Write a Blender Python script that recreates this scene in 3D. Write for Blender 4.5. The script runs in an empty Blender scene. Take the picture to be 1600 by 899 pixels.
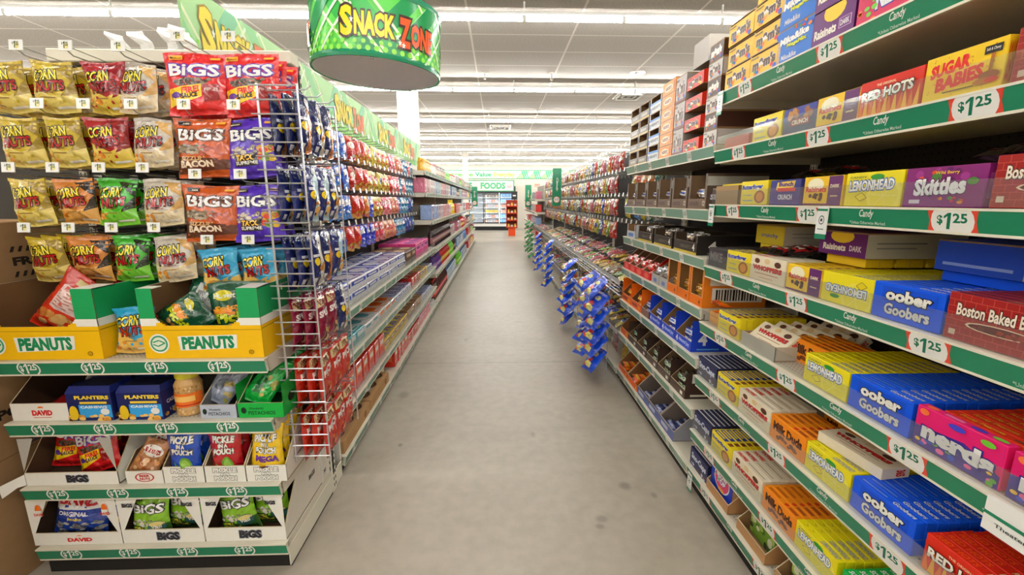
import bpy, math, random
from mathutils import Vector, Matrix
C = bpy.context.scene.collection
PI = math.pi
# ---------------------------------------------------------------- camera, world, exposure
def look():
    f, vx, vy = 680.0, 778.0, 314.0
    pit = math.atan((449.5 - vy) / f); yaw = math.atan(-(vx - 800) / f * math.cos(pit))
    fw = Vector((math.sin(yaw) * math.cos(pit), math.cos(yaw) * math.cos(pit), -math.sin(pit)))
    r = Vector((math.cos(yaw), -math.sin(yaw), 0)); u = r.cross(fw)
    cd = bpy.data.cameras.new('camera'); cd.sensor_fit = 'HORIZONTAL'; cd.sensor_width = 36; cd.lens = f / 1600 * 36
    cd.clip_start = .02; cd.clip_end = 100
    o = bpy.data.objects.new('camera', cd); C.objects.link(o)
    o.matrix_world = Matrix(((r.x, u.x, -fw.x, 0), (r.y, u.y, -fw.y, 0), (r.z, u.z, -fw.z, 1.5), (0, 0, 0, 1)))
    bpy.context.scene.camera = o
look()
S = bpy.context.scene
S.view_settings.view_transform = 'Standard'; S.view_settings.look = 'None'
S.view_settings.gamma = 1; S.view_settings.use_curve_mapping = False
S.view_settings.exposure = 0.08
LAMP = 80.0
S.cycles.max_bounces = 6; S.cycles.diffuse_bounces = 4; S.cycles.glossy_bounces = 3
S.cycles.transparent_max_bounces = 12; S.cycles.sample_clamp_indirect = 4
w = bpy.data.worlds.new('world'); S.world = w; w.use_nodes = True
w.node_tree.nodes['Background'].inputs[0].default_value = (1, .97, .92, 1); w.node_tree.nodes['Background'].inputs[1].default_value = .3

# ---------------------------------------------------------------- colour, materials
def lin(c):
    c = c / 255
    return c / 12.92 if c <= .04045 else ((c + .055) / 1.055) ** 2.4
_lc = {}; SAT = 1.2
def L(c):
    if c not in _lc:
        if isinstance(c, str): t = tuple(int(c[i:i + 2], 16) for i in (0, 2, 4))
        else: t = c
        g = .3 * t[0] + .59 * t[1] + .11 * t[2]; t = [min(255, max(2, g + SAT * (q - g))) for q in t]
        _lc[c] = (lin(t[0]), lin(t[1]), lin(t[2]), 1.0)
    return _lc[c]
MATS = {}
def nt(name):
    m = bpy.data.materials.new(name); m.use_nodes = True; MATS[name] = m
    return m, m.node_tree.nodes, m.node_tree.links, m.node_tree.nodes['Principled BSDF']
def colmat(name, rough, spec=.5, var=.06, vscale=30, bump=0, bscale=40, bdist=.002, metal=0, coat=0, detail=2):
    m, n, l, b = nt(name)
    at = n.new('ShaderNodeAttribute'); at.attribute_name = 'Col'
    tc = n.new('ShaderNodeTexCoord'); nz = n.new('ShaderNodeTexNoise'); nz.inputs['Scale'].default_value = vscale
    l.new(tc.outputs['Object'], nz.inputs['Vector'])
    mr = n.new('ShaderNodeMapRange'); mr.inputs[3].default_value = 1 - var; mr.inputs[4].default_value = 1 + var
    l.new(nz.outputs[0], mr.inputs[0])
    mx = n.new('ShaderNodeVectorMath'); mx.operation = 'SCALE'
    l.new(at.outputs['Color'], mx.inputs[0]); l.new(mr.outputs[0], mx.inputs['Scale']); l.new(mx.outputs[0], b.inputs['Base Color'])
    b.inputs['Roughness'].default_value = rough; b.inputs['Specular IOR Level'].default_value = spec
    b.inputs['Metallic'].default_value = metal; b.inputs['Coat Weight'].default_value = coat
    if bump:
        n2 = n.new('ShaderNodeTexNoise'); n2.inputs['Scale'].default_value = bscale; n2.inputs['Detail'].default_value = detail
        n2.inputs['Distortion'].default_value = .6; l.new(tc.outputs['Object'], n2.inputs['Vector'])
        bp = n.new('ShaderNodeBump'); bp.inputs['Strength'].default_value = bump; bp.inputs['Distance'].default_value = bdist
        l.new(n2.outputs[0], bp.inputs['Height']); l.new(bp.outputs[0], b.inputs['Normal'])
    return m
colmat('card', .42, .28, .03, 60)
colmat('foil', .19, .65, .05, 30, .95, 24, .012, 0, .3)
colmat('kraft', .85, .2, .10, 25, .15, 120, .001)
colmat('matte', .65, .3, .03, 40)
colmat('steel', .38, .45, .03, 14)
colmat('plast', .22, .5, .02, 30)
colmat('chrome', .28, .5, .02, 30, metal=.85)
m, n, l, b = nt('clear')
tr = n.new('ShaderNodeBsdfTransparent'); tr.inputs[0].default_value = (.95, .965, .965, 1)
gl = n.new('ShaderNodeBsdfGlossy'); gl.inputs['Roughness'].default_value = .1
lw = n.new('ShaderNodeLayerWeight'); lw.inputs[0].default_value = .25; mr = n.new('ShaderNodeMapRange'); mr.inputs[3].default_value = .03; mr.inputs[4].default_value = .25
l.new(lw.outputs['Facing'], mr.inputs[0]); ad = n.new('ShaderNodeMixShader'); l.new(mr.outputs[0], ad.inputs[0]); l.new(tr.outputs[0], ad.inputs[1]); l.new(gl.outputs[0], ad.inputs[2])
df = n.new('ShaderNodeBsdfDiffuse'); df.inputs[0].default_value = (.85, .85, .82, 1); a2 = n.new('ShaderNodeMixShader'); a2.inputs[0].default_value = .04
l.new(ad.outputs[0], a2.inputs[1]); l.new(df.outputs[0], a2.inputs[2]); l.new(a2.outputs[0], n['Material Output'].inputs[0])
def emis(name, col, s):
    m, n, l, b = nt(name)
    e = n.new('ShaderNodeEmission'); e.inputs[0].default_value = L(col); e.inputs[1].default_value = s
    l.new(e.outputs[0], n['Material Output'].inputs[0])
emis('lamp', (252, 250, 246), LAMP)
emis('case_light', (240, 246, 255), 26.0)

# ---------------------------------------------------------------- mesh builder
class MB:
    def __init__(s): s.v = []; s.f = []; s.c = []; s.m = []; s.mn = []; s.n = []; s.xf = None; s.hasn = False
    def mat(s, name):
        if name not in s.mn: s.mn.append(name)
        return s.mn.index(name)
    def add(s, vs, fs, col, mat='card', ns=None):
        k = len(s.v)
        if s.xf: vs = [tuple(s.xf @ Vector(p)) for p in vs]
        s.v.extend(vs); mi = s.mat(mat); cc = L(col) if not (isinstance(col, list)) else None
        for i, f in enumerate(fs):
            s.f.append([k + j for j in f]); s.c.append(cc or L(col[i])); s.m.append(mi)
        if ns: s.n.extend(ns); s.hasn = True
        else: s.n.extend([None] * len(vs))
    def quad(s, a, b, c, d, col, mat='card'): s.add([a, b, c, d], [(0, 1, 2, 3)], col, mat)
    def box(s, x0, x1, y0, y1, z0, z1, col, mat='card', bev=0.0):
        """col: one colour or dict f,b,l,r,t,u"""
        if bev:
            X = [(x0, x1), (y0, y1), (z0, z1)]; k = []
            vs = []; ix = {}
            for ax in range(3):
                for sx in (0, 1):
                    for sy in (0, 1):
                        for sz in (0, 1):
                            p = [X[0][sx], X[1][sy], X[2][sz]]; sg = (sx, sy, sz)
                            for q in range(3):
                                if q != ax: p[q] += bev if sg[q] == 0 else -bev
                            ix[(ax, sx, sy, sz)] = len(vs); vs.append(tuple(p))
            fs = []
            for ax in range(3):
                o = [q for q in range(3) if q != ax]
                for e in (0, 1):
                    r = []
                    for a, b_ in ((0, 0), (1, 0), (1, 1), (0, 1)):
                        sg = [0, 0, 0]; sg[ax] = e; sg[o[0]] = a; sg[o[1]] = b_; r.append(ix[(ax, *sg)])
                    flip = (e == 0) ^ (ax == 1)
                    fs.append(r[::-1] if flip else r)
            for ax in range(3):
                o = [q for q in range(3) if q != ax]
                for a in (0, 1):
                    for b_ in (0, 1):
                        def g(face, e):
                            sg = [0, 0, 0]; sg[ax] = e; sg[o[0]] = a; sg[o[1]] = b_; return ix[(face, *sg)]
                        fs.append([g(o[0], 0), g(o[0], 1), g(o[1], 1), g(o[1], 0)])
            for sx in (0, 1):
                for sy in (0, 1):
                    for sz in (0, 1): fs.append([ix[(a, sx, sy, sz)] for a in range(3)])
            if isinstance(col, dict):
                d = col; base = d.get('t', d.get('f'))
                cl = [d.get('l', base), d.get('r', base), d.get('f', base), d.get('b', base), d.get('u', base), d.get('t', base)] + [base] * (len(fs) - 6)
            else: cl = [col] * len(fs)
            s.add(vs, fs, cl, mat); return
        vs = [(x0, y0, z0), (x1, y0, z0), (x1, y1, z0), (x0, y1, z0), (x0, y0, z1), (x1, y0, z1), (x1, y1, z1), (x0, y1, z1)]
        fs = [(0, 1, 5, 4), (2, 3, 7, 6), (3, 0, 4, 7), (1, 2, 6, 5), (4, 5, 6, 7), (3, 2, 1, 0)]
        if isinstance(col, dict):
            base = col.get('f', col.get('t')); cl = [col.get(k, base) for k in 'fblrtu']
        else: cl = [col] * 6
        s.add(vs, fs, cl, mat)
    def tube(s, pts, r, col, mat='chrome', n=6, cap=True):
        pts = [Vector(p) for p in pts]; rings = []; vs = []; fs = []; ns = []
        up = None
        for i, p in enumerate(pts):
            t = (pts[min(i + 1, len(pts) - 1)] - pts[max(i - 1, 0)]).normalized()
            a = up if up is not None and abs(t.dot(up)) < .95 else (Vector((0, 0, 1)) if abs(t.z) < .9 else Vector((1, 0, 0)))
            x = t.cross(a).normalized(); y = x.cross(t); up = y
            for k in range(n):
                d = x * math.cos(2 * PI * k / n) + y * math.sin(2 * PI * k / n)
                vs.append(tuple(p + d * r)); ns.append(tuple(d))
        for i in range(len(pts) - 1):
            for k in range(n):
                a = i * n + k; b_ = i * n + (k + 1) % n
                fs.append((a, b_, b_ + n, a + n))
        if cap: fs.append(tuple(range(n))[::-1]); fs.append(tuple(len(vs) - n + k for k in range(n)))
        s.add(vs, fs, col, mat)
    def lathe(s, prof, col, mat='plast', n=16, cx=0, cy=0):
        """prof: (r,z[,col]) from the bottom up"""
        vs = []; fs = []; cl = []
        for r, z, *_ in prof:
            for k in range(n): vs.append((cx + r * math.cos(2 * PI * k / n), cy + r * math.sin(2 * PI * k / n), z))
        for i in range(len(prof) - 1):
            c_ = prof[i][2] if len(prof[i]) > 2 else col
            for k in range(n):
                a = i * n + k; b_ = i * n + (k + 1) % n; fs.append((a, b_, b_ + n, a + n)); cl.append(c_)
        fs.append(tuple(range(n))[::-1]); cl.append(prof[0][2] if len(prof[0]) > 2 else col)
        fs.append(tuple((len(prof) - 1) * n + k for k in range(n))); cl.append(prof[-1][2] if len(prof[-1]) > 2 else col)
        s.add(vs, fs, cl, mat)
    def mesh(s, name, smooth=False):
        me = bpy.data.meshes.new(name); me.from_pydata(s.v, [], s.f)
        for mn in s.mn: me.materials.append(MATS[mn])
        me.polygons.foreach_set('material_index', s.m)
        ca = me.color_attributes.new('Col', 'FLOAT_COLOR', 'CORNER'); buf = []
        for f, c in zip(s.f, s.c): buf.extend(c * len(f))
        ca.data.foreach_set('color', buf)
        if s.hasn:
            me.polygons.foreach_set('use_smooth', [all(s.n[i] is not None for i in f) for f in s.f])
            me.update(); me.normals_split_custom_set_from_vertices([q or (0, 0, 0) for q in s.n])
        elif smooth: me.polygons.foreach_set('use_smooth', [True] * len(s.f))
        me.update()
        return me

# ---------------------------------------------------------------- flat artwork: text and shapes laid on a surface
_tx = {}
def text_geo(t, bold):
    k = (t, round(bold, 3))
    if k not in _tx:
        cu = bpy.data.curves.new('t', 'FONT'); cu.body = t; cu.offset = bold; cu.resolution_u = 2; cu.size = 1; cu.align_x = 'CENTER'
        o = bpy.data.objects.new('t', cu); me = bpy.data.meshes.new_from_object(o)
        vs = [(v.co.x, v.co.y) for v in me.vertices]; fs = [tuple(p.vertices) for p in me.polygons]
        _tx[k] = (vs, fs); bpy.data.objects.remove(o); bpy.data.meshes.remove(me); bpy.data.curves.remove(cu)
    return _tx[k]
def T(t, u0, v0, u1, v1, col, out=None, bold=.02, ow=.045, rot=0, shear=0, arc=0, flip=0):
    """text fitted to the box u0..u1, v0..v1; out = outline colour"""
    vs, fs = text_geo(t, bold)
    if not vs: return []
    a0 = min(p[0] for p in vs); a1 = max(p[0] for p in vs); b0 = min(p[1] for p in vs); b1 = max(p[1] for p in vs)
    def mp(vs):
        r = []
        for x, y in vs:
            x = (x - a0) / (a1 - a0 or 1); y = (y - b0) / (b1 - b0 or 1)
            x += shear * (y - .5); y += arc * (1 - (2 * x - 1) ** 2)
            if flip: x = 1 - x; y = 1 - y
            x -= .5; y -= .5
            u = (u0 + u1) / 2 + x * (u1 - u0); v = (v0 + v1) / 2 + y * (v1 - v0) + rot * x * (u1 - u0)
            r.append((u, v))
        return r
    o = []
    if out:
        vo, fo = text_geo(t, bold + ow); p = mp(vo); o.append((out, [[p[i] for i in f] for f in fo]))
    p = mp(vs); o.append((col, [[p[i] for i in f] for f in fs]))
    return o
def Rc(u0, v0, u1, v1, col): return [(col, [[(u0, v0), (u1, v0), (u1, v1), (u0, v1)]])]
def Pg(pts, col): return [(col, [pts])]
def El(cu, cv, ru, rv, col, n=14, a0=0):
    return [(col, [[(cu + ru * math.cos(2 * PI * k / n + a0), cv + rv * math.sin(2 * PI * k / n + a0)) for k in range(n)]])]
def Ring(cu, cv, ru, rv, th, col, n=20, s=0, e=1):
    o = []
    for k in range(n):
        a = 2 * PI * (s + (e - s) * k / n); b_ = 2 * PI * (s + (e - s) * (k + 1) / n); q = 1 - th
        o.append([(cu + ru * math.cos(a), cv + rv * math.sin(a)), (cu + ru * math.cos(b_), cv + rv * math.sin(b_)),
                  (cu + ru * q * math.cos(b_), cv + rv * q * math.sin(b_)), (cu + ru * q * math.cos(a), cv + rv * q * math.sin(a))])
    return [(col, o)]
def Star(cu, cv, ru, rv, col, n=5, q=.45):
    return [(col, [[(cu, cv), (cu + ru * math.cos(PI / 2 + 2 * PI * k / n), cv + rv * math.sin(PI / 2 + 2 * PI * k / n)),
                    (cu + ru * q * math.cos(PI / 2 + 2 * PI * (k + .5) / n), cv + rv * q * math.sin(PI / 2 + 2 * PI * (k + .5) / n)) ] for k in range(n)] +
            [[(cu, cv), (cu + ru * q * math.cos(PI / 2 + 2 * PI * (k - .5) / n), cv + rv * q * math.sin(PI / 2 + 2 * PI * (k - .5) / n)),
              (cu + ru * math.cos(PI / 2 + 2 * PI * k / n), cv + rv * math.sin(PI / 2 + 2 * PI * k / n))] for k in range(n)])]
def Blobs(u0, v0, u1, v1, n, size, cols, seed=1, asp=1.0):
    r = random.Random(seed); o = []
    for i in range(n):
        s_ = size * r.uniform(.6, 1.2)
        o += El(r.uniform(u0, u1), r.uniform(v0, v1), s_, s_ * asp * r.uniform(.6, 1.1), cols[i % len(cols)], 8, r.random() * 3)
    return sorted(o, key=lambda q: cols.index(q[0]))
def Ln(pts, w, col, asp=1.0):
    o = []
    for (a, b_), (c_, d) in zip(pts, pts[1:]):
        dx, dy = c_ - a, (d - b_) / asp; l_ = math.hypot(dx, dy) or 1; nx, ny = -dy / l_ * w / 2, dx / l_ * w / 2 * asp
        o.append([(a - nx, b_ - ny), (c_ - nx, d - ny), (c_ + nx, d + ny), (a + nx, b_ + ny)])
    return [(col, o)]
def cut(poly, ax, val):
    A, B = [], []
    for i, p in enumerate(poly):
        q = poly[(i + 1) % len(poly)]; dp, dq = p[ax] - val, q[ax] - val
        if dp <= 0: A.append(p)
        if dp >= 0: B.append(p)
        if dp * dq < 0:
            t = dp / (dp - dq); r = (p[0] + (q[0] - p[0]) * t, p[1] + (q[1] - p[1]) * t); A.append(r); B.append(r)
    return (A if len(A) > 2 else None), (B if len(B) > 2 else None)
def grid_cut(poly, nu, nv):
    out = []
    for ax, n in ((0, nu), (1, nv)):
        if not n: continue
        cur = [poly] if ax == 0 else out; nxt = []
        for p in cur:
            lo = min(q[ax] for q in p); hi = max(q[ax] for q in p); k = math.floor(lo * n + 1e-6) + 1; rest = p
            while rest and k / n < hi - 1e-6:
                a, rest = cut(rest, ax, k / n)
                if a: nxt.append(a)
                k += 1
            if rest: nxt.append(rest)
        out = nxt
    return out or [poly]
def area2(p): return sum(p[i][0] * p[(i + 1) % len(p)][1] - p[(i + 1) % len(p)][0] * p[i][1] for i in range(len(p)))
def clip01(p):
    for ax, val, side in ((0, 0, 1), (0, 1, 0), (1, 0, 1), (1, 1, 0)):
        if p is None: return None
        if (side and min(q[ax] for q in p) < val) or (not side and max(q[ax] for q in p) > val): p = cut(p, ax, val)[side]
    return p
def art(mb, layers, mapf, mat='card', nu=0, nv=0, d0=.0004, dd=.00025, normf=None):
    d = d0; last = None
    for col, polys in layers:
        if last is not None and col != last: d += dd
        last = col
        vs = []; fs = []; ns = []
        for p in polys:
            p = clip01(p)
            if p is None or len(p) < 3: continue
            if area2(p) < 0: p = p[::-1]
            for q in (grid_cut(p, nu, nv) if (nu or nv) else [p]):
                k = len(vs); vs.extend(mapf(u, v, d) for u, v in q); fs.append(tuple(range(k, k + len(q))))
                if normf: ns.extend(normf(u, v) for u, v in q)
        if fs: mb.add(vs, fs, col, mat, ns or None)
def front_map(x0, x1, z0, z1, y): return lambda u, v, d: (x0 + u * (x1 - x0), y - d, z0 + v * (z1 - z0))
def top_map(x0, x1, y0, y1, z): return lambda u, v, d: (x0 + u * (x1 - x0), y0 + v * (y1 - y0), z + d)
def right_map(y0, y1, z0, z1, x): return lambda u, v, d: (x + d, y0 + u * (y1 - y0), z0 + v * (z1 - z0))
def left_map(y0, y1, z0, z1, x): return lambda u, v, d: (x - d, y1 - u * (y1 - y0), z0 + v * (z1 - z0))

# ---------------------------------------------------------------- objects
LABELS = {}
def tag(o, label, cat, group=None):
    o['label'] = label; o['category'] = cat
    if group: o['group'] = group
    return o
def obj(name, me, loc=(0, 0, 0), rot=(0, 0, 0), parent=None):
    o = bpy.data.objects.new(name, me.mesh(name) if isinstance(me, MB) else me); C.objects.link(o)
    o.location = loc; o.rotation_euler = rot
    if parent: o.parent = parent
    return o
def empty(name, label, cat, loc=(0, 0, 0), rz=0, group=None):
    return tag(obj(name, None, loc, (0, 0, rz)), label, cat, group)
def item(name, me, label, cat, loc, rot=(0, 0, 0), group=None): return tag(obj(name, me, loc, rot), label, cat, group)
def struct(name, me, loc=(0, 0, 0)):
    o = obj(name, me, loc); o['kind'] = 'structure'; return o
ORD = ['front', 'second', 'third', 'fourth', 'fifth', 'sixth', 'seventh', 'eighth', 'ninth', 'tenth', 'eleventh', 'twelfth', 'thirteenth', 'fourteenth', 'fifteenth', 'sixteenth', 'seventeenth', 'eighteenth', 'nineteenth', 'twentieth']
ORD1 = ['first'] + ORD[1:]
def nth(i):
    return ORD1[i] if i < 20 else ('twenty-' + ORD1[i - 20] if i < 29 else ('thirtieth' if i == 29 else ('thirty-' + ORD1[i - 30] if i < 39 else ('fortieth' if i == 39 else 'forty-' + ORD1[i - 40]))))
# frames: local x along the run, y into the shelf, z up; fronts face local -y
XL, XR, YE = -.86, 1.0, 1.56
def atL(Y, d, z): return (XL - d, Y, z)
def atR(Y, d, z): return (XR + d, Y, z)
def atE(X, d, z): return (X, YE + d, z)
RL, RR = PI / 2, -PI / 2

# ================================================================ the room
def shader_floor():
    m, n, l, b = nt('concrete')
    tc = n.new('ShaderNodeTexCoord')
    def noise(s, d, dist=0):
        q = n.new('ShaderNodeTexNoise'); q.inputs['Scale'].default_value = s; q.inputs['Detail'].default_value = d; q.inputs['Distortion'].default_value = dist
        l.new(tc.outputs['Object'], q.inputs['Vector']); return q
    a = noise(.9, 6, .5); c = noise(14, 8); r = n.new('ShaderNodeValToRGB'); e = r.color_ramp.elements
    e[0].position = .3; e[0].color = L((162, 154, 141)); e[1].position = .72; e[1].color = L((186, 179, 167))
    l.new(a.outputs[0], r.inputs[0])
    mr = n.new('ShaderNodeMapRange'); mr.inputs[1].default_value = .3; mr.inputs[2].default_value = .7; mr.inputs[3].default_value = .92; mr.inputs[4].default_value = 1.07
    l.new(c.outputs[0], mr.inputs[0])
    st = noise(3.4, 3, .3); s2 = n.new('ShaderNodeMapRange'); s2.inputs[1].default_value = .735; s2.inputs[2].default_value = .76; s2.inputs[3].default_value = 1; s2.inputs[4].default_value = .72
    l.new(st.outputs[0], s2.inputs[0])
    sx = n.new('ShaderNodeSeparateXYZ'); l.new(tc.outputs['Object'], sx.inputs[0])
    def mth(op, a_, b_=None):
        q = n.new('ShaderNodeMath'); q.operation = op
        for i, t in enumerate((a_, b_)):
            if t is None: continue
            if isinstance(t, (int, float)): q.inputs[i].default_value = t
            else: l.new(t, q.inputs[i])
        return q.outputs[0]
    j = mth('ABSOLUTE', mth('SUBTRACT', mth('FRACT', mth('DIVIDE', mth('ADD', sx.outputs[1], -3.9 + 1.85 + 37), 3.7)), .5))
    line = mth('SUBTRACT', 1.0, mth('MULTIPLY', mth('LESS_THAN', j, .0011), .45))
    wob = noise(22, 4); wv = mth('MULTIPLY', mth('SUBTRACT', wob.outputs[0], .5), .05); spots = None
    for (px, py, rx, ry, dk) in ((-.75, 3.22, .035, .05, .3), (-.62, 2.5, .012, .016, .4), (.67, 2.06, .026, .03, .38), (.80, 1.98, .013, .02, .3), (.49, 1.82, .026, .02, .3), (.47, 1.77, .018, .014, .28), (.22, 2.6, .012, .03, .2), (-.36, 4.6, .02, .05, .2), (.25, 5.3, .05, .03, .15)):
        dx = mth('DIVIDE', mth('SUBTRACT', sx.outputs[0], px), rx); dy = mth('DIVIDE', mth('SUBTRACT', sx.outputs[1], py), ry)
        q = mth('ADD', mth('SQRT', mth('ADD', mth('MULTIPLY', dx, dx), mth('MULTIPLY', dy, dy))), mth('MULTIPLY', wv, 14.0))
        q = mth('MULTIPLY', mth('MINIMUM', mth('MAXIMUM', mth('SUBTRACT', 1.6, q), 0.0), 1.0), dk); spots = q if spots is None else mth('MAXIMUM', spots, q)
    k = mth('MULTIPLY', mth('MULTIPLY', mth('MULTIPLY', mr.outputs[0], s2.outputs[0]), line), mth('SUBTRACT', 1.0, spots))
    vm = n.new('ShaderNodeVectorMath'); vm.operation = 'SCALE'; l.new(r.outputs[0], vm.inputs[0]); l.new(k, vm.inputs['Scale']); l.new(vm.outputs[0], b.inputs['Base Color'])
    rr = n.new('ShaderNodeMapRange'); rr.inputs[3].default_value = .3; rr.inputs[4].default_value = .48; l.new(a.outputs[0], rr.inputs[0]); l.new(rr.outputs[0], b.inputs['Roughness'])
    b.inputs['Specular IOR Level'].default_value = .45
def shader_ceiling():
    m, n, l, b = nt('ceiling_tile')
    tc = n.new('ShaderNodeTexCoord'); sx = n.new('ShaderNodeSeparateXYZ'); l.new(tc.outputs['Object'], sx.inputs[0])
    def mth(op, a_, b_=None):
        q = n.new('ShaderNodeMath'); q.operation = op
        for i, t in enumerate((a_, b_)):
            if t is None: continue
            if isinstance(t, (int, float)): q.inputs[i].default_value = t
            else: l.new(t, q.inputs[i])
        return q.outputs[0]
    def near(o, off, per, wd): return mth('LESS_THAN', mth('ABSOLUTE', mth('SUBTRACT', mth('FRACT', mth('DIVIDE', mth('ADD', o, -off + per * 20.5), per)), .5)), wd / per / 2)
    g = mth('MAXIMUM', near(sx.outputs[0], -.327, 1.28, .027), near(sx.outputs[1], 5.98, .636, .025))
    nz = n.new('ShaderNodeTexNoise'); nz.inputs['Scale'].default_value = 60; nz.inputs['Detail'].default_value = 3; l.new(tc.outputs['Object'], nz.inputs['Vector'])
    r = n.new('ShaderNodeValToRGB'); e = r.color_ramp.elements; e[0].position = .38; e[0].color = L((166, 161, 154)); e[1].position = .62; e[1].color = L((187, 182, 175)); l.new(nz.outputs[0], r.inputs[0])
    mx = n.new('ShaderNodeMix'); mx.data_type = 'RGBA'; l.new(g, mx.inputs[0]); l.new(r.outputs[0], mx.inputs[6]); mx.inputs[7].default_value = L((222, 218, 210)); l.new(mx.outputs[2], b.inputs['Base Color'])
    bp = n.new('ShaderNodeBump'); bp.inputs['Strength'].default_value = .5; bp.inputs['Distance'].default_value = .01; l.new(g, bp.inputs['Height']); l.new(bp.outputs[0], b.inputs['Normal'])
    b.inputs['Roughness'].default_value = .8
shader_floor(); shader_ceiling()
m, n, l, b = nt('wall_paint'); nz = n.new('ShaderNodeTexNoise'); nz.inputs['Scale'].default_value = 3; r = n.new('ShaderNodeValToRGB')
r.color_ramp.elements[0].color = L((196, 191, 180)); r.color_ramp.elements[1].color = L((206, 201, 191)); l.new(nz.outputs[0], r.inputs[0]); l.new(r.outputs[0], b.inputs['Base Color']); b.inputs['Roughness'].default_value = .6
X0, X1, Y0, Y1, ZC = -13.0, 13.0, -7.0, 24.7, 3.55
def slab(name, x0, x1, y0, y1, z0, z1, mat):
    q = MB(); q.box(x0, x1, y0, y1, z0, z1, 'ffffff', mat); return struct(name, q)
slab('floor', X0, X1, Y0, Y1, -.1, 0, 'concrete')
slab('ceiling', X0, X1, Y0, Y1, ZC, ZC + .1, 'ceiling_tile')
slab('wall_back', X0, X1, Y1, Y1 + .1, -.1, ZC + .1, 'wall_paint')
slab('wall_front', X0, X1, Y0 - .1, Y0, -.1, ZC + .1, 'wall_paint')
slab('wall_left', X0 - .1, X0, Y0, Y1, -.1, ZC + .1, 'wall_paint')
slab('wall_right', X1, X1 + .1, Y0, Y1, -.1, ZC + .1, 'wall_paint')
# light strips: a channel across the shop, bare tubes in a row under it
hb = MB(); hb.box(-12.7, 12.7, -.03, .03, .05, .07, 'e8e8e4', 'steel'); hb.box(-12.7, 12.7, -.042, .042, .036, .05, 'f2f2ee', 'steel'); 
for k in range(-6, 7): hb.box(2.12 * k - .008, 2.12 * k + .008, -.008, .008, .07, .1695, 'e8e8e4', 'steel')
hb = hb.mesh('housing')
tb = MB(); tb.tube([(-.515, 0, 0), (.515, 0, 0)], .017, 'ffffff', 'lamp', 8); tb = tb.mesh('lamp_tube')
sk = MB(); sk.box(-.018, .018, -.02, .02, -.02, .04, 'e0e0dc', 'plast'); sk = sk.mesh('lamp_socket')
WHERE = ['behind the entrance side of the aisle', 'just behind the viewer', 'over the end of the aisle', 'first row beyond the round sign', 'second row beyond the round sign', 'third row beyond the round sign', 'fourth row beyond the round sign', 'fifth row beyond the round sign', 'sixth row, close to the white column', 'last row before the freezer wall']
for k in range(-3, 7):
    y = 5.06 + 3.02 * k
    e = empty('strip_light', 'long white ceiling strip light of bare tubes, ' + WHERE[k + 3], 'light', (.289 - 1.06 * 0, y, 3.38), 0, 'ceiling strip lights')
    obj('light_channel', hb, (0, 0, 0), parent=e)
    for j in range(-12, 12):
        obj('lamp_tube', tb, (1.06 * (j + .5), 0, 0), parent=e)
        if abs(j) < 9: obj('lamp_socket', sk, (1.06 * j, 0, 0), parent=e)

# ================================================================ shelving
GREEN, GREEN2, CREAM, STEEL, DARK = (38, 122, 92), (120, 176, 152), (226, 222, 206), (214, 208, 192), (52, 48, 42)
def dots(mb, x0, x1, z0, z1, y, st=.0254, r=.0042, col=(22, 20, 18), axis='y'):
    nx = int((x1 - x0) / st); nz = int((z1 - z0) / st); vs = []; fs = []
    for i in range(nx):
        for j in range(nz):
            cx = x0 + (i + .5) * st; cz = z0 + (j + .5) * st; k = len(vs)
            for a in range(6):
                ca, sa = cx + r * math.cos(a * PI / 3), cz + r * math.sin(a * PI / 3)
                vs.append((ca, y, sa) if axis == 'y' else (ca, sa, y))
            fs.append(tuple(range(k, k + 6)))
    if fs: mb.add(vs, fs, col, 'matte')
def One(u0, v0, u1, v1, col):
    q = lambda x, y: (u0 + x * (u1 - u0), v0 + y * (v1 - v0))
    return Pg([q(.3, 0), q(.72, 0), q(.96, 1), q(.56, 1), q(.44, .62)], col) + Pg([q(.56, 1), q(.02, .8), q(.0, .64), q(.5, .8)], col)
def price_badge(v, w, style):
    """drawn in unit coordinates of a badge w wide, v tall"""
    if style == 'circle':
        o = Ring(.5, .5, .5, .62, .13, 'f4f6f2', 18, .36, .64) + Ring(.5, .5, .5, .62, .13, 'f4f6f2', 18, -.14, .14)
        o += T('$', .13, .22, .28, .78, 'f4f6f2', bold=.03) + One(.32, .1, .5, .92, 'f4f6f2') + T('25', .52, .38, .86, .88, 'f4f6f2', bold=.03)
    else:
        o = Pg([(0, 0), (1, 0), (.96, .5), (1, 1), (0, 1), (.04, .5)], (206, 84, 66)) + El(.5, .5, .43, .85, 'f3f3ee', 20)
        o += T('$', .2, .3, .32, .76, (30, 106, 82), bold=.03) + One(.34, .14, .5, .86, (30, 106, 82)) + T('25', .52, .42, .8, .84, (30, 106, 82), bold=.03)
    return o
RAILS = {}
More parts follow.
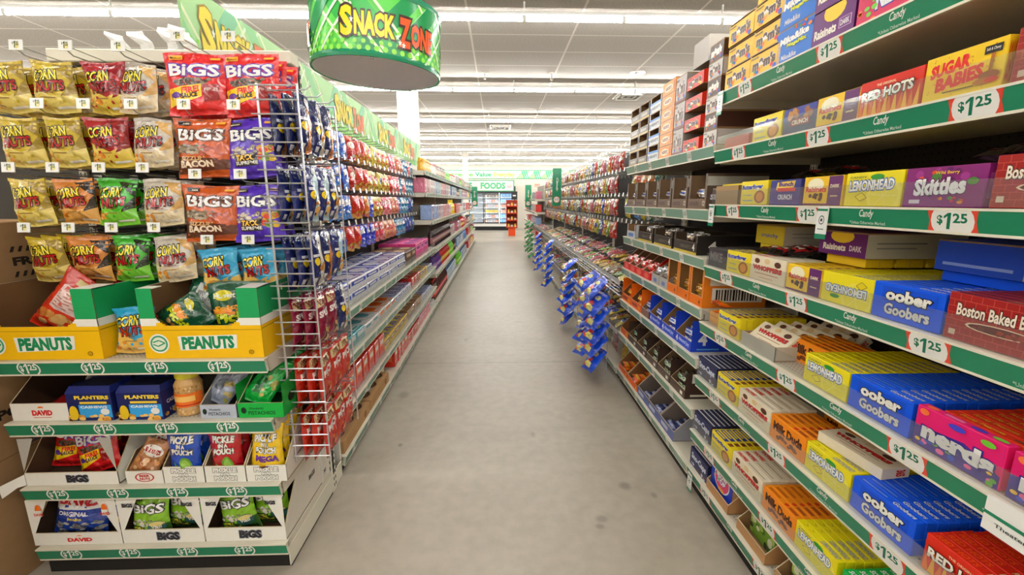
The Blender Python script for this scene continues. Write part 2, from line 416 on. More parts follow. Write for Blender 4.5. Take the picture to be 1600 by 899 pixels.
def rail(wd, style, wide=True, tone=0, off=.23):
    """front price channel, local x 0..wd, front face near y=0, top at z=0"""
    k = (round(wd, 3), style, wide, tone, off)
    if k in RAILS: return RAILS[k]
    m = MB(); g = GREEN if not tone else (132, 164, 148)
    m.box(0, wd, -.006, .02, -.006, -.0005, CREAM, 'steel'); m.box(0, wd, .004, .012, -.058, -.052, CREAM, 'steel')
    a = (.0, -.004, -.004); h = .05
    m.add([(0, -.005, -.004), (wd, -.005, -.004), (wd, .005, -.054), (0, .005, -.054)], [(0, 3, 2, 1)], g, 'plast')
    m.add([(0, -.005, -.004), (0, .005, -.054), (0, .02, -.054), (0, .02, -.004)], [(0, 1, 2, 3)], CREAM, 'steel')
    m.add([(wd, -.005, -.004), (wd, .005, -.054), (wd, .02, -.054), (wd, .02, -.004)], [(0, 3, 2, 1)], CREAM, 'steel')
    def mp(x0, x1): return lambda u, v, d: (x0 + u * (x1 - x0), -.005 + (1 - v) * .01 - d, -.054 + v * .05)
    if style == 'circle':
        x = .09
        while x < wd - .01:
            bw = .082; e = min(x + bw, wd)
            lay = price_badge(1, 1, 'circle')
            if e < x + bw:
                fr = (e - x) / bw; lay = [(c_, [[(u / fr, v) for u, v in p] for p in ps]) for c_, ps in lay]
            art(m, lay, mp(x, e), 'plast'); x += .228
    elif style == 'candy':
        x = off
        while x < wd:
            if x + .055 < wd and x - .055 > 0: art(m, price_badge(1, 1, 'wide'), mp(x - .055, x + .055), 'plast')
            if x + .29 < wd: art(m, T('Candy', .3, .4, .68, .92, 'eef2ec', bold=.015, shear=.15) + T('*Unless Otherwise Marked', .02, .12, .98, .3, 'c8dcd0', bold=.01), mp(x + .17, x + .29), 'plast')
            x += .457
    elif style == 'tags':
        x = off
        while x < wd - .06:
            art(m, Rc(0, 0, 1, 1, (222, 226, 218)) + T('$1.25', .15, .3, .85, .75, (60, 80, 70)), mp(x, x + .05), 'plast'); x += .3
    RAILS[k] = m.mesh('price_rail'); return RAILS[k]
def board(wd, d, col=STEEL, perf=0, under=(120, 112, 98)):
    m = MB(); m.box(0, wd, .012, d, -.03, -.001, {'f': col, 't': col, 'u': col, 'l': col, 'r': col, 'b': col}, 'steel')
    for x in (0, wd - .004): m.box(x, x + .004, .03, d, -.06, -.03, col, 'steel')
    if perf: dots(m, .02, wd - .02, .03, min(d, perf), -.0004, .016, .0035, (120, 112, 100), 'z')
    return m.mesh('shelf_board')
def fence(wd, h=.06):
    m = MB(); m.box(.003, wd - .003, .004, .0055, .003, h, 'ffffff', 'clear'); return m.mesh('clear_fence')
def upright(z1, zb=0):
    m = MB(); m.box(-.018, .018, 0, .05, zb, z1, CREAM, 'steel', .002)
    z = zb + .03; vs = []; fs = []
    while z < z1 - .04:
        for x in (-.009, .009): k = len(vs); vs += [(x - .003, -.0006, z), (x + .003, -.0006, z), (x + .003, -.0006, z + .018), (x - .003, -.0006, z + .018)]; fs.append((k, k + 1, k + 2, k + 3))
        for y in (.014, .034): k = len(vs); vs += [(.0186, y, z), (.0186, y + .01, z), (.0186, y + .01, z + .018), (.0186, y, z + .018)]; fs.append((k, k + 1, k + 2, k + 3))
        z += .035
    m.add(vs, fs, (40, 38, 34), 'matte'); return m.mesh('upright')
def hook(ln):
    """single-wire peg hook: plugs into the panel at y=0, runs to y=-ln, a tag plate at its end is a part of its own"""
    m = MB(); m.box(-.018, .018, -.004, .002, -.008, .022, 'b8b8b4', 'chrome')
    m.tube([(0, 0, 0), (0, -ln + .02, .004), (0, -ln, .016)], .0026, 'b8b8b4', 'chrome', 5)
    m.tube([(0, 0, .016), (0, -ln - .004, .03)], .002, 'b8b8b4', 'chrome', 5); return m.mesh('peg_hook')
def ptag(w_=.046, h_=.036, price=True):
    m = MB(); m.box(-w_ / 2, w_ / 2, -.002, .001, -h_ / 2, h_ / 2, 'f0f0ec', 'plast')
    if price: art(m, El(.56, .45, .2, .3, (230, 220, 150), 10) + T('$', .26, .55, .34, .8, (50, 60, 40)) + One(.37, .2, .52, .85, (30, 60, 40)) + T('25', .54, .45, .74, .82, (30, 60, 40), bold=.03), front_map(-w_ / 2, w_ / 2, -h_ / 2, h_ / 2, -.002), 'plast')
    return m.mesh('price_tag')
H30, H22, H18 = hook(.36), hook(.27), hook(.2)
TAG, TAGS = ptag(), ptag(.03, .036, False)
def bay(label, origin, rz, wd, shelves, zt, depth, style='candy', fenced=(), pegs=None, back=DARK, tone=0, off=.23, perf=0, uprights=(0, 1), baset=.12, kick=True, bdepth=None, holes=None):
    """a gondola bay. shelves: (z, depth, front offset); local x 0..wd"""
    e = empty('gondola_shelving', label, 'shelving', origin, rz)
    m = MB(); m.box(.001, wd - .001, depth, depth + .02, .1, zt, back, 'matte')
    if holes:
        for z0, z1 in holes: dots(m, .02, wd - .02, z0, z1, depth - .0006)
    obj('back_panel', m, parent=e)
    for u in uprights: obj('upright', upright(zt), (.019 + u * (wd - .038), depth - .012, 0), parent=e)
    if kick:
        m = MB(); m.box(.006, wd - .006, .03, .05, 0, baset - .06, (30, 28, 26), 'matte'); m.box(.006, wd - .006, .05, depth, 0, baset - .06, (40, 38, 36), 'matte'); obj('kick_plate', m, parent=e)
    for i, (z, d0, st) in enumerate(shelves):
        b_ = obj('shelf_board', board(wd - .006, depth - d0, perf=perf), (.003, d0, z), parent=e)
        obj('price_rail', rail(round(wd - .006, 3), st or style, True, tone, off), (0, 0, 0), parent=b_)
        if i in fenced: obj('clear_fence', fence(wd - .006), (0, 0, 0), parent=b_)
    for (x, z, hk, tg, ln) in (pegs or []):
        h_ = obj('peg_hook', hk, (x, depth, z), parent=e)
        if tg: obj('price_tag', tg, (0, -ln - .003, .03), (math.radians(-8), 0, 0), h_)
    return e
# ---- boxed candy bay, near end of the right run
R1Y0, R1Y1 = .42, 2.06
ZR1 = [.125, .335, .63, .915, 1.195, 1.485, 1.725, 1.975]
def rz_shelves(zs, st): return [(z, 0, st) for z in zs]
bay('tall gondola bay of boxed theatre candy under green Candy rails', (XR, R1Y1, 0), RR, R1Y1 - R1Y0, rz_shelves(ZR1, 'candy'), 2.2, .5, fenced=range(1, 7), off=.205, perf=.12, holes=[(.4, .63), (.7, .915), (1.0, 1.195), (1.29, 1.485), (1.57, 1.725)], uprights=(1,))
# ---- candy bar bay next to it
ZR2 = [.12, .435, .715, .975, 1.225, 1.46, 1.755]
bay('gondola bay of candy bar trays between boxed candy and candy pegs', (XR, 3.46, 0), RR, 1.395, rz_shelves(ZR2, 'tags'), 2.1, .5, tone=1, off=.2, holes=[(1.5, 1.72)])
# ---- end cap facing the viewer
EX0, EX1 = -1.855, -.865
ZE = [.135, .405, .68, .925]
pegs = []
TE = [(z, [x - EX0 for x in xs]) for z, xs in ((2.0, (-1.666, -1.5, -1.322)), (2.035, (-1.115, -.94)), (1.81, (-1.79, -1.635, -1.475, -1.31, -1.125, -.95)), (1.59, (-1.781, -1.625, -1.461, -1.305)), (1.568, (-1.119, -.955)), (1.372, (-1.772, -1.611, -1.454, -1.298)), (1.325, (-1.108, -.954)))]
for z, xs in TE:
    for x in xs: pegs.append((x, z, H30, TAG, .36))
ec = bay('end cap shelving with hooked nut bags above four green-edged shelves', (EX0, YE, 0), 0, EX1 - EX0, [(z, 0, 'circle') for z in ZE], 2.1, .5, style='circle', pegs=pegs, perf=.35, baset=.135, holes=None)
m = MB(); m.box(0, EX1 - EX0, .44, .52, 2.065, 2.115, CREAM, 'steel', .004); obj('top_rail', m, parent=ec)
m = MB()
for z in [1.02 + .0508 * i for i in range(21)]: m.box(.02, EX1 - EX0 - .02, .485, .5, z, z + .012, (30, 28, 26), 'matte')
obj('slat_backing', m, parent=ec)
m = MB(); m.box(EX1 - EX0 - .005, EX1 - EX0 - .0005, .014, .62, .018, .104, CREAM, 'steel'); obj('base_side', m, parent=ec)
bay('dark peg panel unit standing behind the tall brown carton', (-3.25, 2.06, 0), 0, 1.36, [], 2.08, .5, style='circle', baset=.135)
# ---- snack run, left
ZL = [.10, .335, .615, .88]
L1 = [2.22, 3.48, 4.74, 6.0]
NAMEL = ['nearest', 'middle', 'far']
for k in range(3):
    a, b_ = L1[k], L1[k + 1]; pegs = []
    for r_, z in enumerate((2.0, 1.775, 1.55, 1.31)):
        n_ = 8
        for i in range(n_): pegs.append(((i + .5) * (b_ - a) / n_, z, H22, TAGS, .27))
    bay('snack wall bay with peg hooks over four shelves, ' + ['beside the wire rack', 'midway under the header band', 'ending at the drinks aisle'][k], (XL, a, 0), RL, b_ - a, [(z, .0, 'tags') for z in ZL], 2.06, .5, pegs=pegs, off=.12, fenced=(1, 2, 3), back=(44, 42, 40), baset=.1)
# ---- drinks and jars run beyond
for k, (a, b_) in enumerate(((6.03, 9.6), (9.63, 13.1), (13.13, 16.6))):
    zs = [(.10, 0, 'tags'), (.5, 0, 'tags'), (.85, 0, 'tags'), (1.24, .02 + .0 * k, 'tags'), (1.61, .1, 'tags'), (1.9, .1, 'tags')]
    bay(['grocery bay of jars and juice packs past the snack wall', 'second grocery bay with bottled water low down', 'last grocery bay before the freezers'][k], (XL, a, 0), RL, b_ - a, zs, 2.0, .5, tone=1, off=.2, back=(150, 146, 136), baset=.1)
# ---- bagged candy run, right
RP = [3.49, 5.6, 7.7, 9.8, 11.9]
for k in range(4):
    a, b_ = RP[k], RP[k + 1]; pegs = []; n_ = 14
    for z in (2.0, 1.77, 1.53, 1.28):
        for i in range(n_): pegs.append(((i + .5) * (b_ - a) / n_, z, H22, TAGS, .27))
    e = bay('bagged candy bay with black peg panel and wire bins, ' + ['next to the candy bars', 'second from the candy bars', 'third from the candy bars', 'fourth from the candy bars'][k], (XR, b_, 0), RR, b_ - a, [(.1, 0, 'tags')], 2.05, .5, pegs=pegs, back=(34, 32, 30), tone=1, baset=.1)
    for zr, nm in ((.85, 'wire_bin'), (.42, 'wire_bin')):
        m = MB(); W = b_ - a
        for q in range(5): m.tube([(.01, -.0 + .0, zr - .03 * q), (W - .01, 0, zr - .03 * q)], .003, 'a8a8a4', 'chrome', 5)
        for q in range(5): m.tube([(.01, .02 + .09 * q, zr - .13 + .015 * q), (W - .01, .02 + .09 * q, zr - .13 + .015 * q)], .0025, 'a8a8a4', 'chrome', 4)
        for q in range(15):
            x = .02 + (W - .04) * q / 14; m.tube([(x, 0, zr), (x, 0, zr - .13), (x, .48, zr - .05)], .0022, 'a8a8a4', 'chrome', 4)
            if q % 3 == 0: m.tube([(x, 0, zr), (x, .48, zr + .12)], .0025, 'a8a8a4', 'chrome', 4)
        m.box(.005, W - .005, -.004, .0, zr - .025, zr + .008, (196, 196, 188), 'plast')
        obj(nm, m, parent=e)
for k, (a, b_) in enumerate(((11.95, 14.3), (14.35, 16.8))):
    bay(['shelved bay past the bagged candy', 'last shelved bay by the freezers'][k], (XR, b_, 0), RR, b_ - a, [(z, 0, 'tags') for z in (.1, .5, .85, 1.2, 1.55)], 2.0, .5, tone=1, off=.2, back=(150, 146, 136), baset=.1)

# ================================================================ signs
PALE, MID, DEEP = (150, 212, 140), (92, 190, 84), (34, 138, 82)
def pattern(asp, dk=True):
    """green chevron pattern for a unit cell whose width is asp times its height"""
    o = Rc(0, 0, 1, 1, (104, 198, 92))
    x = lambda t: t / asp
    for k in range(-2, int(asp) + 3):
        if k % 2 == 0:
            o += Pg([(x(k), 0), (x(k + .9), 1), (x(k + 1.25), 1), (x(k + .35), 0)], DEEP if dk else (120, 196, 160))
            o += Pg([(x(k + .5), 0), (x(k + 1.4), 1), (x(k + 1.46), 1), (x(k + .56), 0)], 'e6f6e0')
            o += Pg([(x(k + .8), 0), (x(k + 1.7), 1), (x(k + 1.76), 1), (x(k + .86), 0)], 'e6f6e0')
        else:
            o += Pg([(x(k + .3), 1), (x(k + 1.2), 0), (x(k + 1.5), 0), (x(k + .6), 1)], (66, 168, 84) if dk else (140, 206, 166))
            o += Pg([(x(k + .1), 1), (x(k + 1.0), 0), (x(k + 1.06), 0), (x(k + .16), 1)], 'f0f8d8')
            o += Pg([(x(k + .7), 1), (x(k + 1.6), 0), (x(k + 1.66), 0), (x(k + .76), 1)], 'f0f8d8')
    for i in range(int(asp * 7)):
        for j in range(4):
            o += El((i + .5 * (j % 2)) / (asp * 7), .08 + .1 * j, .045 / asp * (1 - j * .15), .045 * (1 - j * .15), (150, 222, 96), 8)
    return o
def snackzone(u0, v0, u1, v1, ow=.07, k=(52, 30, 22), yc=(250, 219, 58), rc=(224, 98, 52)):
    w_ = u1 - u0; o = []
    o += T('S', u0, v0 + .1 * (v1 - v0), u0 + .13 * w_, v1 + .08 * (v1 - v0), yc, out=k, bold=.05, ow=ow, shear=-.05)
    o += T('NACK', u0 + .145 * w_, v0 + .14 * (v1 - v0), u0 + .54 * w_, v1 - .08 * (v1 - v0), yc, out=k, bold=.05, ow=ow, rot=-.06)
    o += T('Z', u0 + .58 * w_, v0 - .02, u0 + .71 * w_, v1 - .03, rc, out=k, bold=.05, ow=ow, rot=.05)
    o += T('ONE', u0 + .71 * w_, v0 + .05 * (v1 - v0), u1, v1 - .17 * (v1 - v0), rc, out=k, bold=.05, ow=ow, rot=-.08)
    for q, (a, b_) in enumerate(((.12, .62), (.565, .25), (.63, .02), (.59, .08))): o += Star(u0 + a * w_, v0 + b_ * (v1 - v0), .022 * w_, .12 * (v1 - v0), 'fbfbf4')
    return o
# header band on the spine of the snack run
m = MB(); HX = XL - .5
hy0, hy1, hz0, hz1 = 2.12, 7.9, 2.07, 2.44
m.box(hy0, hy1, .0, .012, hz0, hz1, (160, 200, 150), 'matte')
asp = (hy1 - hy0) / (hz1 - hz0); lay = []
lay += Rc(0, 0, 1, 1, (178, 222, 160))
for (c_, ps) in pattern(asp): 
    pale = {DEEP: (150, 204, 170), (66, 168, 84): (162, 212, 164), (104, 198, 92): (188, 224, 174)}.get(c_, c_)
    lay.append((pale, ps))
for c0 in (2.62, 4.3, 5.65, 7.0):
    u = (c0 - hy0) / (hy1 - hy0); lay += snackzone(u - .068, .2, u + .068, .8, .035, (170, 140, 80), (244, 226, 110), (232, 136, 110))
art(m, lay, front_map(hy0, hy1, hz0, hz1, 0), 'matte', dd=.00012)
item('header_sign', m, 'long pale green Snack Zone header band above the snack wall', 'sign', (HX, 0, 0), (0, 0, RL))
# drum sign
def drum():
    e = empty('hanging_drum_sign', 'round green Snack Zone drum sign hanging over the aisle', 'sign', (-.668, 2.64, 2.203))
    e.rotation_euler = (0, math.radians(3), 0)
    R_, H_, N = .34, .285, 64
    m = MB(); vs = []; fs = []
    for k in range(N):
        a = 2 * PI * k / N; vs += [(R_ * math.cos(a), R_ * math.sin(a), 0), (R_ * math.cos(a), R_ * math.sin(a), H_)]
    for k in range(N): q = (k + 1) % N; fs.append((2 * k, 2 * q, 2 * q + 1, 2 * k + 1))
    m.add(vs, fs, (104, 198, 92), 'plast', [(p[0] / R_, p[1] / R_, 0) for p in vs])
    lay = pattern(2 * PI * R_ / H_)
    for k in range(3):
        u = .088 + k / 3; lay += snackzone(u - .112, .2, u + .112, .68)
    a0 = math.radians(-96)
    def mp(u, v, d): a = a0 + (u) * 2 * PI; return ((R_ + d) * math.cos(a), (R_ + d) * math.sin(a), v * H_)
    def nf(u, v): a = a0 + u * 2 * PI; return (math.cos(a), math.sin(a), 0)
    lay2 = []
    for c_, ps in lay:
        o = []
        for p in ps:
            o.append(p)
            if min(q[0] for q in p) < 0: o.append([(q[0] + 1, q[1]) for q in p])
            if max(q[0] for q in p) > 1: o.append([(q[0] - 1, q[1]) for q in p])
        lay2.append((c_, o))
    art(m, lay2, mp, 'plast', 64, 0, .0006, .0002, nf)
    obj('printed_band', m, parent=e)
    for z, nm in ((0, 'rim'), (H_, 'rim')):
        m = MB(); vs = []; fs = []
        pr = [(R_ + .004, -.014), (R_ + .006, .0), (R_ + .004, .014), (R_ - .004, .014), (R_ - .004, -.014)]
        for k in range(N):
            a = 2 * PI * k / N
            for r_, zz in pr: vs.append((r_ * math.cos(a), r_ * math.sin(a), zz))
        for k in range(N):
            q = (k + 1) % N
            for j in range(5): fs.append((k * 5 + j, q * 5 + j, q * 5 + (j + 1) % 5, k * 5 + (j + 1) % 5))
        m.add(vs, fs, (20, 124, 88), 'plast'); obj('rim', m, (0, 0, z), parent=e)
    m = MB(); vs = []; fs = []
    for k in range(N): a = 2 * PI * k / N; vs.append((.333 * math.cos(a), .333 * math.sin(a), 0))
    m.add(vs, [tuple(range(N))], (242, 242, 240), 'matte')
    for k in (1.2, 3.0, 4.9): m.box(.32 * math.cos(k) - .006, .33 * math.cos(k) + .006, .33 * math.sin(k) - .006, .33 * math.sin(k) + .006, -.008, 0, (150, 150, 146), 'plast')
    obj('white_base', m, (0, 0, -.012), parent=e)
    m = MB()
    for a in (.5, 2.6, 4.7): m.tube([(.33 * math.cos(a), .33 * math.sin(a), H_), (0, 0, .75), (0, 0, 1.34)], .0015, 'c8c8c4', 'chrome', 4)
    obj('hanging_wire', m, parent=e)
drum()
# cloth-like blade signs
def blade(label, y, z0, z1, w_, xr, word):
    m = MB(); m.box(0, w_, 0, .004, z0, z1, (32, 128, 94), 'plast')
    lay = El(.5, .17, .36, .36 * w_ / (z1 - z0), (206, 84, 66), 20) + El(.5, .17, .31, .31 * w_ / (z1 - z0), 'f4f4f0', 20) + T('$1.25', .3, .14, .72, .2, (60, 110, 90))
    art(m, lay, front_map(0, w_, z0, z1, 0), 'plast')
    art(m, T(word, 0, 0, 1, 1, 'f2f4ee', bold=.02, shear=.15), lambda u, v, d: (w_ * .38 + v * w_ * .28, -d - .0008, z1 - .16 - u * .24), 'plast')
    item('blade_sign', m, label, 'sign', (xr, y, 0))
blade('green hanging Candy sign sticking out from the candy pegs', 8.0, 1.41, 2.07, .16, .98, 'Candy')
blade('green hanging sign at the end of the grocery shelves', 16.62, 1.3, 2.02, .22, -.98, 'Snacks')
blade('small green hanging sign on the far shelves by the freezers', 14.32, 1.3, 2.0, .2, .88, 'Candy')

# ================================================================ columns, ceiling fittings, far wall
def column(n_, x0, x1, y, sz):
    m = MB(); m.box(x0, x1, y, y + sz, 0, ZC, (226, 222, 214), 'matte', .01); struct(n_, m)
column('column', -1.80, -1.46, 8.35, .3); column('column.001', -1.5, -1.27, 19.2, .25)
m = MB(); m.box(-.09, .09, -.006, 0, -.11, .11, (246, 240, 236), 'plast')
art(m, Rc(.0, .86, 1, 1, (196, 60, 52)) + Rc(0, 0, 1, .12, (196, 60, 52)) + Rc(0, 0, .06, 1, (196, 60, 52)) + Rc(.94, 0, 1, 1, (196, 60, 52)) + T('FIRE', .14, .56, .86, .8, (196, 60, 52), bold=.04) + El(.4, .3, .2, .14, (196, 60, 52)), front_map(-.09, .09, -.11, .11, -.006), 'plast')
item('column_notice', m, 'small red and white notice on the white column', 'sign', (-1.57, 8.35, 2.36))
def sprinkler(x, y, where):
    e = empty('sprinkler_head', 'white ceiling sprinkler ' + where, 'sprinkler', (x, y, ZC))
    m = MB(); m.lathe([(.0, -.001), (.055, -.004), (.05, -.02), (.03, -.03)][::-1], 'f0ece4', n=14); obj('escutcheon', m, parent=e)
    m = MB(); m.lathe([(.022, -.115), (.024, -.105), (.008, -.1), (.008, -.06), (.018, -.05), (.018, -.02)], 'd8d4cc', n=12); obj('nozzle', m, parent=e)
for a in ((.85, 4.62, 'in the first tile row above the aisle'), (.88, 7.6, 'between second and third light strips'), (.92, 10.6, 'between third and fourth light strips'), (.95, 13.5, 'between fourth and fifth light strips'), (-.2, 7.6, 'close to the tall white column'), (-.2, 10.6, 'behind the tall white column')): sprinkler(*a)
e = empty('ceiling_speaker', 'round flush speaker in the ceiling above the candy bars', 'speaker', (2.28, 7.55, ZC))
m = MB(); m.lathe([(.07, -.02), (.12, -.018), (.125, -.004), (.125, -.001)], 'e8e4dc', n=20); obj('bezel', m, parent=e)
m = MB(); m.lathe([(.066, -.026), (.07, -.021)], (90, 86, 80), n=18); obj('grille', m, parent=e)
def vent(x, y, w_, where):
    e = empty('ceiling_vent', 'square louvred air vent in the ceiling ' + where, 'vent', (x, y, ZC))
    m = MB(); m.box(-w_, w_, -w_, w_, -.02, -.001, 'e4e0d8', 'steel'); obj('frame', m, parent=e)
    m = MB()
    for i in range(5):
        q = w_ * (.85 - .17 * i)
        for a, b_, c_, d in ((-q, q, -q, -q + .02), (-q, q, q - .02, q), (-q, -q + .02, -q, q), (q - .02, q, -q, q)): m.box(a, b_, c_, d, -.05 + .004 * i, -.02, (70, 66, 62) if i % 2 else (214, 210, 202), 'steel')
    obj('louvre', m, parent=e)
vent(.08, 12.9, .3, 'above the middle of the aisle'); vent(2.6, 9.1, .26, 'above the candy peg run')
# far wall: printed band, foods sign, freezer
YW = Y1
m = MB(); bx0, bx1, bz0, bz1 = -5.4, 8.0, 2.69, 3.15
m.box(bx0, bx1, -.03, 0, bz0, bz1, (226, 224, 214), 'matte')
A_ = (bx1 - bx0) / (bz1 - bz0); lay = Rc(0, 0, 1, 1, (226, 224, 214))
def X_(x): return (x - bx0) / (bx1 - bx0)
for s0, s1 in ((-4.6, -3.2), (1.0, 7.6)):
    n_ = int((s1 - s0) / .66)
    for k in range(n_):
        x = s0 + .66 * k
        for q in range(4):
            d = .1 * q
            lay += Pg([(X_(x + d), 0), (X_(x + .42 + d), 1), (X_(x + .48 + d), 1), (X_(x + .06 + d), 0)], (130, 214, 110))
        for q in range(3):
            d = .11 * q
            lay += Pg([(X_(x + .66 + d - .2), 0), (X_(x + .3 + d), .9), (X_(x + .36 + d), .9), (X_(x + .72 + d - .2), 0)], (44, 178, 140))
lay += T('Extreme', X_(-3.0), .26, X_(-1.35), .74, (120, 200, 110), bold=.03) + T('Value', X_(-1.25), .26, X_(-.36), .76, (48, 170, 120), bold=.03) + T('Everyday', X_(-.22), .12, X_(.95), .76, (244, 206, 90), bold=.03)
lay += Rc(0, 0, 1, .07, (46, 150, 112)) + Rc(0, .93, 1, 1, (46, 150, 112))
art(m, lay, front_map(bx0, bx1, bz0, bz1, -.03), 'matte')
item('wall_banner', m, 'long striped slogan band along the top of the far wall', 'banner', (0, YW - .001, 0))
m = MB(); m.box(-2.4, .84, -.06, 0, 1.97, 2.53, (46, 140, 100), 'plast')
lay = Rc(.02, .08, .98, .92, (236, 226, 214)) + T('FROZEN', .06, .2, .42, .8, (56, 162, 116), bold=.06) + T('FOODS', .47, .2, .86, .8, (56, 162, 116), bold=.06) + Rc(.34, .08, .44, .92, (238, 212, 206)) + El(.92, .5, .035, .2, (228, 150, 150)) + El(.92, .58, .028, .15, (236, 190, 186))
art(m, lay, front_map(-2.4, .84, 1.97, 2.53, -.06), 'plast')
item('foods_sign', m, 'cream sign with green FOODS lettering above the freezer doors', 'sign', (0, 22.72, 0))
m = MB(); m.box(-.17, .17, -.05, 0, -.08, .08, (240, 170, 150), 'plast'); art(m, T('EXIT', .12, .2, .88, .8, (214, 60, 50), bold=.05), front_map(-.17, .17, -.08, .08, -.05), 'plast')
item('exit_sign', m, 'small red EXIT sign on the far white wall', 'sign', (2.2, YW - .001, 2.36))
def freezer():
    e = empty('upright_freezer', 'glass door freezer case lit inside at the end of the aisle', 'freezer', (.06, 22.75, 0))
    K = (26, 26, 28)
    m = MB(); m.box(-2.4, .82, .05, .8, 0, .2, K, 'matte'); m.box(-2.4, .82, .02, .8, .2, .36, (226, 226, 222), 'steel')
    m.box(-2.4, .82, .7, .8, .36, 1.96, (220, 224, 228), 'steel'); m.box(.78, .82, .02, .7, .36, 1.96, K, 'steel'); m.box(-2.4, -2.36, .02, .7, .36, 1.96, K, 'steel'); m.box(-2.4, .82, .02, .8, 1.9, 1.97, K, 'steel')
    obj('case_body', m, parent=e)
    m = MB()
    for x in (-2.3, -1.52, -.74, .02, .74): m.box(x - .012, x + .012, .1, .13, .4, 1.88, 'ffffff', 'case_light')
    obj('door_lamp', m, parent=e)
    for z in (.36, .62, .88, 1.14, 1.40, 1.66):
        m = MB(); m.box(-2.34, .77, .16, .68, z, z + .02, (236, 238, 240), 'steel'); m.box(-2.34, .77, .155, .16, z - .01, z + .03, (240, 240, 238), 'plast'); obj('shelf', m, parent=e)
    for k, x in enumerate((-2.32, -1.54, -.76, .02)):
        d = MB(); w_ = .76
        for a, b_, c_, q in ((0, w_, 0, .05), (0, w_, 1.51, 1.56), (0, .05, 0, 1.56), (w_ - .05, w_, 0, 1.56)): d.box(a, b_, -.03, .03, c_, q, K, 'steel')
        o = obj('glass_door', d, (x, 0, .36), parent=e)
        g = MB(); g.box(.05, w_ - .05, -.004, .004, .05, 1.51, 'ffffff', 'clear'); obj('pane', g, parent=o)
        g = MB(); g.box(.03 if k % 2 else w_ - .06, .06 if k % 2 else w_ - .03, -.07, -.045, .5, 1.1, 'b8b8b8', 'chrome'); obj('handle', g, parent=o)
freezer()

# ================================================================ printed boxes
WHT, BLK = 'f4f2ea', (24, 20, 18)
PB = {}
def pbox(key, w_, h_, d_, base, front, top=None, side=None, sidecol=None, topcol=None, bev=.0012, mat='card', right=None):
    m = MB(); cc = {'f': base, 't': topcol or base, 'b': base, 'l': sidecol or base, 'r': sidecol or base, 'u': base}
    m.box(-w_ / 2, w_ / 2, 0, d_, 0, h_, cc, mat, bev)
    e = bev
    art(m, front, front_map(-w_ / 2 + e, w_ / 2 - e, e, h_ - e, 0), mat)
    if top: art(m, top, top_map(-w_ / 2 + e, w_ / 2 - e, e, d_ - e, h_), mat)
    if side:
        art(m, side, right_map(e, d_ - e, e, h_ - e, w_ / 2), mat); art(m, side, left_map(e, d_ - e, e, h_ - e, -w_ / 2), mat)
    art(m, Ln([(.02, .5), (.98, .5)], .01, (150, 140, 120)) if not side else [], right_map(e, d_ - e, e, h_ - e, w_ / 2), mat)
    PB[key] = (m.mesh(key), w_, h_, d_); return PB[key]
def lemon_front(flip=0):
    o = Rc(0, 0, 1, 1, (236, 222, 62)) + El(.72, .3, .3, .5, (244, 232, 110), 20) + El(.72, .3, .24, .42, (236, 224, 84), 20)
    for k in range(6): o += Ln([(.72, .3), (.72 + .23 * math.cos(k), .3 + .4 * math.sin(k))], .012, (246, 238, 150), 2)
    if flip:
        o += T('LEMONHEAD', .08, .36, .9, .62, 'f6f6ee', out=(44, 96, 170), bold=.04, ow=.07, flip=1) + El(.3, .24, .1, .07, (56, 140, 60)) + Pg([(.7, .74), (.8, .62), (.9, .76), (.8, .88)], (226, 208, 60))
        o += Ln([(.7, .74), (.8, .62), (.9, .76), (.8, .88), (.7, .74)], .008, (120, 110, 60), 2)
    else:
        o += T('LEMONHEAD', .08, .46, .88, .78, 'f6f6ee', out=(44, 96, 170), bold=.04, ow=.07, rot=.06) + El(.58, .86, .12, .08, (56, 140, 60)) + Pg([(.22, .28), (.32, .14), (.44, .24), (.34, .4)], (240, 226, 70)) + Ln([(.22, .28), (.32, .14), (.44, .24), (.34, .4), (.22, .28)], .008, (120, 110, 60), 2)
        o += T('CANDY', .08, .84, .4, .9, (90, 110, 60))
    return o
def edge(base, txt, col, line=None, u=(.06, .42), f=(.62, .95)):
    o = T(txt, f[0], .2, f[1], .78, col, bold=.02)
    if line: o += Rc(u[0], .4, u[1], .58, line)
    return o
lt = Rc(.0, .0, 1, .06, (200, 186, 60)) + Pg([(.1, .2), (.18, .5), (.1, .8), (.13, .8), (.21, .5), (.13, .2)], (196, 178, 50)) + Pg([(.25, .2), (.33, .5), (.25, .8), (.28, .8), (.36, .5), (.28, .2)], (206, 190, 60)) + T('LEMONHEAD', .55, .15, .95, .85, (170, 170, 170), bold=.03)
pbox('lemon_candy_box', .183, .092, .026, (240, 228, 52), lemon_front(), lt)
pbox('lemon_candy_box_b', .188, .092, .026, (240, 228, 52), lemon_front(1), lt)
gf = Rc(0, 0, 1, 1, (22, 86, 206)) + T('Goobers', .2, .14, .86, .46, 'f2f0e8', out=(20, 40, 110), bold=.04, ow=.05) + Pg([(.14, .5), (.92, .5), (.92, .92), (.14, .92)], (20, 76, 190)) + T('oober', .2, .54, .86, .88, 'f6f4ea', out=(30, 22, 20), bold=.05, ow=.06)
pbox('goober_candy_box', .19, .094, .026, (22, 90, 216), gf, Rc(.08, .42, .5, .54, (150, 180, 236)) + T('Goobers', .6, .2, .94, .8, 'eef0f6', bold=.03), None)
rf = Rc(0, 0, 1, 1, (236, 200, 60)) + Rc(.66, 0, 1, 1, (92, 40, 96)) + Rc(0, 0, .66, .06, (92, 40, 96)) + El(.32, .72, .22, .24, (250, 244, 214)) + T('Raisinets', .06, .46, .62, .66, (190, 52, 40), bold=.04) + Blobs(.18, .18, .52, .38, 12, .045, [(60, 34, 26), (84, 48, 34)], 3, 1.9) + T('DARK', .72, .6, .94, .72, 'f2e8c8', bold=.03) + Rc(.74, .3, .92, .34, (220, 200, 160))
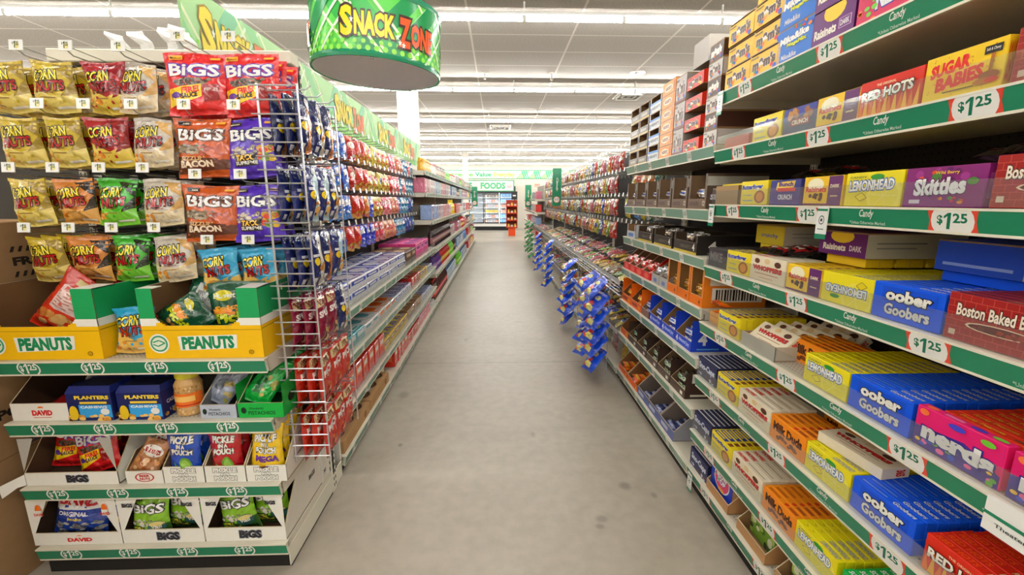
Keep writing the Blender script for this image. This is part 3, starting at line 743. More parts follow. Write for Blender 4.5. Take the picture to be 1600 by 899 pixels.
pbox('chocolate_raisin_box', .165, .09, .028, (240, 206, 62), rf, Rc(.1, .3, .5, .7, (170, 120, 40)) + Rc(.66, 0, 1, 1, (240, 206, 62)) + Rc(.8, .2, .9, .8, (110, 50, 100)))
bf = Rc(0, 0, 1, 1, (236, 216, 66)) + Pg([(0, .62), (1, .78), (1, 1), (0, 1)], (240, 222, 60)) + T('Butterfinger', .04, .6, .84, .86, (30, 56, 150), out=(250, 246, 220), bold=.04, ow=.05, rot=.04) + El(.74, .32, .2, .28, (150, 92, 40)) + El(.74, .32, .13, .2, (214, 150, 60)) + T('crunchy', .1, .36, .44, .44, (70, 130, 190)) + Rc(.1, .14, .5, .18, (120, 150, 180))
pbox('peanut_butter_candy_box', .18, .092, .027, (238, 218, 62), bf, Rc(.05, .1, .62, .9, (40, 60, 140)) + Rc(.1, .3, .5, .7, (230, 210, 90)) + Rc(.72, .1, .86, .9, (120, 70, 40)))
cf = Rc(0, 0, 1, 1, (44, 48, 116)) + Pg([(.2, .6), (.8, .7), (.84, .96), (.24, .92)], (226, 196, 90)) + T('Bunch', .3, .74, .78, .92, (60, 40, 120), bold=.04) + Rc(.26, .54, .86, .68, (190, 44, 40)) + T('CRUNCH', .3, .2, .78, .42, (214, 214, 224), out=(30, 30, 90), bold=.05, ow=.05)
pbox('crunch_candy_box', .165, .088, .028, (46, 50, 120), cf, Rc(.2, .2, .8, .8, (170, 50, 60)))
cf2 = Rc(0, 0, 1, 1, (60, 40, 96)) + Pg([(.0, .5), (1, .8), (1, 1), (0, 1)], (52, 60, 140)) + Blobs(.2, .55, .9, .9, 12, .08, [(140, 90, 60), (180, 130, 70)], 5, 1.6) + Rc(.25, .3, .82, .56, (150, 40, 56)) + T('CRUNCH', .29, .34, .78, .52, 'f0ece4', bold=.04)
pbox('crunch_candy_box_b', .165, .088, .028, (70, 44, 110), cf2, Rc(.2, .2, .8, .8, (60, 70, 150)))
hf = Rc(0, 0, 1, 1, (200, 52, 34))
for k in range(12): hf += Pg([(k / 12, 0), (k / 12 + .09, 0), (k / 12 + .03 + .02 * (k % 3), .5 + .1 * (k % 2))], (234, 176, 70) if k % 2 else (220, 120, 48))
hf += T('THE ORIGINAL', .3, .8, .62, .87, 'f0d8b0') + T('RED HOTS', .06, .46, .9, .74, 'f6f2e6', out=(60, 24, 18), bold=.04, ow=.06, rot=.05)
pbox('red_hot_candy_box', .185, .094, .027, (196, 46, 30), hf, T('RED HOTS', .06, .2, .55, .8, (228, 92, 40), bold=.03) + T('RED HOTS', .66, .2, .95, .8, (236, 200, 150), bold=.03))
sf = Rc(0, 0, 1, 1, (240, 206, 60)) + Blobs(.03, .05, .97, .95, 26, .012, [(206, 150, 50)], 4, 2) + T('SUGAR', .08, .55, .6, .86, (206, 46, 40), out=(250, 230, 120), bold=.06, ow=.03, rot=.18) + T('BABIES', .18, .24, .78, .56, (206, 46, 40), out=(250, 230, 120), bold=.06, ow=.03, rot=.18) + Rc(.76, .74, .96, .9, (30, 26, 24)) + T('Soft & Chewy', .78, .78, .94, .86, 'f4f0e6') + Pg([(.84, .4), (.88, .4), (.89, .74), (.85, .74)], (160, 100, 40)) + El(.86, .3, .12, .1, (150, 92, 36)) + El(.8, .2, .12, .07, (186, 120, 50)) + El(.9, .2, .08, .06, (196, 70, 44)) + Rc(.3, .14, .7, .17, (120, 90, 40))
pbox('sugar_caramel_candy_box', .17, .1, .028, (242, 208, 62), sf, T('SUGAR BABIES', .2, .2, .8, .8, (206, 60, 44)), T('SUGAR BABIES', .1, .1, .9, .9, (206, 46, 40)))
kf = Rc(0, 0, 1, 1, (142, 36, 34))
for j in range(7):
    kf += Rc(0, j / 7, 1, j / 7 + .012, (186, 90, 80))
    for k in range(9): kf += Rc((k + .5 * (j % 2)) / 9, j / 7, (k + .5 * (j % 2)) / 9 + .006, (j + 1) / 7, (186, 90, 80))
kf += T('Boston Baked Beans', .1, .54, .94, .8, 'f4ead8', out=(30, 16, 14), bold=.03, ow=.05) + El(.55, .38, .34, .1, (238, 220, 190)) + El(.55, .38, .31, .08, (90, 30, 26)) + Blobs(.3, .3, .8, .44, 14, .03, [(120, 40, 30), (150, 60, 40)], 2, 1.6) + Rc(.06, .1, .13, .22, (220, 200, 180))
pbox('candied_peanut_box', .2, .105, .028, (140, 36, 34), kf, Rc(.05, .2, .9, .75, (110, 28, 28)) + Rc(.5, .3, .9, .5, (200, 150, 130)), Rc(.1, .1, .9, .9, (120, 30, 30)))
wf = Rc(0, 0, 1, 1, (240, 230, 206)) + T('WHOPPERS', .08, .42, .92, .62, (190, 36, 34), out=(60, 24, 20), bold=.06, ow=.03) + El(.2, .8, .08, .11, (96, 60, 40)) + El(.5, .84, .08, .11, (230, 206, 160)) + El(.8, .78, .09, .12, (84, 52, 36)) + Rc(.16, .28, .84, .31, (170, 120, 100)) + Rc(.3, .12, .7, .15, (200, 160, 140))
pbox('malted_milk_ball_box', .215, .094, .034, (242, 232, 210), wf, T('WHOPPERS', .04, .25, .38, .8, (196, 48, 44), bold=.05) + Rc(.42, .46, .94, .54, (120, 100, 84)), T('365', .2, .5, .85, .85, (196, 48, 44), bold=.05))
mf = Rc(0, 0, 1, 1, (232, 146, 44)) + T('Milk Duds', .08, .42, .92, .82, (58, 28, 22), bold=.05) + Blobs(.1, .08, .9, .3, 10, .06, [(96, 54, 34), (120, 70, 40)], 6, 1.6)
pbox('caramel_milk_candy_box', .185, .09, .026, (234, 150, 46), mf, Rc(.08, .3, .42, .7, (196, 104, 40)) + El(.62, .5, .05, .3, (200, 60, 40)) + Rc(.7, .25, .93, .75, (170, 84, 40)), Rc(.1, .2, .9, .5, (200, 110, 40)))
nf_ = Rc(0, 0, 1, 1, (206, 40, 110)) + Pg([(.0, .0), (1, .0), (1, .3), (.6, .62), (0, .5)], (70, 50, 130)) + Blobs(.05, .05, .95, .5, 22, .05, [(240, 120, 170), (120, 180, 80), (60, 90, 190), (240, 200, 90)], 8, 1.5) + T('nerds', .1, .24, .94, .66, 'f4f2f0', out=(40, 40, 120), bold=.06, ow=.05, rot=-.04) + El(.1, .9, .06, .08, (240, 130, 80)) + El(.5, .88, .1, .07, (70, 70, 180)) + El(.84, .88, .08, .07, (120, 190, 70))
pbox('tangy_pebble_candy_box', .19, .1, .026, (216, 44, 116), nf_, El(.12, .5, .07, .3, (240, 130, 80)) + Rc(.28, .3, .5, .7, (240, 150, 190)) + El(.66, .5, .09, .3, (70, 70, 180)) + El(.88, .5, .08, .3, (130, 196, 80)))
kf2 = Rc(0, 0, 1, 1, (122, 40, 106)) + Blobs(.02, .6, .98, .98, 14, .06, [(150, 60, 130), (90, 30, 90), (210, 90, 60), (80, 120, 60)], 9, 1.8) + T('Skittles', .14, .3, .8, .74, 'f6f4f4', out=(90, 24, 80), bold=.05, ow=.05, rot=.08) + T('Wild Berry', .4, .8, .7, .9, (236, 196, 90)) + Rc(.1, .08, .25, .18, (220, 210, 220)) + Blobs(.5, .1, .8, .24, 8, .03, [(200, 60, 60), (230, 150, 60), (90, 130, 60)], 3, 1.6)
pbox('chewy_fruit_candy_box', .185, .092, .028, (130, 44, 112), kf2, Rc(.1, .2, .9, .8, (96, 34, 92)) + Rc(.2, .35, .6, .65, (190, 150, 190)), Rc(.2, .2, .8, .8, (170, 90, 150)))
df_ = Rc(0, 0, 1, 1, (52, 48, 50)) + T('MIKE', .1, .3, .8, .8, (120, 112, 112), bold=.04)
pbox('dark_mint_candy_box', .165, .086, .028, (58, 54, 56), df_, Rc(.05, .3, .95, .7, (90, 86, 86)))
yf = Rc(0, 0, 1, 1, (36, 40, 78)) + T('Sno-Caps', .08, .34, .92, .8, (214, 218, 230), bold=.05) + Blobs(.1, .06, .9, .26, 9, .05, [(200, 205, 220), (90, 60, 50)], 2, 1.8)
pbox('nonpareil_candy_box', .19, .096, .024, (30, 32, 60), yf, Rc(.03, .62, .97, .95, (214, 214, 220)) + Rc(.03, .3, .97, .55, (34, 36, 60)))
ff = Rc(0, 0, 1, 1, (204, 60, 36)) + Blobs(.1, .1, .9, .6, 12, .08, [(120, 40, 30), (226, 140, 60)], 3, 1.6) + T('Fruity Peanuts', .08, .6, .9, .84, (244, 206, 80), bold=.04)
pbox('fruity_peanut_candy_box', .19, .096, .028, (206, 60, 36), ff, T('Fruity Peanuts', .12, .3, .6, .8, (240, 200, 90), bold=.03) + Rc(.7, .3, .9, .6, (120, 70, 60)))
gf2 = Rc(0, 0, 1, 1, (30, 150, 70)) + T('SOUR PUNCH', .06, .3, .94, .76, 'f0f6ee', out=(16, 90, 40), bold=.05, ow=.04)
pbox('sour_straw_candy_box', .21, .09, .03, (36, 168, 80), gf2, T('SOUR PUNCH', .04, .2, .5, .84, 'f2f8f0', bold=.04) + Rc(.54, .1, .6, .9, 'e8f4e8') + Rc(.66, .1, .72, .9, 'e8f4e8'), Rc(.1, .2, .9, .8, (24, 120, 60)))
bl = Rc(0, 0, 1, 1, (34, 58, 160)) + Ring(.52, .58, .36, .36, .1, (236, 240, 248), 24) + El(.52, .58, .32, .32, (206, 80, 120), 20) + T('BLOW', .28, .6, .76, .76, 'f8f6f4', out=(60, 60, 150), bold=.06, ow=.05) + T('POP', .34, .44, .7, .6, 'f8f6f4', out=(60, 60, 150), bold=.06, ow=.05) + T('minis', .4, .24, .66, .36, (244, 200, 90), bold=.04) + Blobs(.1, .1, .9, .9, 8, .05, [(60, 160, 90), (200, 60, 90), (60, 110, 200)], 7, 1.2)
pbox('lollipop_candy_box', .19, .165, .06, (36, 60, 164), bl, None, None, (190, 150, 112))
sk_ = Rc(0, 0, 1, 1, (130, 166, 74)) + Blobs(.05, .05, .95, .95, 26, .08, [(90, 120, 60), (180, 200, 110), (226, 230, 200), (60, 60, 50)], 5, 1.4)
pbox('green_novelty_candy_box', .16, .145, .05, (130, 160, 80), sk_)

# display cases: a printed tray, open in front over a low lip, cardboard inside
def case(key, w_, d_, h_, col, lip, front, side=None, inner=(150, 120, 88), top=None, cutw=.8, shape='box', t=.004, mat='card', backh=None, wall=None, sidecol=None):
    """returns dict of part meshes; origin front-bottom centre. shape box: closed front frame with a cut window; slope: sides fall from the back to the lip"""
    P = {}; bh = backh or h_
    m = MB(); x = w_ / 2; ci = inner
    m.box(-x, x, 0, d_, 0, t, ci, 'kraft')
    m.box(-x, x, d_ - t, d_, t, bh, {'f': ci, 'b': col, 'l': col, 'r': col, 't': ci, 'u': col}, mat)
    sc = sidecol or col
    for s_ in (-1, 1):
        a = s_ * x; b_ = s_ * (x - t)
        prof = [(0, t), (d_ - t, t), (d_ - t, h_), (0, h_ if shape == 'box' else lip)]
        if shape == 'slope': prof = [(0, t), (d_ - t, t), (d_ - t, h_), (d_ * .35, h_), (0, lip)]
        vs = [(a, y, z) for y, z in prof] + [(b_, y, z) for y, z in prof]; n_ = len(prof)
        fs = [tuple(range(n_)) if s_ > 0 else tuple(range(n_))[::-1], tuple(range(n_, 2 * n_))[::-1] if s_ > 0 else tuple(range(n_, 2 * n_))]
        cl = [sc, ci]
        for k in range(n_): q = (k + 1) % n_; fs.append((k, k + n_, q + n_, q) if s_ > 0 else (k, q, q + n_, k + n_)); cl.append((206, 190, 160))
        m.add(vs, fs, cl, mat)
        if side:
            lim = [(c_, [p for p in ps]) for c_, ps in side]
            art(m, lim, right_map(0, d_, 0, h_, x) if s_ > 0 else left_map(0, d_, 0, h_, -x), mat)
    if shape == 'box' and cutw < 1:
        fw = w_ * (1 - cutw) / 2
        for s_ in (-1, 1): m.box(min(s_ * x, s_ * (x - fw)), max(s_ * x, s_ * (x - fw)), 0, t, lip, h_, {'f': col, 'b': ci, 't': ci, 'l': ci, 'r': ci, 'u': ci}, mat)
    P['carton'] = m.mesh('carton')
    m = MB(); m.box(-x, x, -.0006, t, 0, lip, {'f': col, 'b': ci, 't': (206, 190, 160), 'l': col, 'r': col, 'u': col}, mat)
    art(m, front, front_map(-x, x, 0, lip, -.0006), mat); P['printed_lip'] = m.mesh('printed_lip')
    if top is not None: m = MB(); m.box(-x, x, d_ * top, d_, h_, h_ + t, {'t': col, 'f': ci, 'b': ci, 'u': ci}, mat); P['lid'] = m.mesh('lid')
    P['dims'] = (w_, d_, h_); return P
def put_case(P, name, label, cat, loc, rz, group=None, tilt=0):
    e = empty(name, label, cat, loc, rz, group)
    if tilt: e.rotation_euler = (0, tilt, rz)
    for k, me in P.items():
        if k != 'dims': obj(k, me, parent=e)
    return e

# ================================================================ bags
def bag(key, w_, h_, t_, bg, layers, seed=1, nu=10, nv=13, bgf=None, wr=1.0, mat='foil', seal=.07, back=None, bend=.008, hang=True):
    r = random.Random(seed); ph = [r.uniform(0, 6.28) for _ in range(8)]; k1, k2 = r.uniform(5, 9), r.uniform(6, 10)
    def pu(u): return max(0., 1 - abs(2 * u - 1) ** 2.6) ** .75
    def pv(v):
        q = min(1, max(0, (v - seal) / (1 - 2 * seal))); return max(0., 1 - abs(2 * q - 1) ** 2.6) ** .65
    def ht(u, v):
        p = pu(u) * pv(v); s = min(1., 1.6 * p)
        a = math.sin(k1 * u + 4 * v + ph[0]) * math.sin(k2 * v - 3 * u + ph[1])
        c = 1 - abs(math.sin(6.5 * u - 3.2 * v + ph[2])); e = 1 - abs(math.sin(5 * u + 6 * v + ph[3]))
        return t_ / 2 * p * (.8 + .4 * (1 - v)) + wr * s * (.0045 * a + .004 * c ** 3 + .0045 * e ** 4) + .0009 * math.sin(34 * u + ph[4]) * (1 - p)
    def xz(u, v):
        p = pv(v); x = (u - .5) * w_ * (1 - .06 * p) + .004 * wr * math.sin(5 * v + ph[5]) * (1 if u > .5 else -1) * abs(2 * u - 1)
        z = -(1 - v) * h_ - .006 * wr * math.sin(4 * u + ph[6]) * (1 - v) ** 2 - .004 * wr * math.sin(5 * u + ph[7]) * v ** 6
        return x, z
    def bd(v): return bend * math.sin(2.4 * v + ph[2])
    def mp(u, v, d): x, z = xz(u, v); return (x, -ht(u, v) + bd(v) - d, z)
    def nf(u, v):
        e = .012; a = Vector(mp(min(1, u + e), v, 0)) - Vector(mp(max(0, u - e), v, 0)); c = Vector(mp(u, min(1, v + e), 0)) - Vector(mp(u, max(0, v - e), 0))
        return tuple(a.cross(c).normalized())
    m = MB(); vs = []; ns = []; fs = []; cl = []
    for j in range(nv + 1):
        for i in range(nu + 1): vs.append(mp(i / nu, j / nv, 0)); ns.append(nf(i / nu, j / nv))
    for j in range(nv):
        for i in range(nu):
            a = j * (nu + 1) + i; fs.append((a, a + 1, a + nu + 2, a + nu + 1)); cl.append(bgf((i + .5) / nu, (j + .5) / nv) if bgf else bg)
    m.add(vs, fs, cl, mat, ns)
    n2, m2 = max(4, nu // 2), max(4, nv // 2); vs = []; ns = []; fs = []
    for j in range(m2 + 1):
        for i in range(n2 + 1):
            u, v = i / n2, j / m2; x, z = xz(u, v); vs.append((x, ht(u, v) * .8 + bd(v) + .0004, z)); q = nf(u, v); ns.append((q[0], -q[1], q[2]))
    for j in range(m2):
        for i in range(n2): a = j * (n2 + 1) + i; fs.append((a, a + n2 + 1, a + n2 + 2, a + 1))
    m.add(vs, fs, back or bg, mat, ns)
    if layers: art(m, layers, mp, mat, nu, nv, .0007, .00022, nf)
    if hang: art(m, El(.5, .975, .09, .008, (20, 18, 16), 8), mp, mat, 0, 0, .0012, .0001, nf)
    PB[key] = (m.mesh(key), w_, h_, t_); return PB[key]
def cornnuts(key, base, sw, accent, seed):
    o = Pg([(0, 0), (1, 0), (1, .42), (.55, .3), (0, .5)], sw) + Pg([(.45, 1), (1, .62), (1, 1)], accent) + Pg([(.7, .28), (1, .38), (1, .66)], accent)
    o += Blobs(.06, .06, .34, .26, 7, .065, [(214, 150, 70), (190, 116, 50), (236, 190, 110)], seed, .8)
    o += T('CORN', .08, .58, .68, .8, (246, 228, 84), out=BLK, bold=.025, ow=.075, rot=.1, arc=.06)
    o += T('NUTS', .18, .4, .82, .6, (160, 28, 32), out=(40, 8, 10), bold=.03, ow=.06, rot=.1) + T('original', .28, .35, .58, .4, (120, 40, 30))
    o += Rc(.54, .08, .92, .12, 'f0eee6') + Rc(.3, .27, .6, .29, (150, 120, 70)) + Rc(0, .94, 1, 1, base)
    return bag(key, .15, .172, .044, base, o, seed, 10, 12, wr=1.1)
cornnuts('corn_nut_bag_gold', (200, 178, 70), (226, 208, 128), (150, 128, 50), 3)
cornnuts('corn_nut_bag_red', (150, 26, 34), (220, 196, 96), (120, 20, 28), 4)
cornnuts('corn_nut_bag_silver', (198, 190, 178), (228, 212, 180), (206, 168, 110), 5)
cornnuts('corn_nut_bag_orange', (196, 128, 60), (222, 172, 104), (40, 30, 24), 6)
cornnuts('corn_nut_bag_green', (70, 164, 52), (126, 194, 74), (30, 40, 24), 7)
cornnuts('corn_nut_bag_blue', (60, 160, 200), (226, 190, 110), (90, 180, 214), 8)
def seedbag(key, base, dark, seed, kind, w_=.185, h_=.222):
    o = []
    if kind == 'fire':
        o += Rc(0, 0, 1, .5, base) + Blobs(.15, .48, .75, .58, 40, .05, [(96, 84, 70), (130, 118, 100), (70, 60, 50)], seed, .6) + Pg([(.02, .12), (.62, .3), (.62, .5), (.02, .42)], (240, 206, 50)) + El(.16, .32, .1, .05, (96, 60, 140)) + T('FIRE!', .28, .36, .58, .46, (206, 40, 36), bold=.05, rot=.12) + T('SAUCE', .26, .28, .54, .36, (40, 30, 40), bold=.05, rot=.12)
        o += Pg([(.66, .2), (.92, .24), (.92, .5), (.64, .48)], (140, 34, 38)) + T('FIRE!', .68, .38, .9, .43, 'e8c8c0')
    elif kind == 'bacon':
        o += Rc(0, .42, .62, .54, (130, 116, 96)) + Blobs(.05, .4, .6, .56, 50, .04, [(150, 136, 116), (90, 78, 66), (180, 166, 146)], seed, .6) + Blobs(.52, .3, .95, .52, 16, .09, [(176, 90, 70), (140, 62, 50), (206, 120, 96)], seed, .7) + Pg([(.0, .06), (1, .14), (1, .3), (0, .36)], (84, 44, 30)) + T('SIZZLIN', .1, .29, .56, .36, (230, 190, 140), bold=.03) + T('BACON', .08, .17, .7, .29, (240, 226, 200), out=(120, 50, 30), bold=.05, ow=.04)
    elif kind == 'taco':
        o += Blobs(.06, .36, .62, .52, 44, .045, [(180, 170, 150), (120, 108, 96), (210, 200, 186)], seed, .6) + Blobs(.6, .26, .96, .52, 18, .09, [(226, 190, 80), (190, 150, 60), (110, 140, 60), (200, 70, 50)], seed, .7) + Rc(.16, .2, .6, .4, (30, 24, 30)) + T('TACO', .18, .29, .58, .39, (244, 196, 90), bold=.05) + T('SUPREME', .18, .22, .6, .28, (236, 230, 220), bold=.03)
    elif kind == 'dill':
        o += Pg([(0, 0), (1, 0), (1, .34), (0, .3)], (50, 84, 40)) + Blobs(.05, .32, .6, .46, 40, .045, [(170, 166, 146), (110, 104, 90), (200, 196, 180)], seed, .6) + El(.72, .3, .22, .14, (52, 90, 84)) + El(.72, .36, .19, .06, (220, 206, 140)) + T('Vlasic', .58, .25, .88, .33, 'f0ece0', bold=.03) + T('DILL', .1, .2, .42, .28, (226, 220, 90), bold=.05) + T('PICKLE', .08, .08, .56, .19, (226, 220, 90), bold=.05)
    o += T('BiGS', .08, .62, .92, .82, 'f6f4f2', out=dark, bold=.03, ow=.06) + Rc(.1, .88, .32, .95, (30, 24, 22) if kind != 'fire' else (240, 170, 50)) + T('BIGGER', .12, .895, .3, .935, 'f4e8d0' if kind != 'fire' else BLK, bold=.03) + Rc(.76, .9, .92, .94, (240, 180, 80))
    return bag(key, w_, h_, .04, base, o, seed, 10, 12, wr=.8)
seedbag('seed_bag_red', (202, 40, 42), (96, 60, 150), 11, 'fire')
seedbag('seed_bag_orange', (190, 92, 40), (70, 34, 24), 12, 'bacon')
seedbag('seed_bag_purple', (84, 52, 170), (30, 24, 70), 13, 'taco')
seedbag('seed_bag_green', (140, 186, 60), (24, 28, 22), 14, 'dill', .16, .2)
def mix(a, b_, t): return tuple(int(a[i] + (b_[i] - a[i]) * t) for i in range(3))
def candybag(key, c1, c2, c3, seed, w_=.135, h_=.2, t_=.04, nu=7, nv=9, style=0, wr=1.1):
    """small-print bag: header, emblem, contents"""
    r = random.Random(seed); o = []
    if style == 0: o = Rc(0, .8, 1, 1, c2) + El(.5, .62, .4, .14, c3, 12) + Rc(.22, .59, .78, .65, mix(c3, (250, 250, 245), .8)) + Blobs(.1, .1, .9, .44, 14, .09, [c2, mix(c1, c2, .5), c3], seed, .7)
    elif style == 1: o = Pg([(0, .2), (1, .46), (1, .0), (0, 0)], c2) + Pg([(.1, .55), (.9, .68), (.9, .86), (.1, .76)], c3) + Rc(.3, .64, .7, .72, mix(c3, (255, 255, 250), .75)) + Blobs(.15, .08, .85, .34, 12, .08, [c3, mix(c2, (60, 40, 30), .5)], seed, .7)
    elif style == 2: o = Rc(0, .0, .34, 1, c2) + El(.6, .56, .3, .2, c3, 12) + Rc(.4, .53, .8, .59, mix(c3, (20, 20, 60), .6)) + Blobs(.4, .06, .95, .32, 12, .08, [mix(c1, (255, 240, 200), .5), c2], seed, .7)
    elif style == 3: o = Rc(0, .74, 1, 1, c2) + Rc(.12, .78, .88, .92, c3) + Rc(.06, .06, .94, .7, mix(c1, (150, 110, 70), .35)) + Blobs(.08, .08, .92, .66, 34, .075, [c1, mix(c1, (240, 220, 180), .35), mix(c1, (0, 0, 0), .35), c3], seed, .75)
    return bag(key, w_, h_, t_, c1, o, seed, nu, nv, wr=wr)

# ================================================================ boxed candy bay
SH = ['bottom shelf', 'second shelf', 'third shelf', 'fourth shelf', 'fifth shelf', 'sixth shelf', 'seventh shelf', 'top shelf']
DESC = {'lemon_candy_box': 'yellow lemon candy box', 'lemon_candy_box_b': 'yellow lemon candy box', 'goober_candy_box': 'blue chocolate peanut box', 'chocolate_raisin_box': 'yellow and purple raisin candy box',
        'peanut_butter_candy_box': 'yellow peanut butter crisp candy box', 'crunch_candy_box': 'navy crisped chocolate box', 'crunch_candy_box_b': 'purple crisped chocolate box', 'red_hot_candy_box': 'red flame-printed cinnamon candy box',
        'sugar_caramel_candy_box': 'yellow caramel candy box with red lettering', 'candied_peanut_box': 'brick-red candied peanut box', 'malted_milk_ball_box': 'cream malted milk ball box', 'caramel_milk_candy_box': 'orange caramel candy box',
        'tangy_pebble_candy_box': 'pink tangy pebble candy box', 'chewy_fruit_candy_box': 'purple chewy fruit candy box', 'dark_mint_candy_box': 'dark grey candy box', 'nonpareil_candy_box': 'navy nonpareil candy box with white edge', 'fruity_peanut_candy_box': 'orange-red fruity candy box', 'sour_straw_candy_box': 'green sour straw candy box'}
rnd = random.Random(7)
def boxrow(s, Y, key, n_, d0=.02, skip=(), extra='', tilt=0):
    me, w_, h_, d_ = PB[key]
    for i in range(n_):
        if i in skip: continue
        yy = Y + rnd.uniform(-.002, .002)
        item(key.replace('_b', '') if key.endswith('_b') else key, me, f"{DESC[key]}, {nth(i)} in line{extra}, {SH[s]} of boxed candy", 'candy box', atR(yy, d0 + i * (d_ + .0015), ZR1[s] + .0005),
             (0, 0, RR + rnd.uniform(-.003, .003)), f"{DESC[key]} row on {SH[s]}")
def tray_card(s, Y, w_, d_, h_, col, label, front=None, d0=.015):
    P = case('c', w_, d_, h_, col, h_, front or [], shape='slope')
    put_case({k: v for k, v in P.items()}, 'carton_tray', label, 'carton', atR(Y, d0, ZR1[s] + .0005), RR)
# seventh shelf up
for Y, k, n_ in ((1.705, 'peanut_butter_candy_box', 3), (1.525, 'crunch_candy_box_b', 3), (1.357, 'chocolate_raisin_box', 3), (1.180, 'red_hot_candy_box', 3), (1.0, 'sugar_caramel_candy_box', 5), (.80, 'candied_peanut_box', 4), (.6, 'lemon_candy_box', 2)): boxrow(6, Y, k, n_)
# sixth
for Y, k, n_ in ((1.745, 'peanut_butter_candy_box', 9), (1.555, 'crunch_candy_box', 2), (1.372, 'chocolate_raisin_box', 9), (1.186, 'lemon_candy_box', 12), (.993, 'chewy_fruit_candy_box', 9), (.79, 'candied_peanut_box', 9), (.585, 'goober_candy_box', 6)): boxrow(5, Y, k, n_)
# fifth
for Y, k, n_ in ((1.985, 'dark_mint_candy_box', 8), (1.805, 'peanut_butter_candy_box', 5), (1.603, 'malted_milk_ball_box', 4), (1.405, 'chocolate_raisin_box', 8), (1.222, 'lemon_candy_box_b', 13), (1.030, 'goober_candy_box', 13), (.828, 'candied_peanut_box', 11), (.62, 'red_hot_candy_box', 8)): boxrow(4, Y, k, n_)
# fourth
for Y, k, n_ in ((1.83, 'peanut_butter_candy_box', 10), (1.25, 'lemon_candy_box', 12), (1.058, 'goober_candy_box', 12), (.858, 'tangy_pebble_candy_box', 1), (.655, 'tangy_pebble_candy_box', 1)): boxrow(3, Y, k, n_, extra='' if Y != .655 else ' at far end')
boxrow(3, .83, 'fruity_peanut_candy_box', 9, .06); boxrow(3, .635, 'fruity_peanut_candy_box', 8, .06, extra=' at far end')
boxrow(3, 1.437, 'caramel_milk_candy_box', 6, .10)
# third
for Y, k, n_ in ((1.985, 'nonpareil_candy_box', 8), (1.79, 'peanut_butter_candy_box', 8), (1.586, 'malted_milk_ball_box', 5), (1.378, 'caramel_milk_candy_box', 6), (1.19, 'lemon_candy_box', 8), (.995, 'goober_candy_box', 12), (.78, 'red_hot_candy_box', 9), (.58, 'tangy_pebble_candy_box', 8)): boxrow(2, Y, k, n_)
# second
for Y, k, n_ in ((1.985, 'nonpareil_candy_box', 8), (1.79, 'peanut_butter_candy_box', 6), (1.585, 'malted_milk_ball_box', 5), (1.372, 'caramel_milk_candy_box', 6), (1.185, 'lemon_candy_box', 7)): boxrow(1, Y, k, n_)
boxrow(1, .97, 'sour_straw_candy_box', 5, .02)
# bottom
boxrow(0, 1.98, 'nonpareil_candy_box', 7)
def wrapj(key, label, cat, loc, rot, group=None, nm=None): return item(nm or key, PB[key][0], label, cat, loc, rot, group)
# loose boxes
wrapj('malted_milk_ball_box', 'loose cream malted milk ball box lying flat on yellow boxes, third shelf up', 'candy box', atR(1.17, .06, .632 + .0945 + .034), (-PI / 2, 0, RR + .12))
wrapj('caramel_milk_candy_box', 'orange caramel candy box lying flat in front of its row, fourth shelf up', 'candy box', atR(1.437, .105, ZR1[3] + .027), (-PI / 2, 0, RR))
wrapj('caramel_milk_candy_box', 'orange caramel candy box standing at the back of its row, third shelf up', 'candy box', atR(1.39, .23, ZR1[2] + .001), (0, 0, RR))
for i in range(5):
    wrapj('malted_milk_ball_box', f"cream malted milk ball box, {nth(i)} of a leaning row on the fourth shelf up", 'candy box', atR(1.602, .035 + .064 * i, ZR1[3] + .034), (-.85, 0, RR), 'leaning malted milk ball boxes')
# carton trays
tray_card(6, 1.905, .19, .26, .045, (170, 50, 40), 'low red carton tray at the far end of the seventh shelf up', None)
tray_card(5, 1.945, .19, .28, .08, (158, 128, 84), 'kraft carton tray of yellow packets on the sixth shelf up')
for i in range(3):
    wrapj('peanut_butter_candy_box', f"yellow peanut butter crisp box lying in the kraft tray, {['lowest', 'middle', 'topmost'][i]} one", 'candy box', atR(1.945, .04, ZR1[5] + .006 + .0275 * (i + 1)), (-PI / 2, 0, RR), 'boxes in the kraft tray')
tray_card(3, 1.602, .22, .36, .055, (196, 190, 178), 'white carton tray under the leaning malted milk ball boxes')
# display cases stacked on the top shelf
def mm_front(base, txt, dots_): return Rc(0, 0, 1, 1, base) + T("m&m's", .1, .3, .86, .8, txt, out='f4f0e4', bold=.07, ow=.035, rot=.03) + Blobs(.2, .08, .95, .3, 8, .05, dots_, 5, 2) + Rc(.04, .84, .3, .92, mix(base if isinstance(base, tuple) else (60, 40, 30), (20, 16, 12), .5))
MMD = [(206, 50, 40), (60, 140, 60), (50, 90, 180), (230, 130, 40)]
YEL, RED, BRN = (232, 190, 50), (206, 56, 40), (72, 48, 38)
cy = case('y', .19, .3, .085, YEL, .079, mm_front(YEL, (66, 38, 26), MMD), [(c_, p) for c_, p in Rc(.1, .3, .3, .7, (244, 236, 200)) + T('48', .4, .35, .6, .65, (90, 60, 30))], shape='box', cutw=1, top=.0)
for c_, (Y, n_) in enumerate(((1.945, 3), (1.752, 4))):
    for i in range(n_):
        put_case(cy, 'candy_case', f"yellow printed candy case, {['lowest', 'second', 'third', 'topmost'][i]} of the {['three', 'four'][c_]}-high stack on the top shelf", 'candy case', atR(Y, .012 + .006 * (i % 2), ZR1[7] + .0005 + i * .0895), RR + (.004 if i == 1 else 0), 'yellow candy cases')
MI = (36, 110, 190)
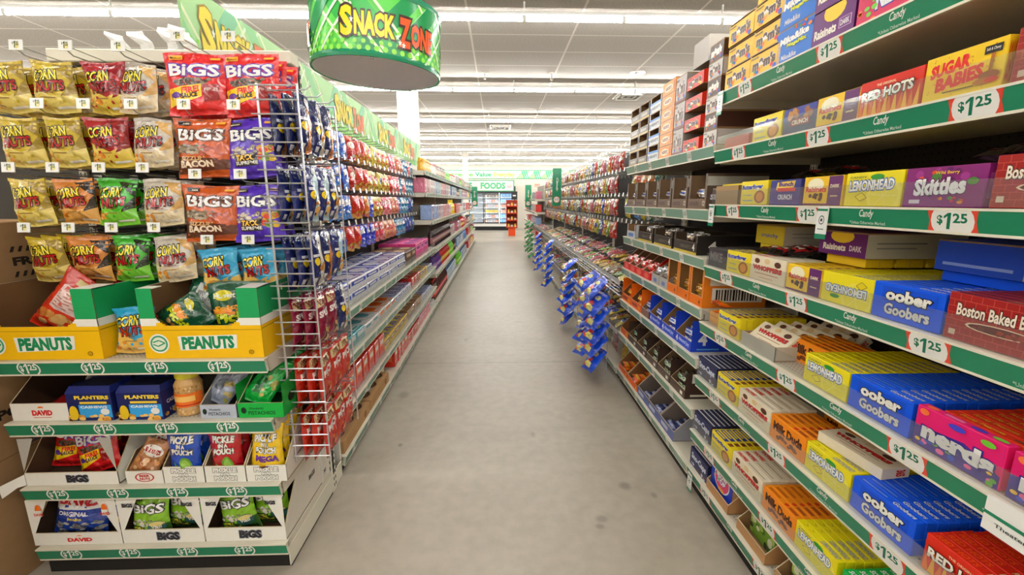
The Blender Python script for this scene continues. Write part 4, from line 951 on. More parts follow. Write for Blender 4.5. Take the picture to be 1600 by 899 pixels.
ci = case('b', .18, .28, .11, MI, .109, Rc(0, 0, 1, 1, MI) + T('Mike&Ike', .08, .58, .9, .8, 'f4f4f0', out=(20, 50, 120), bold=.05, ow=.04, rot=.05) + T('MegaMix', .3, .4, .86, .56, (220, 224, 60), out=(20, 60, 40), bold=.05, ow=.04) + T('Mike&Ike', .16, .1, .6, .26, 'eef0f4') + Blobs(.5, .8, .98, .98, 10, .05, MMD, 3, 1.4), shape='box', cutw=1, top=0)
for i in range(3): put_case(ci, 'candy_case', f"blue printed candy case, {['lowest', 'middle', 'topmost'][i]} of its stack on the top shelf", 'candy case', atR(1.586, .012, ZR1[7] + .0005 + i * .1145), RR, 'blue candy cases')
PU = (92, 34, 100)
cp = case('p', .17, .28, .1, PU, .1, Rc(0, 0, 1, 1, PU) + El(.52, .86, .26, .3, (240, 206, 70)) + T('Raisinets', .06, .22, .6, .5, 'f2ece0', bold=.04) + Rc(.66, .24, .94, .52, (200, 160, 200)) + Rc(.68, .26, .92, .5, PU) + T('DARK', .7, .3, .9, .46, 'f0e8f0'), shape='slope')
for i in range(3): put_case(cp, 'candy_case', f"purple printed candy tray, {['lowest', 'middle', 'topmost'][i]} of its stack on the top shelf", 'candy case', atR(1.41, .012, ZR1[7] + .0005 + i * .104), RR, 'purple candy trays')
NE = (196, 60, 96)
cn = case('n', .2, .28, .13, NE, .13, Rc(0, 0, 1, 1, NE) + Pg([(.1, .7), (.9, .7), (.8, 1), (.2, 1)], (60, 60, 150)) + T('NERDS', .3, .2, .86, .62, 'f0f0f4', out=(50, 50, 150), bold=.07, ow=.05, rot=.06) + Blobs(.02, .02, .3, .5, 8, .04, [(240, 130, 80), (120, 190, 80)], 2, 1.4), shape='box', cutw=1, top=0)
for i, Y in enumerate((1.215, 1.0, .79)): put_case(cn, 'candy_case', f"pink printed pebble candy case on the top shelf, {['beside the purple trays', 'between two like it', 'last before the edge'][i]}", 'candy case', atR(Y, .012, ZR1[7] + .0005), RR, 'pink candy cases')
# lids hanging above the fifth shelf rows: open printed cartons on a second layer of boxes
def raised(Y, col, white, label, txt, d0=.14, w_=.2, n_=3, key='chocolate_raisin_box'):
    for i in range(n_): wrapj(key, f"{DESC[key]} lying under the {label.split(' resting')[0]}, {nth(i)} from the front", 'candy box', atR(Y, d0 + .02 + .1 * i, ZR1[4] + .0945 + .029), (-PI / 2, 0, RR), 'boxes under the raised cartons')
    P = case('r', w_, .32, .075, col, .075, txt, [(c_, p) for c_, p in Rc(0, 0, 1, 1, white) + Rc(.1, .6, .6, .66, (140, 140, 140)) + Rc(.1, .4, .5, .46, (150, 150, 150))], shape='box', cutw=1, top=0)
    put_case(P, 'carton_tray', label, 'carton', atR(Y, d0, ZR1[4] + .127), RR)
raised(1.41, PU, (206, 200, 186), 'purple fronted carton resting on the raisin boxes, fifth shelf up', T('Raisinets', .1, .2, .6, .5, 'f2ece0', bold=.04) + El(.5, .85, .25, .3, (240, 206, 70)) + T('DARK', .68, .24, .92, .48, 'f2e8f0'))
raised(1.80, (206, 186, 60), (190, 184, 170), 'yellow fronted carton resting on the crisp boxes, fifth shelf up', T('crunchy', .2, .3, .8, .6, (60, 70, 150)), key='peanut_butter_candy_box', w_=.19)
raised(1.02, (40, 76, 170), (186, 196, 220), 'blue and white carton resting on the blue boxes, fifth shelf up', Rc(.1, .2, .9, .3, (150, 170, 220)), .17, .2, 2, 'goober_candy_box')
o = Rc(.1, .2, .9, .8, (150, 30, 36)) + Rc(.3, .4, .8, .6, 'e8e0d8')
bag('dark_candy_pouch', .16, .1, .035, (30, 22, 24), o, 75, 8, 6, wr=1.2, seal=.03, hang=False)
for i, (Y, d, a) in enumerate(((1.70, .16, .2), (1.62, .2, -.3), (1.66, .26, .1))): item('dark_candy_pouch', PB['dark_candy_pouch'][0], f"black and red candy pouch lying on the cream and yellow boxes, fifth shelf, {nth(i)} one", 'candy bag', atR(Y, d, ZR1[4] + .118 + .004 * i), (-PI / 2 + .1, 0, RR + a))
for i, (Y, d, a) in enumerate(((.80, .16, .1), (.94, .2, -.2), (1.60, .3, .2), (1.76, .32, -.2))): item('dark_candy_pouch', PB['dark_candy_pouch'][0], f"black candy pouch lying on the boxes of the sixth shelf, {nth(i)} one", 'candy bag', atR(Y, d, ZR1[5] + .128), (-PI / 2 + .1, 0, RR + a))
# bottom shelf kraft trays
kt = case('k', .2, .3, .14, (176, 138, 98), .045, [], None, shape='slope')
for i, (Y, nm) in enumerate(((1.775, 'blue lollipop boxes'), (1.50, 'green novelty boxes'), (1.24, 'green boxes further back'), (1.0, 'nothing in front'))):
    put_case(kt, 'carton_tray', f"open kraft carton on the bottom shelf holding {nm}", 'carton', atR(Y, .014, ZR1[0] + .0005), RR, 'kraft cartons on the bottom shelf')
for i in range(3): wrapj('lollipop_candy_box', f"deep blue lollipop box in kraft carton, {nth(i)} from the front", 'candy box', atR(1.775, .03 + .062 * i, ZR1[0] + .006), (0, 0, RR), 'lollipop boxes')
for c_, Y in enumerate((1.50, 1.24)):
    for i in range(2): wrapj('green_novelty_candy_box', f"green patterned candy box in {['first', 'second'][c_]} open kraft carton, {['front', 'rear'][i]} one", 'candy box', atR(Y, .06 + .052 * i, ZR1[0] + .006), (0, 0, RR), 'green candy boxes')
# hanging flip tags on the rails
def fliptag(Y, z, label):
    e = empty('shelf_tag', label, 'shelf tag', atR(Y, -.008, z), RR)
    m = MB(); m.box(-.022, .022, -.003, 0, -.085, 0, 'f0f2ee', 'plast'); m.box(-.022, .022, -.0035, -.001, -.1, -.085, GREEN, 'plast')
    art(m, Ring(.5, .5, .26, .16, .2, (40, 60, 50), 16) + El(.5, .5, .1, .06, (60, 80, 70)) + Rc(.2, .16, .8, .19, (90, 110, 100)) + Rc(0, .82, 1, .9, GREEN), front_map(-.022, .022, -.085, 0, -.0032), 'plast'); obj('tag_card', m, parent=e)
for a in ((2.03, 1.975, 'white flip tag hanging from the top candy rail end'), (2.02, 1.485, 'white flip tag hanging at the end of the sixth shelf rail'), (1.315, 1.485, 'white curled flip tag hanging midway on the sixth shelf rail'), (2.0, .11, 'white flip tag on the bottom candy rail')): fliptag(*a)
m = MB(); m.box(-.09, .09, -.012, -.008, -.07, .004, 'f4f4f0', 'plast'); art(m, Rc(0, .46, 1, .56, GREEN) + T('Theater Box Candy', .12, .2, .88, .34, (70, 80, 76)), front_map(-.09, .09, -.07, .004, -.012), 'plast')
item('shelf_sign', m, 'white and green shelf strip hooked over the fourth rail up', 'sign', atR(.66, -.002, ZR1[3]), (0, 0, RR))

# ================================================================ candy bar bay
def bar(key, c1, c2, c3, seed, w_=.12, h_=.045, t_=.024): 
    o = Rc(.08, .25, .92, .8, c2) + Rc(.2, .4, .8, .64, c3)
    return bag(key, w_, h_, t_, c1, o, seed, 7, 5, wr=.6, seal=.02, hang=False, bend=.002)
bar('caramel_bar', (84, 52, 38), (210, 206, 200), (40, 70, 150), 21); bar('wafer_bar', (196, 36, 36), (220, 80, 70), 'f0ece8', 22); bar('peanut_cup_pack', (226, 104, 30), (240, 170, 50), (250, 226, 100), 23)
bar('mint_bar', (52, 40, 34), (196, 206, 190), (90, 140, 100), 24); bar('blue_mint_pack', (44, 54, 110), (150, 160, 196), (210, 216, 230), 25); bar('dark_chocolate_bar', (48, 36, 32), (90, 76, 66), (200, 180, 140), 26)
bar('silver_bar', (176, 176, 178), (120, 120, 126), (220, 220, 222), 27); bar('gold_bar', (196, 150, 60), (140, 80, 40), (236, 206, 130), 28); bar('pink_coconut_bar', (52, 70, 160), (220, 222, 230), (90, 120, 200), 29)
LIP = 'f2f0ea'
def r2(z, Y, P, name, label, d0=.012, group=None, rzj=0): return put_case(P, name, label, 'candy case', atR(Y, d0, z + .0005), RR + rzj, group)
def fill(z, Y, w_, key, n_, label, d0=.05, dz=.006, stand=True, rows=1, grp=None):
    me, bw, bh, bt = PB[key]
    if stand: rows = 2
    for k in range(n_):
        for q in range(rows):
            if stand: loc, rot = atR(Y + rnd.uniform(-.008, .008), d0 + .035 * k, z + dz + bh + .004 + .008 * (k % 2) + .048 * q), (rnd.uniform(-.35, -.1), rnd.uniform(-.06, .06), RR)
            else: loc, rot = atR(Y + rnd.uniform(-.02, .02), d0 + .05 * k + bh, z + dz + .016 + .026 * q), (-PI / 2 + rnd.uniform(-.08, .25), rnd.uniform(-.1, .1), RR + rnd.uniform(-.12, .12))
            item(key, me, f"{label}, {nth(k * rows + q)} from the front", 'candy bar', loc, rot, label)
z1 = ZR2[6]
GRYB = (70, 58, 48)
a_ = case('d', .195, .3, .096, GRYB, .05, Rc(0, 0, 1, 1, (96, 84, 66)) + Rc(0, 0, 1, .16, (190, 160, 60)) + Rc(.2, .35, .8, .7, (150, 140, 120)), shape='box', cutw=.84, top=.0)
for c_, Y in enumerate((3.345, 3.14)):
    for i in range(4): r2(z1 + i * .1005, Y, a_, 'candy_case', f"dark brown candy bar case, {['lowest', 'second', 'third', 'topmost'][i]} of the {['outer', 'inner'][c_]} stack over the candy bars", group='dark brown stacked cases', rzj=.006 * (i % 2))
WBL = (206, 208, 210)
a_ = case('w', .2, .3, .096, WBL, .062, Rc(0, 0, 1, 1, WBL) + Rc(0, .8, 1, 1, (70, 130, 200)) + T("HERSHEY'S", .2, .3, .9, .6, (90, 96, 110), bold=.04) + Rc(.04, .1, .14, .6, (70, 100, 160)), shape='box', cutw=.84, top=.0)
for i in range(4): r2(z1 + i * .1005, 2.925, a_, 'candy_case', f"white and blue candy bar case, {['lowest', 'second', 'third', 'topmost'][i]} of its stack over the candy bars", group='white and blue stacked cases')
ORA = (232, 150, 56)
a_ = case('o', .2, .3, .068, ORA, .067, Rc(0, 0, 1, 1, ORA) + El(.46, .5, .32, .3, (240, 226, 196)) + T("REESE'S", .24, .36, .7, .64, (150, 90, 50), bold=.05) + Rc(.86, .1, .92, .9, (180, 100, 40)), shape='box', cutw=1, top=0)
for i in range(6): r2(z1 + i * .0725, 2.71, a_, 'candy_case', f"orange candy bar case, {['lowest', 'second', 'third', 'fourth', 'fifth', 'topmost'][i]} of its stack over the candy bars", group='orange stacked cases')
GRY = (150, 144, 138)
a_ = case('g', .135, .3, .135, GRY, .134, mm_front((188, 180, 176), (70, 44, 40), MMD) + Rc(0, .0, 1, .1, (110, 60, 60)), shape='box', cutw=1, top=0)
for i in range(3): r2(z1 + i * .1395, 2.53, a_, 'candy_case', f"grey silver candy case, {['lowest', 'middle', 'topmost'][i]} of its narrow stack over the candy bars", group='grey silver stacked cases')
a_ = case('r', .19, .3, .1, RED, .062, mm_front(RED, (70, 30, 26), [(240, 200, 60), (60, 140, 60), (230, 230, 226)]), shape='slope')
for i in range(4): r2(z1 + i * .1045, 2.355, a_, 'candy_case', f"red candy case, {['lowest', 'second', 'third', 'topmost'][i]} of its stack over the candy bars", group='red stacked cases')
m = MB(); m.box(-.085, .085, 0, .26, 0, .12, {'f': (170, 164, 156), 't': (220, 216, 208), 'l': (206, 204, 200), 'r': (214, 212, 206), 'b': GRY, 'u': GRY}, 'card', .001); art(m, T('ETM', .3, .5, .9, .8, (150, 150, 150)) + Rc(.3, .3, .9, .38, (110, 100, 160)), right_map(0, .26, 0, .12, .085))
item('candy_case', m, 'plain grey carton resting on the red candy cases', 'candy case', atR(2.355, .03, z1 + 4 * .1045 + .001), (0, 0, RR))
a_ = case('br', .13, .3, .072, BRN, .07, mm_front(BRN, 'f0ece4', MMD), shape='box', cutw=1, top=0); b2 = case('br2', .13, .3, .072, (206, 200, 194), .07, mm_front((206, 200, 194), (70, 48, 40), MMD), shape='box', cutw=1, top=0)
for i in range(6): r2(z1 + i * .0765, 2.145, a_ if i % 2 else b2, 'candy_case', f"{'brown' if i % 2 else 'pale'} candy case, {['lowest', 'second', 'third', 'fourth', 'fifth', 'topmost'][i]} of the end stack over the candy bars", group='brown and pale stacked cases', rzj=.006 * (-1) ** i)
# second rail: brown caramel bar cases
z2 = ZR2[5]; SN = (92, 74, 60)
a_ = case('s', .205, .3, .17, SN, .05, Rc(0, 0, 1, 1, (104, 84, 66)) + T('12', .82, .3, .94, .8, 'e8e0d8') + Rc(.1, .3, .6, .7, (80, 60, 50)), [(c_, p) for c_, p in Rc(0, 0, 1, 1, (88, 74, 64)) + Rc(0, .66, 1, .92, (190, 188, 180)) + T('SNICKERS', .06, .26, .62, .42, 'f2f0f0', out=(50, 60, 140), bold=.06, ow=.05) + T('PEANUT', .1, .52, .3, .58, 'e0dcd4')], shape='box', cutw=.8, inner=(126, 104, 82))
for i in range(6):
    Y = 3.34 - .222 * i; r2(z2, Y, a_, 'candy_case', f"brown caramel bar case with open front, {nth(i)} from the peg run, under the stacked cases", group='brown caramel bar cases'); fill(z2, Y, .15, 'caramel_bar', 4, f"caramel bar in the {nth(i)} brown case", grp='caramel bars')
# third: dark trays marked 4
z3 = ZR2[4]
a_ = case('f', .29, .3, .1, (40, 36, 34), .062, Rc(0, 0, 1, 1, (44, 38, 34)) + Rc(0, 0, 1, .2, (196, 176, 80)) + T('4', .82, .3, .92, .9, 'f0ece4', bold=.03) + T("HERSHEY'S", .3, .4, .76, .7, (110, 100, 90)), [(c_, p) for c_, p in Rc(0, 0, 1, 1, (38, 34, 32)) + T('4', .2, .24, .34, .7, 'f0ece4', bold=.03) + T("HERSHEY'S", .46, .3, .9, .5, (80, 72, 66))], shape='box', cutw=.86, inner=(74, 62, 50))
for i, Y in enumerate((2.98, 2.655, 2.33)): r2(z3, Y, a_, 'candy_case', f"low black chocolate case marked 4, {nth(i)} from the small white case", group='low black chocolate cases'); fill(z3, Y, .2, 'dark_chocolate_bar', 3, f"dark chocolate bar in the {nth(i)} low black case")
a_ = case('f2', .2, .3, .1, WBL, .05, Rc(0, 0, 1, 1, WBL) + Rc(.2, .2, .8, .7, (90, 120, 180)), shape='box', cutw=.8); r2(z3, 3.30, a_, 'candy_case', 'small white and blue chocolate case beside the low black cases')
# fourth: red, grey, orange
z4 = ZR2[3]
a_ = case('k1', .148, .3, .15, (186, 34, 34), .05, Rc(0, 0, 1, 1, (196, 36, 36)) + El(.5, .5, .3, .4, (220, 110, 100)), shape='slope', inner=(120, 90, 66))
for i in range(4): Y = 3.37 - .155 * i; r2(z4, Y, a_, 'candy_case', f"red wafer bar tray, {nth(i)} from the peg run", group='red wafer bar trays'); fill(z4, Y, .1, 'wafer_bar', 4, f"red wafer bar in the {nth(i)} red tray")
a_ = case('k2', .13, .3, .13, (164, 164, 164), .06, Rc(0, 0, 1, 1, (176, 176, 174)) + Rc(.3, .2, .7, .6, (110, 120, 170)), shape='slope', inner=(150, 140, 124))
for i in range(2): Y = 2.735 - .14 * i; r2(z4, Y, a_, 'candy_case', f"grey cookie bar tray, {['beside the red trays', 'beside the orange cases'][i]}", group='grey cookie bar trays'); fill(z4, Y, .1, 'silver_bar', 3, f"silver bar in the grey tray {['beside the red trays', 'beside the orange cases'][i]}")
a_ = case('k3', .148, .32, .2, (222, 136, 46), .05, Rc(0, 0, 1, 1, (216, 120, 40)) + T('4', .7, .2, .84, .7, (90, 50, 30)), [(c_, p) for c_, p in Rc(0, 0, 1, 1, (216, 132, 52)) + Rc(.1, .56, .96, .72, (226, 222, 212)) + Rc(.14, .14, .94, .5, 'f0eee6') + sum([Rc(.2 + .045 * k, .18, .2 + .045 * k + .02 + .01 * (k % 3 == 0), .46, BLK) for k in range(15)], [])], shape='box', cutw=.78, inner=(140, 106, 70))
for i in range(3): Y = 2.46 - .155 * i; r2(z4, Y, a_, 'candy_case', f"tall orange nut bar case with open front, {nth(i)} from the grey trays", group='tall orange nut bar cases'); fill(z4, Y, .1, 'gold_bar', 4, f"gold wrapped nut bar in the {nth(i)} tall orange case")
# fifth: orange and blue
z5 = ZR2[2]
a_ = case('m1', .23, .3, .17, (226, 112, 36), .055, Rc(0, 0, 1, 1, (226, 112, 36)) + T('4', .74, .2, .86, .8, (250, 200, 60), bold=.05) + Rc(.1, .3, .6, .7, (150, 60, 30)), [(c_, p) for c_, p in Rc(0, 0, 1, 1, (226, 112, 36)) + T('4', .12, .1, .26, .3, (250, 200, 60), bold=.05)], shape='slope', inner=(120, 84, 54))
for i in range(2): Y = 3.33 - .24 * i; r2(z5, Y, a_, 'candy_case', f"orange peanut cup tray marked 4, {['at the peg run', 'beside the brown tray'][i]}", group='orange peanut cup trays'); fill(z5, Y, .18, 'peanut_cup_pack', 5, f"peanut cup pack in the orange tray {['at the peg run', 'beside the brown tray'][i]}")
BLU = (36, 66, 176)
a_ = case('m0', .15, .3, .15, (96, 74, 60), .05, Rc(0, 0, 1, 1, (130, 100, 90)), shape='slope'); r2(z5, 2.885, a_, 'candy_case', 'plain brown tray between the orange and blue trays'); fill(z5, 2.885, .1, 'pink_coconut_bar', 3, 'coconut bar in the plain brown tray')
a_ = case('m2', .205, .3, .17, BLU, .055, Rc(0, 0, 1, 1, BLU) + T('4', .06, .2, .18, .8, 'f0f2f8', bold=.04) + T('Almond Joy', .24, .25, .9, .75, (190, 206, 240), bold=.04), [(c_, p) for c_, p in Rc(0, 0, 1, 1, BLU) + T('4', .12, .2, .28, .6, 'f0f2f8', bold=.04) + Rc(.1, .06, .5, .1, (110, 170, 220))], shape='slope', inner=(140, 112, 80))
for i in range(3): Y = 2.69 - .215 * i; r2(z5, Y, a_, 'candy_case', f"blue coconut bar tray marked 4, {nth(i)} from the brown tray", group='blue coconut bar trays'); fill(z5, Y, .15, 'pink_coconut_bar', 3, f"coconut bar in the {nth(i)} blue tray")
# sixth: mint bars
z6 = ZR2[1]
r2(z6, 3.34, case('n1', .2, .3, .17, (226, 112, 36), .05, T('4', .7, .2, .86, .8, (250, 200, 60), bold=.05), shape='slope', inner=(120, 84, 54)), 'candy_case', 'single orange tray beside the brown mint bar trays')
a_ = case('n2', .2, .3, .15, (84, 66, 54), .05, Rc(0, 0, 1, 1, (74, 58, 48)) + Rc(.7, .2, .86, .6, 'e8e4dc'), [(c_, p) for c_, p in Rc(0, 0, 1, 1, (58, 44, 38)) + Rc(.12, .6, .4, .95, 'e8e6e0') + T('Milky', .4, .3, .8, .48, (200, 214, 196), bold=.05) + Rc(.1, .08, .4, .16, 'd8d4c8')], shape='slope', inner=(110, 92, 72))
for i in range(5): Y = 3.125 - .21 * i; r2(z6, Y, a_, 'candy_case', f"brown mint bar tray, {nth(i)} from the single orange tray", group='brown mint bar trays'); fill(z6, Y, .15, 'mint_bar', 6, f"green and white mint bar in the {nth(i)} brown tray")
z7 = ZR2[0]
a_ = case('q1', .24, .3, .16, (196, 150, 110), .045, Rc(0, 0, 1, 1, (222, 104, 36)) + T('4', .8, .2, .9, .8, (250, 200, 60)), shape='slope', inner=(130, 96, 66))
for i in range(2): Y = 3.32 - .25 * i; r2(z7, Y, a_, 'candy_case', f"low shelf tray heaped with orange peanut cups, {['at the peg run', 'beside the blue packs'][i]}", group='bottom orange trays'); fill(z7, Y, .2, 'peanut_cup_pack', 4, f"orange peanut cup pack in bottom tray {['at the peg run', 'beside the blue packs'][i]}", stand=False, rows=3, d0=.02)
a_ = case('q2', .21, .3, .16, (150, 152, 160), .06, Rc(0, 0, 1, 1, (96, 104, 150)) + Rc(.1, .3, .6, .7, (190, 196, 214)), shape='slope', inner=(120, 110, 104))
for i in range(3): Y = 2.83 - .22 * i; r2(z7, Y, a_, 'candy_case', f"grey and blue mint patty tray on the bottom shelf, {nth(i)} from the orange trays", group='mint patty trays'); fill(z7, Y, .16, 'blue_mint_pack', 4, f"blue mint patty pack in the {nth(i)} grey tray", stand=False, rows=2, d0=.02)
for i in range(2): wrapj('peanut_cup_pack', f"orange packet lying on the carton at the fourth shelf end, {['upper', 'lower'][i]} one", 'candy bar', atR(2.0 - .05 * i, .09, ZR1[3] + .10 - .035 * i), (-PI / 2, 0, RR + .4 * i))
m = MB(); m.box(-.05, .05, 0, .2, 0, .062, (196, 150, 100), 'kraft', .002); art(m, Rc(.1, .3, .9, .6, (226, 160, 60)), front_map(-.05, .05, 0, .062, 0)); item('small_carton', m, 'small kraft carton with orange packets at the fourth shelf end', 'carton', atR(1.98, .03, ZR1[3] + .001), (0, 0, RR))

# ================================================================ end cap goods
rnd = random.Random(21)
seedbag('seed_bag_red', (202, 40, 42), (96, 60, 150), 11, 'fire', .215, .216)
seedbag('seed_bag_orange', (190, 92, 40), (70, 34, 24), 12, 'bacon', .215, .214)
seedbag('seed_bag_purple', (84, 52, 170), (30, 24, 70), 13, 'taco', .2, .214)
CD = {'gold': 'gold', 'red': 'dark red and gold', 'silver': 'silver', 'orange': 'orange-brown', 'green': 'bright green', 'blue': 'sky blue'}
ROWN = ['top', 'second', 'third', 'lowest']
def pegrow(r_, z, xs, kinds, n_, nm0='corn_nut_bag', zoff=0):
    for c_, (x, k) in enumerate(zip(xs, kinds)):
        seed = k in ('Red', 'Orange', 'Purple'); key = ('seed_bag_' + k.lower()) if seed else 'corn_nut_bag_' + k
        cnt = n_ if not seed else max(2, n_ - 1)
        for i in range(cnt):
            d = .19 + .066 * i if not seed else .186 + .06 * i; zz = z + ({0: .035, 2: -.022}.get(r_, 0) if seed else 0)
            lab = f"{k.lower() + ' sunflower seed' if seed else CD[k] + ' corn nut'} bag, {ORD[i]} on {nth(c_)} hook, {ROWN[r_]} end cap row"
            item('sunflower_seed_bag' if seed else 'corn_nut_bag', PB[key][0], lab, 'snack bag', atE(x + .012 * i * (rnd.random() - .3), d, zz - .0095), (rnd.uniform(-.05, .02), rnd.uniform(-.05, .05), rnd.uniform(-.09, .08) + (.04 if i else 0)), f"bags on {nth(c_)} hook of {ROWN[r_]} end cap row")
pegrow(0, 2.0, (-1.77, -1.60, -1.42, -1.312, -1.10, -.905), ('gold', 'gold', 'red', 'silver', 'Red', 'Red'), 4)
pegrow(1, 1.81, (-1.76, -1.60, -1.445, -1.285, -1.10, -.92), ('gold', 'gold', 'red', 'silver', 'Orange', 'Purple'), 3)
pegrow(2, 1.59, (-1.77, -1.605, -1.445, -1.285, -1.10, -.925), ('gold', 'orange', 'green', 'silver', 'Orange', 'Purple'), 3)
pegrow(3, 1.372, (-1.752, -1.59, -1.43, -1.275), ('gold', 'orange', 'green', 'silver'), 3)
for c_, x in enumerate((-1.108, -.954)):
    for i in range(3): item('corn_nut_bag', PB['corn_nut_bag_blue'][0], f"sky blue corn nut bag, {ORD[i]} on its hook, {['inner', 'outer'][c_]} hook above the green peanut carton", 'snack bag', atE(x + .01 * i, .19 + .066 * i, 1.3155), (-.03, rnd.uniform(-.04, .04), rnd.uniform(-.07, .07)), f"bags on {['inner', 'outer'][c_]} blue hook")
item('corn_nut_bag', PB['corn_nut_bag_blue'][0], 'sky blue corn nut bag standing between the two peanut cartons', 'snack bag', atE(-1.375, .08, ZE[3] + .182), (-.12, 0, .05))
seedbag('seed_bag_red_short', (202, 40, 42), (96, 60, 150), 11, 'fire', .17, .19); seedbag('seed_bag_green', (140, 186, 60), (24, 28, 22), 14, 'dill', .15, .175)
# peanut cartons
PY, PG = (236, 192, 44), (40, 148, 92)
def peanut_carton(x, label, w_=.43, h_=.265, d_=.44, lip=.125):
    e = empty('peanut_carton', label, 'carton', atE(x, .018, ZE[3] + .0005)); t = .004; a = w_ / 2; ci = (118, 92, 66)
    m = MB(); m.box(-a, a, 0, d_, 0, t, ci, 'kraft'); m.box(-a, a, d_ - t, d_, 0, h_, {'f': ci, 'b': PG, 't': ci}, 'card')
    for s_ in (-1, 1):
        x0, x1 = min(s_ * a, s_ * (a - t)), max(s_ * a, s_ * (a - t)); m.box(x0, x1, 0, d_, 0, h_, {'f': PG, 'r': PG if s_ > 0 else ci, 'l': ci if s_ > 0 else PG, 't': WHT, 'b': PG, 'u': PG}, 'card')
        art(m, Rc(0, 0, 1, .47, PY) + Rc(0, .47, 1, .58, WHT) + Rc(0, .415, 1, .425, (120, 90, 20)), right_map(0, d_, 0, h_, a) if s_ > 0 else left_map(0, d_, 0, h_, -a), 'card')
    obj('carton', m, parent=e)
    for u0, u1 in ((-a, -a + .055), (a - .075, a)):
        m = MB(); m.box(u0, u1, -.003, .001, lip, h_, {'f': PG, 'b': ci, 't': WHT, 'l': ci, 'r': ci}, 'card'); m.box(u0, u1, -.0034, 0, lip, lip + .028, WHT, 'card')
        m.box(u0, u1, 0, .05 if u0 < 0 else .10, h_ - .003, h_, {'t': WHT, 'u': ci, 'f': WHT}, 'card')
        s_ = -1 if u0 < 0 else 1
        q = a - (.055 if s_ < 0 else .075); n_ = 5
        for k in range(n_):
            zz0 = lip + .03 * (1 - math.cos(k / n_ * PI / 2)); ww = .03 * (1 - math.sin(k / n_ * PI / 2)); x0 = s_ * q; m.box(min(x0, x0 - s_ * ww), max(x0, x0 - s_ * ww), -.003, .001, lip + .006 * k, lip + .006 * (k + 1), PY if k < 2 else WHT, 'card')
        obj('window_frame', m, parent=e)
    m = MB(); m.box(-a, a, -.0035, .001, 0, lip, {'f': PY, 'b': ci, 't': (200, 170, 90)}, 'card')
    o = Rc(0, .86, 1, .875, (150, 116, 20)) + Pg([(.3, .24), (.78, .3), (.79, .72), (.29, .68)], WHT) + T('PEANUTS', .32, .28, .76, .68, (34, 128, 88), bold=.055, rot=.06) + El(.13, .46, .085, .3, WHT, 18) + El(.13, .46, .072, .25, (60, 150, 110), 18) + El(.13, .46, .058, .2, (232, 238, 220), 18) + Ln([(.08, .5), (.13, .56), (.18, .48), (.12, .38), (.08, .44)], .012, (60, 150, 110), 3) + Ring(.9, .18, .022, .07, .25, (110, 84, 16), 14) + T('U', .893, .15, .907, .21, (110, 84, 16))
    art(m, o, front_map(-a, a, 0, lip, -.0035), 'card'); obj('printed_front', m, parent=e)
peanut_carton(-1.675, 'green and yellow peanut carton holding red bags, upper end cap shelf')
peanut_carton(-1.092, 'green and yellow peanut carton holding dark green bags, upper end cap shelf')
o = Rc(0, .7, 1, 1, (170, 50, 34)) + Rc(.14, .4, .9, .78, (232, 206, 200)) + sum([Rc(.18, .44 + .045 * k, .5 + .3 * (k % 2), .46 + .045 * k, (190, 140, 130)) for k in range(7)], []) + Rc(.3, .84, .7, .93, (206, 190, 140)) + Blobs(.1, .06, .9, .34, 18, .1, [(206, 150, 90), (180, 116, 60), (222, 180, 120)], 3, .7)
bag('red_peanut_bag', .2, .25, .06, (196, 60, 38), o, 31, wr=1.3); bag('red_peanut_bag_small', .15, .18, .05, (196, 60, 38), o, 34, wr=1.2)
o = Rc(.06, .5, .52, .6, (236, 150, 50)) + T('Spicy', .1, .56, .6, .66, (236, 170, 60), bold=.05, rot=.08) + T('Pickle', .08, .4, .9, .55, (206, 216, 50), bold=.06, out=(30, 60, 30), ow=.03, rot=.06) + El(.28, .8, .18, .08, (210, 200, 60), 14) + T('Harvest', .1, .76, .5, .84, (240, 244, 230), bold=.03) + Blobs(.3, .06, .95, .34, 22, .09, [(196, 150, 90), (160, 116, 66), (214, 176, 120)], 4, .7) + Blobs(.05, .04, .3, .2, 5, .08, [(190, 60, 40), (200, 190, 70)], 2, .7)
bag('green_peanut_bag', .21, .25, .06, (22, 74, 52), o, 32, wr=1.3); bag('green_peanut_bag_small', .15, .18, .05, (22, 74, 52), o, 35, wr=1.2)
o = Rc(.2, .3, .66, .9, (200, 204, 200)) + sum([Rc(.26 + .03 * k, .6, .26 + .03 * k + .014, .78, BLK) for k in range(11)], []) + sum([Rc(.26, .36 + .05 * k, .6, .38 + .05 * k, (130, 136, 130)) for k in range(4)], [])
bag('green_peanut_bag_back', .2, .24, .06, (24, 78, 56), o, 33, wr=1.3)
zb = ZE[3]
from mathutils import Euler
def tb_(key, nm, label, x, d, z, rot, cat='snack bag', g=None, cen=True):
    """placed by the bag's centre"""
    c_ = Vector(atE(x, d, z + .008)) - (Euler(rot).to_matrix() @ Vector((0, 0, -PB[key][2] / 2)) if cen else Vector())
    item(nm, PB[key][0], label, cat, tuple(c_), rot, g)
tb_('red_peanut_bag', 'peanut_bag', 'crumpled red peanut bag leaning in the carton, its white panel showing', -1.625, .12, zb + .165, (-.15, .62, .05))
tb_('red_peanut_bag_small', 'peanut_bag', 'crumpled red peanut bag low in the carton window', -1.735, .17, zb + .13, (-.3, -.6, -.1))
tb_('red_peanut_bag', 'peanut_bag', 'red peanut bag deep inside the peanut carton', -1.67, .33, zb + .135, (-.1, -.1, .1))
tb_('green_peanut_bag_back', 'peanut_bag', 'dark green peanut bag turned to its barcode side', -1.175, .19, zb + .14, (-.15, .28, -.1))
tb_('green_peanut_bag', 'peanut_bag', 'dark green peanut bag with yellow pickle lettering', -1.01, .13, zb + .135, (-.1, -.06, .12))
tb_('green_peanut_bag_small', 'peanut_bag', 'dark green peanut bag slumped in the carton corner', -1.20, .09, zb + .125, (-.15, .95, -.05))
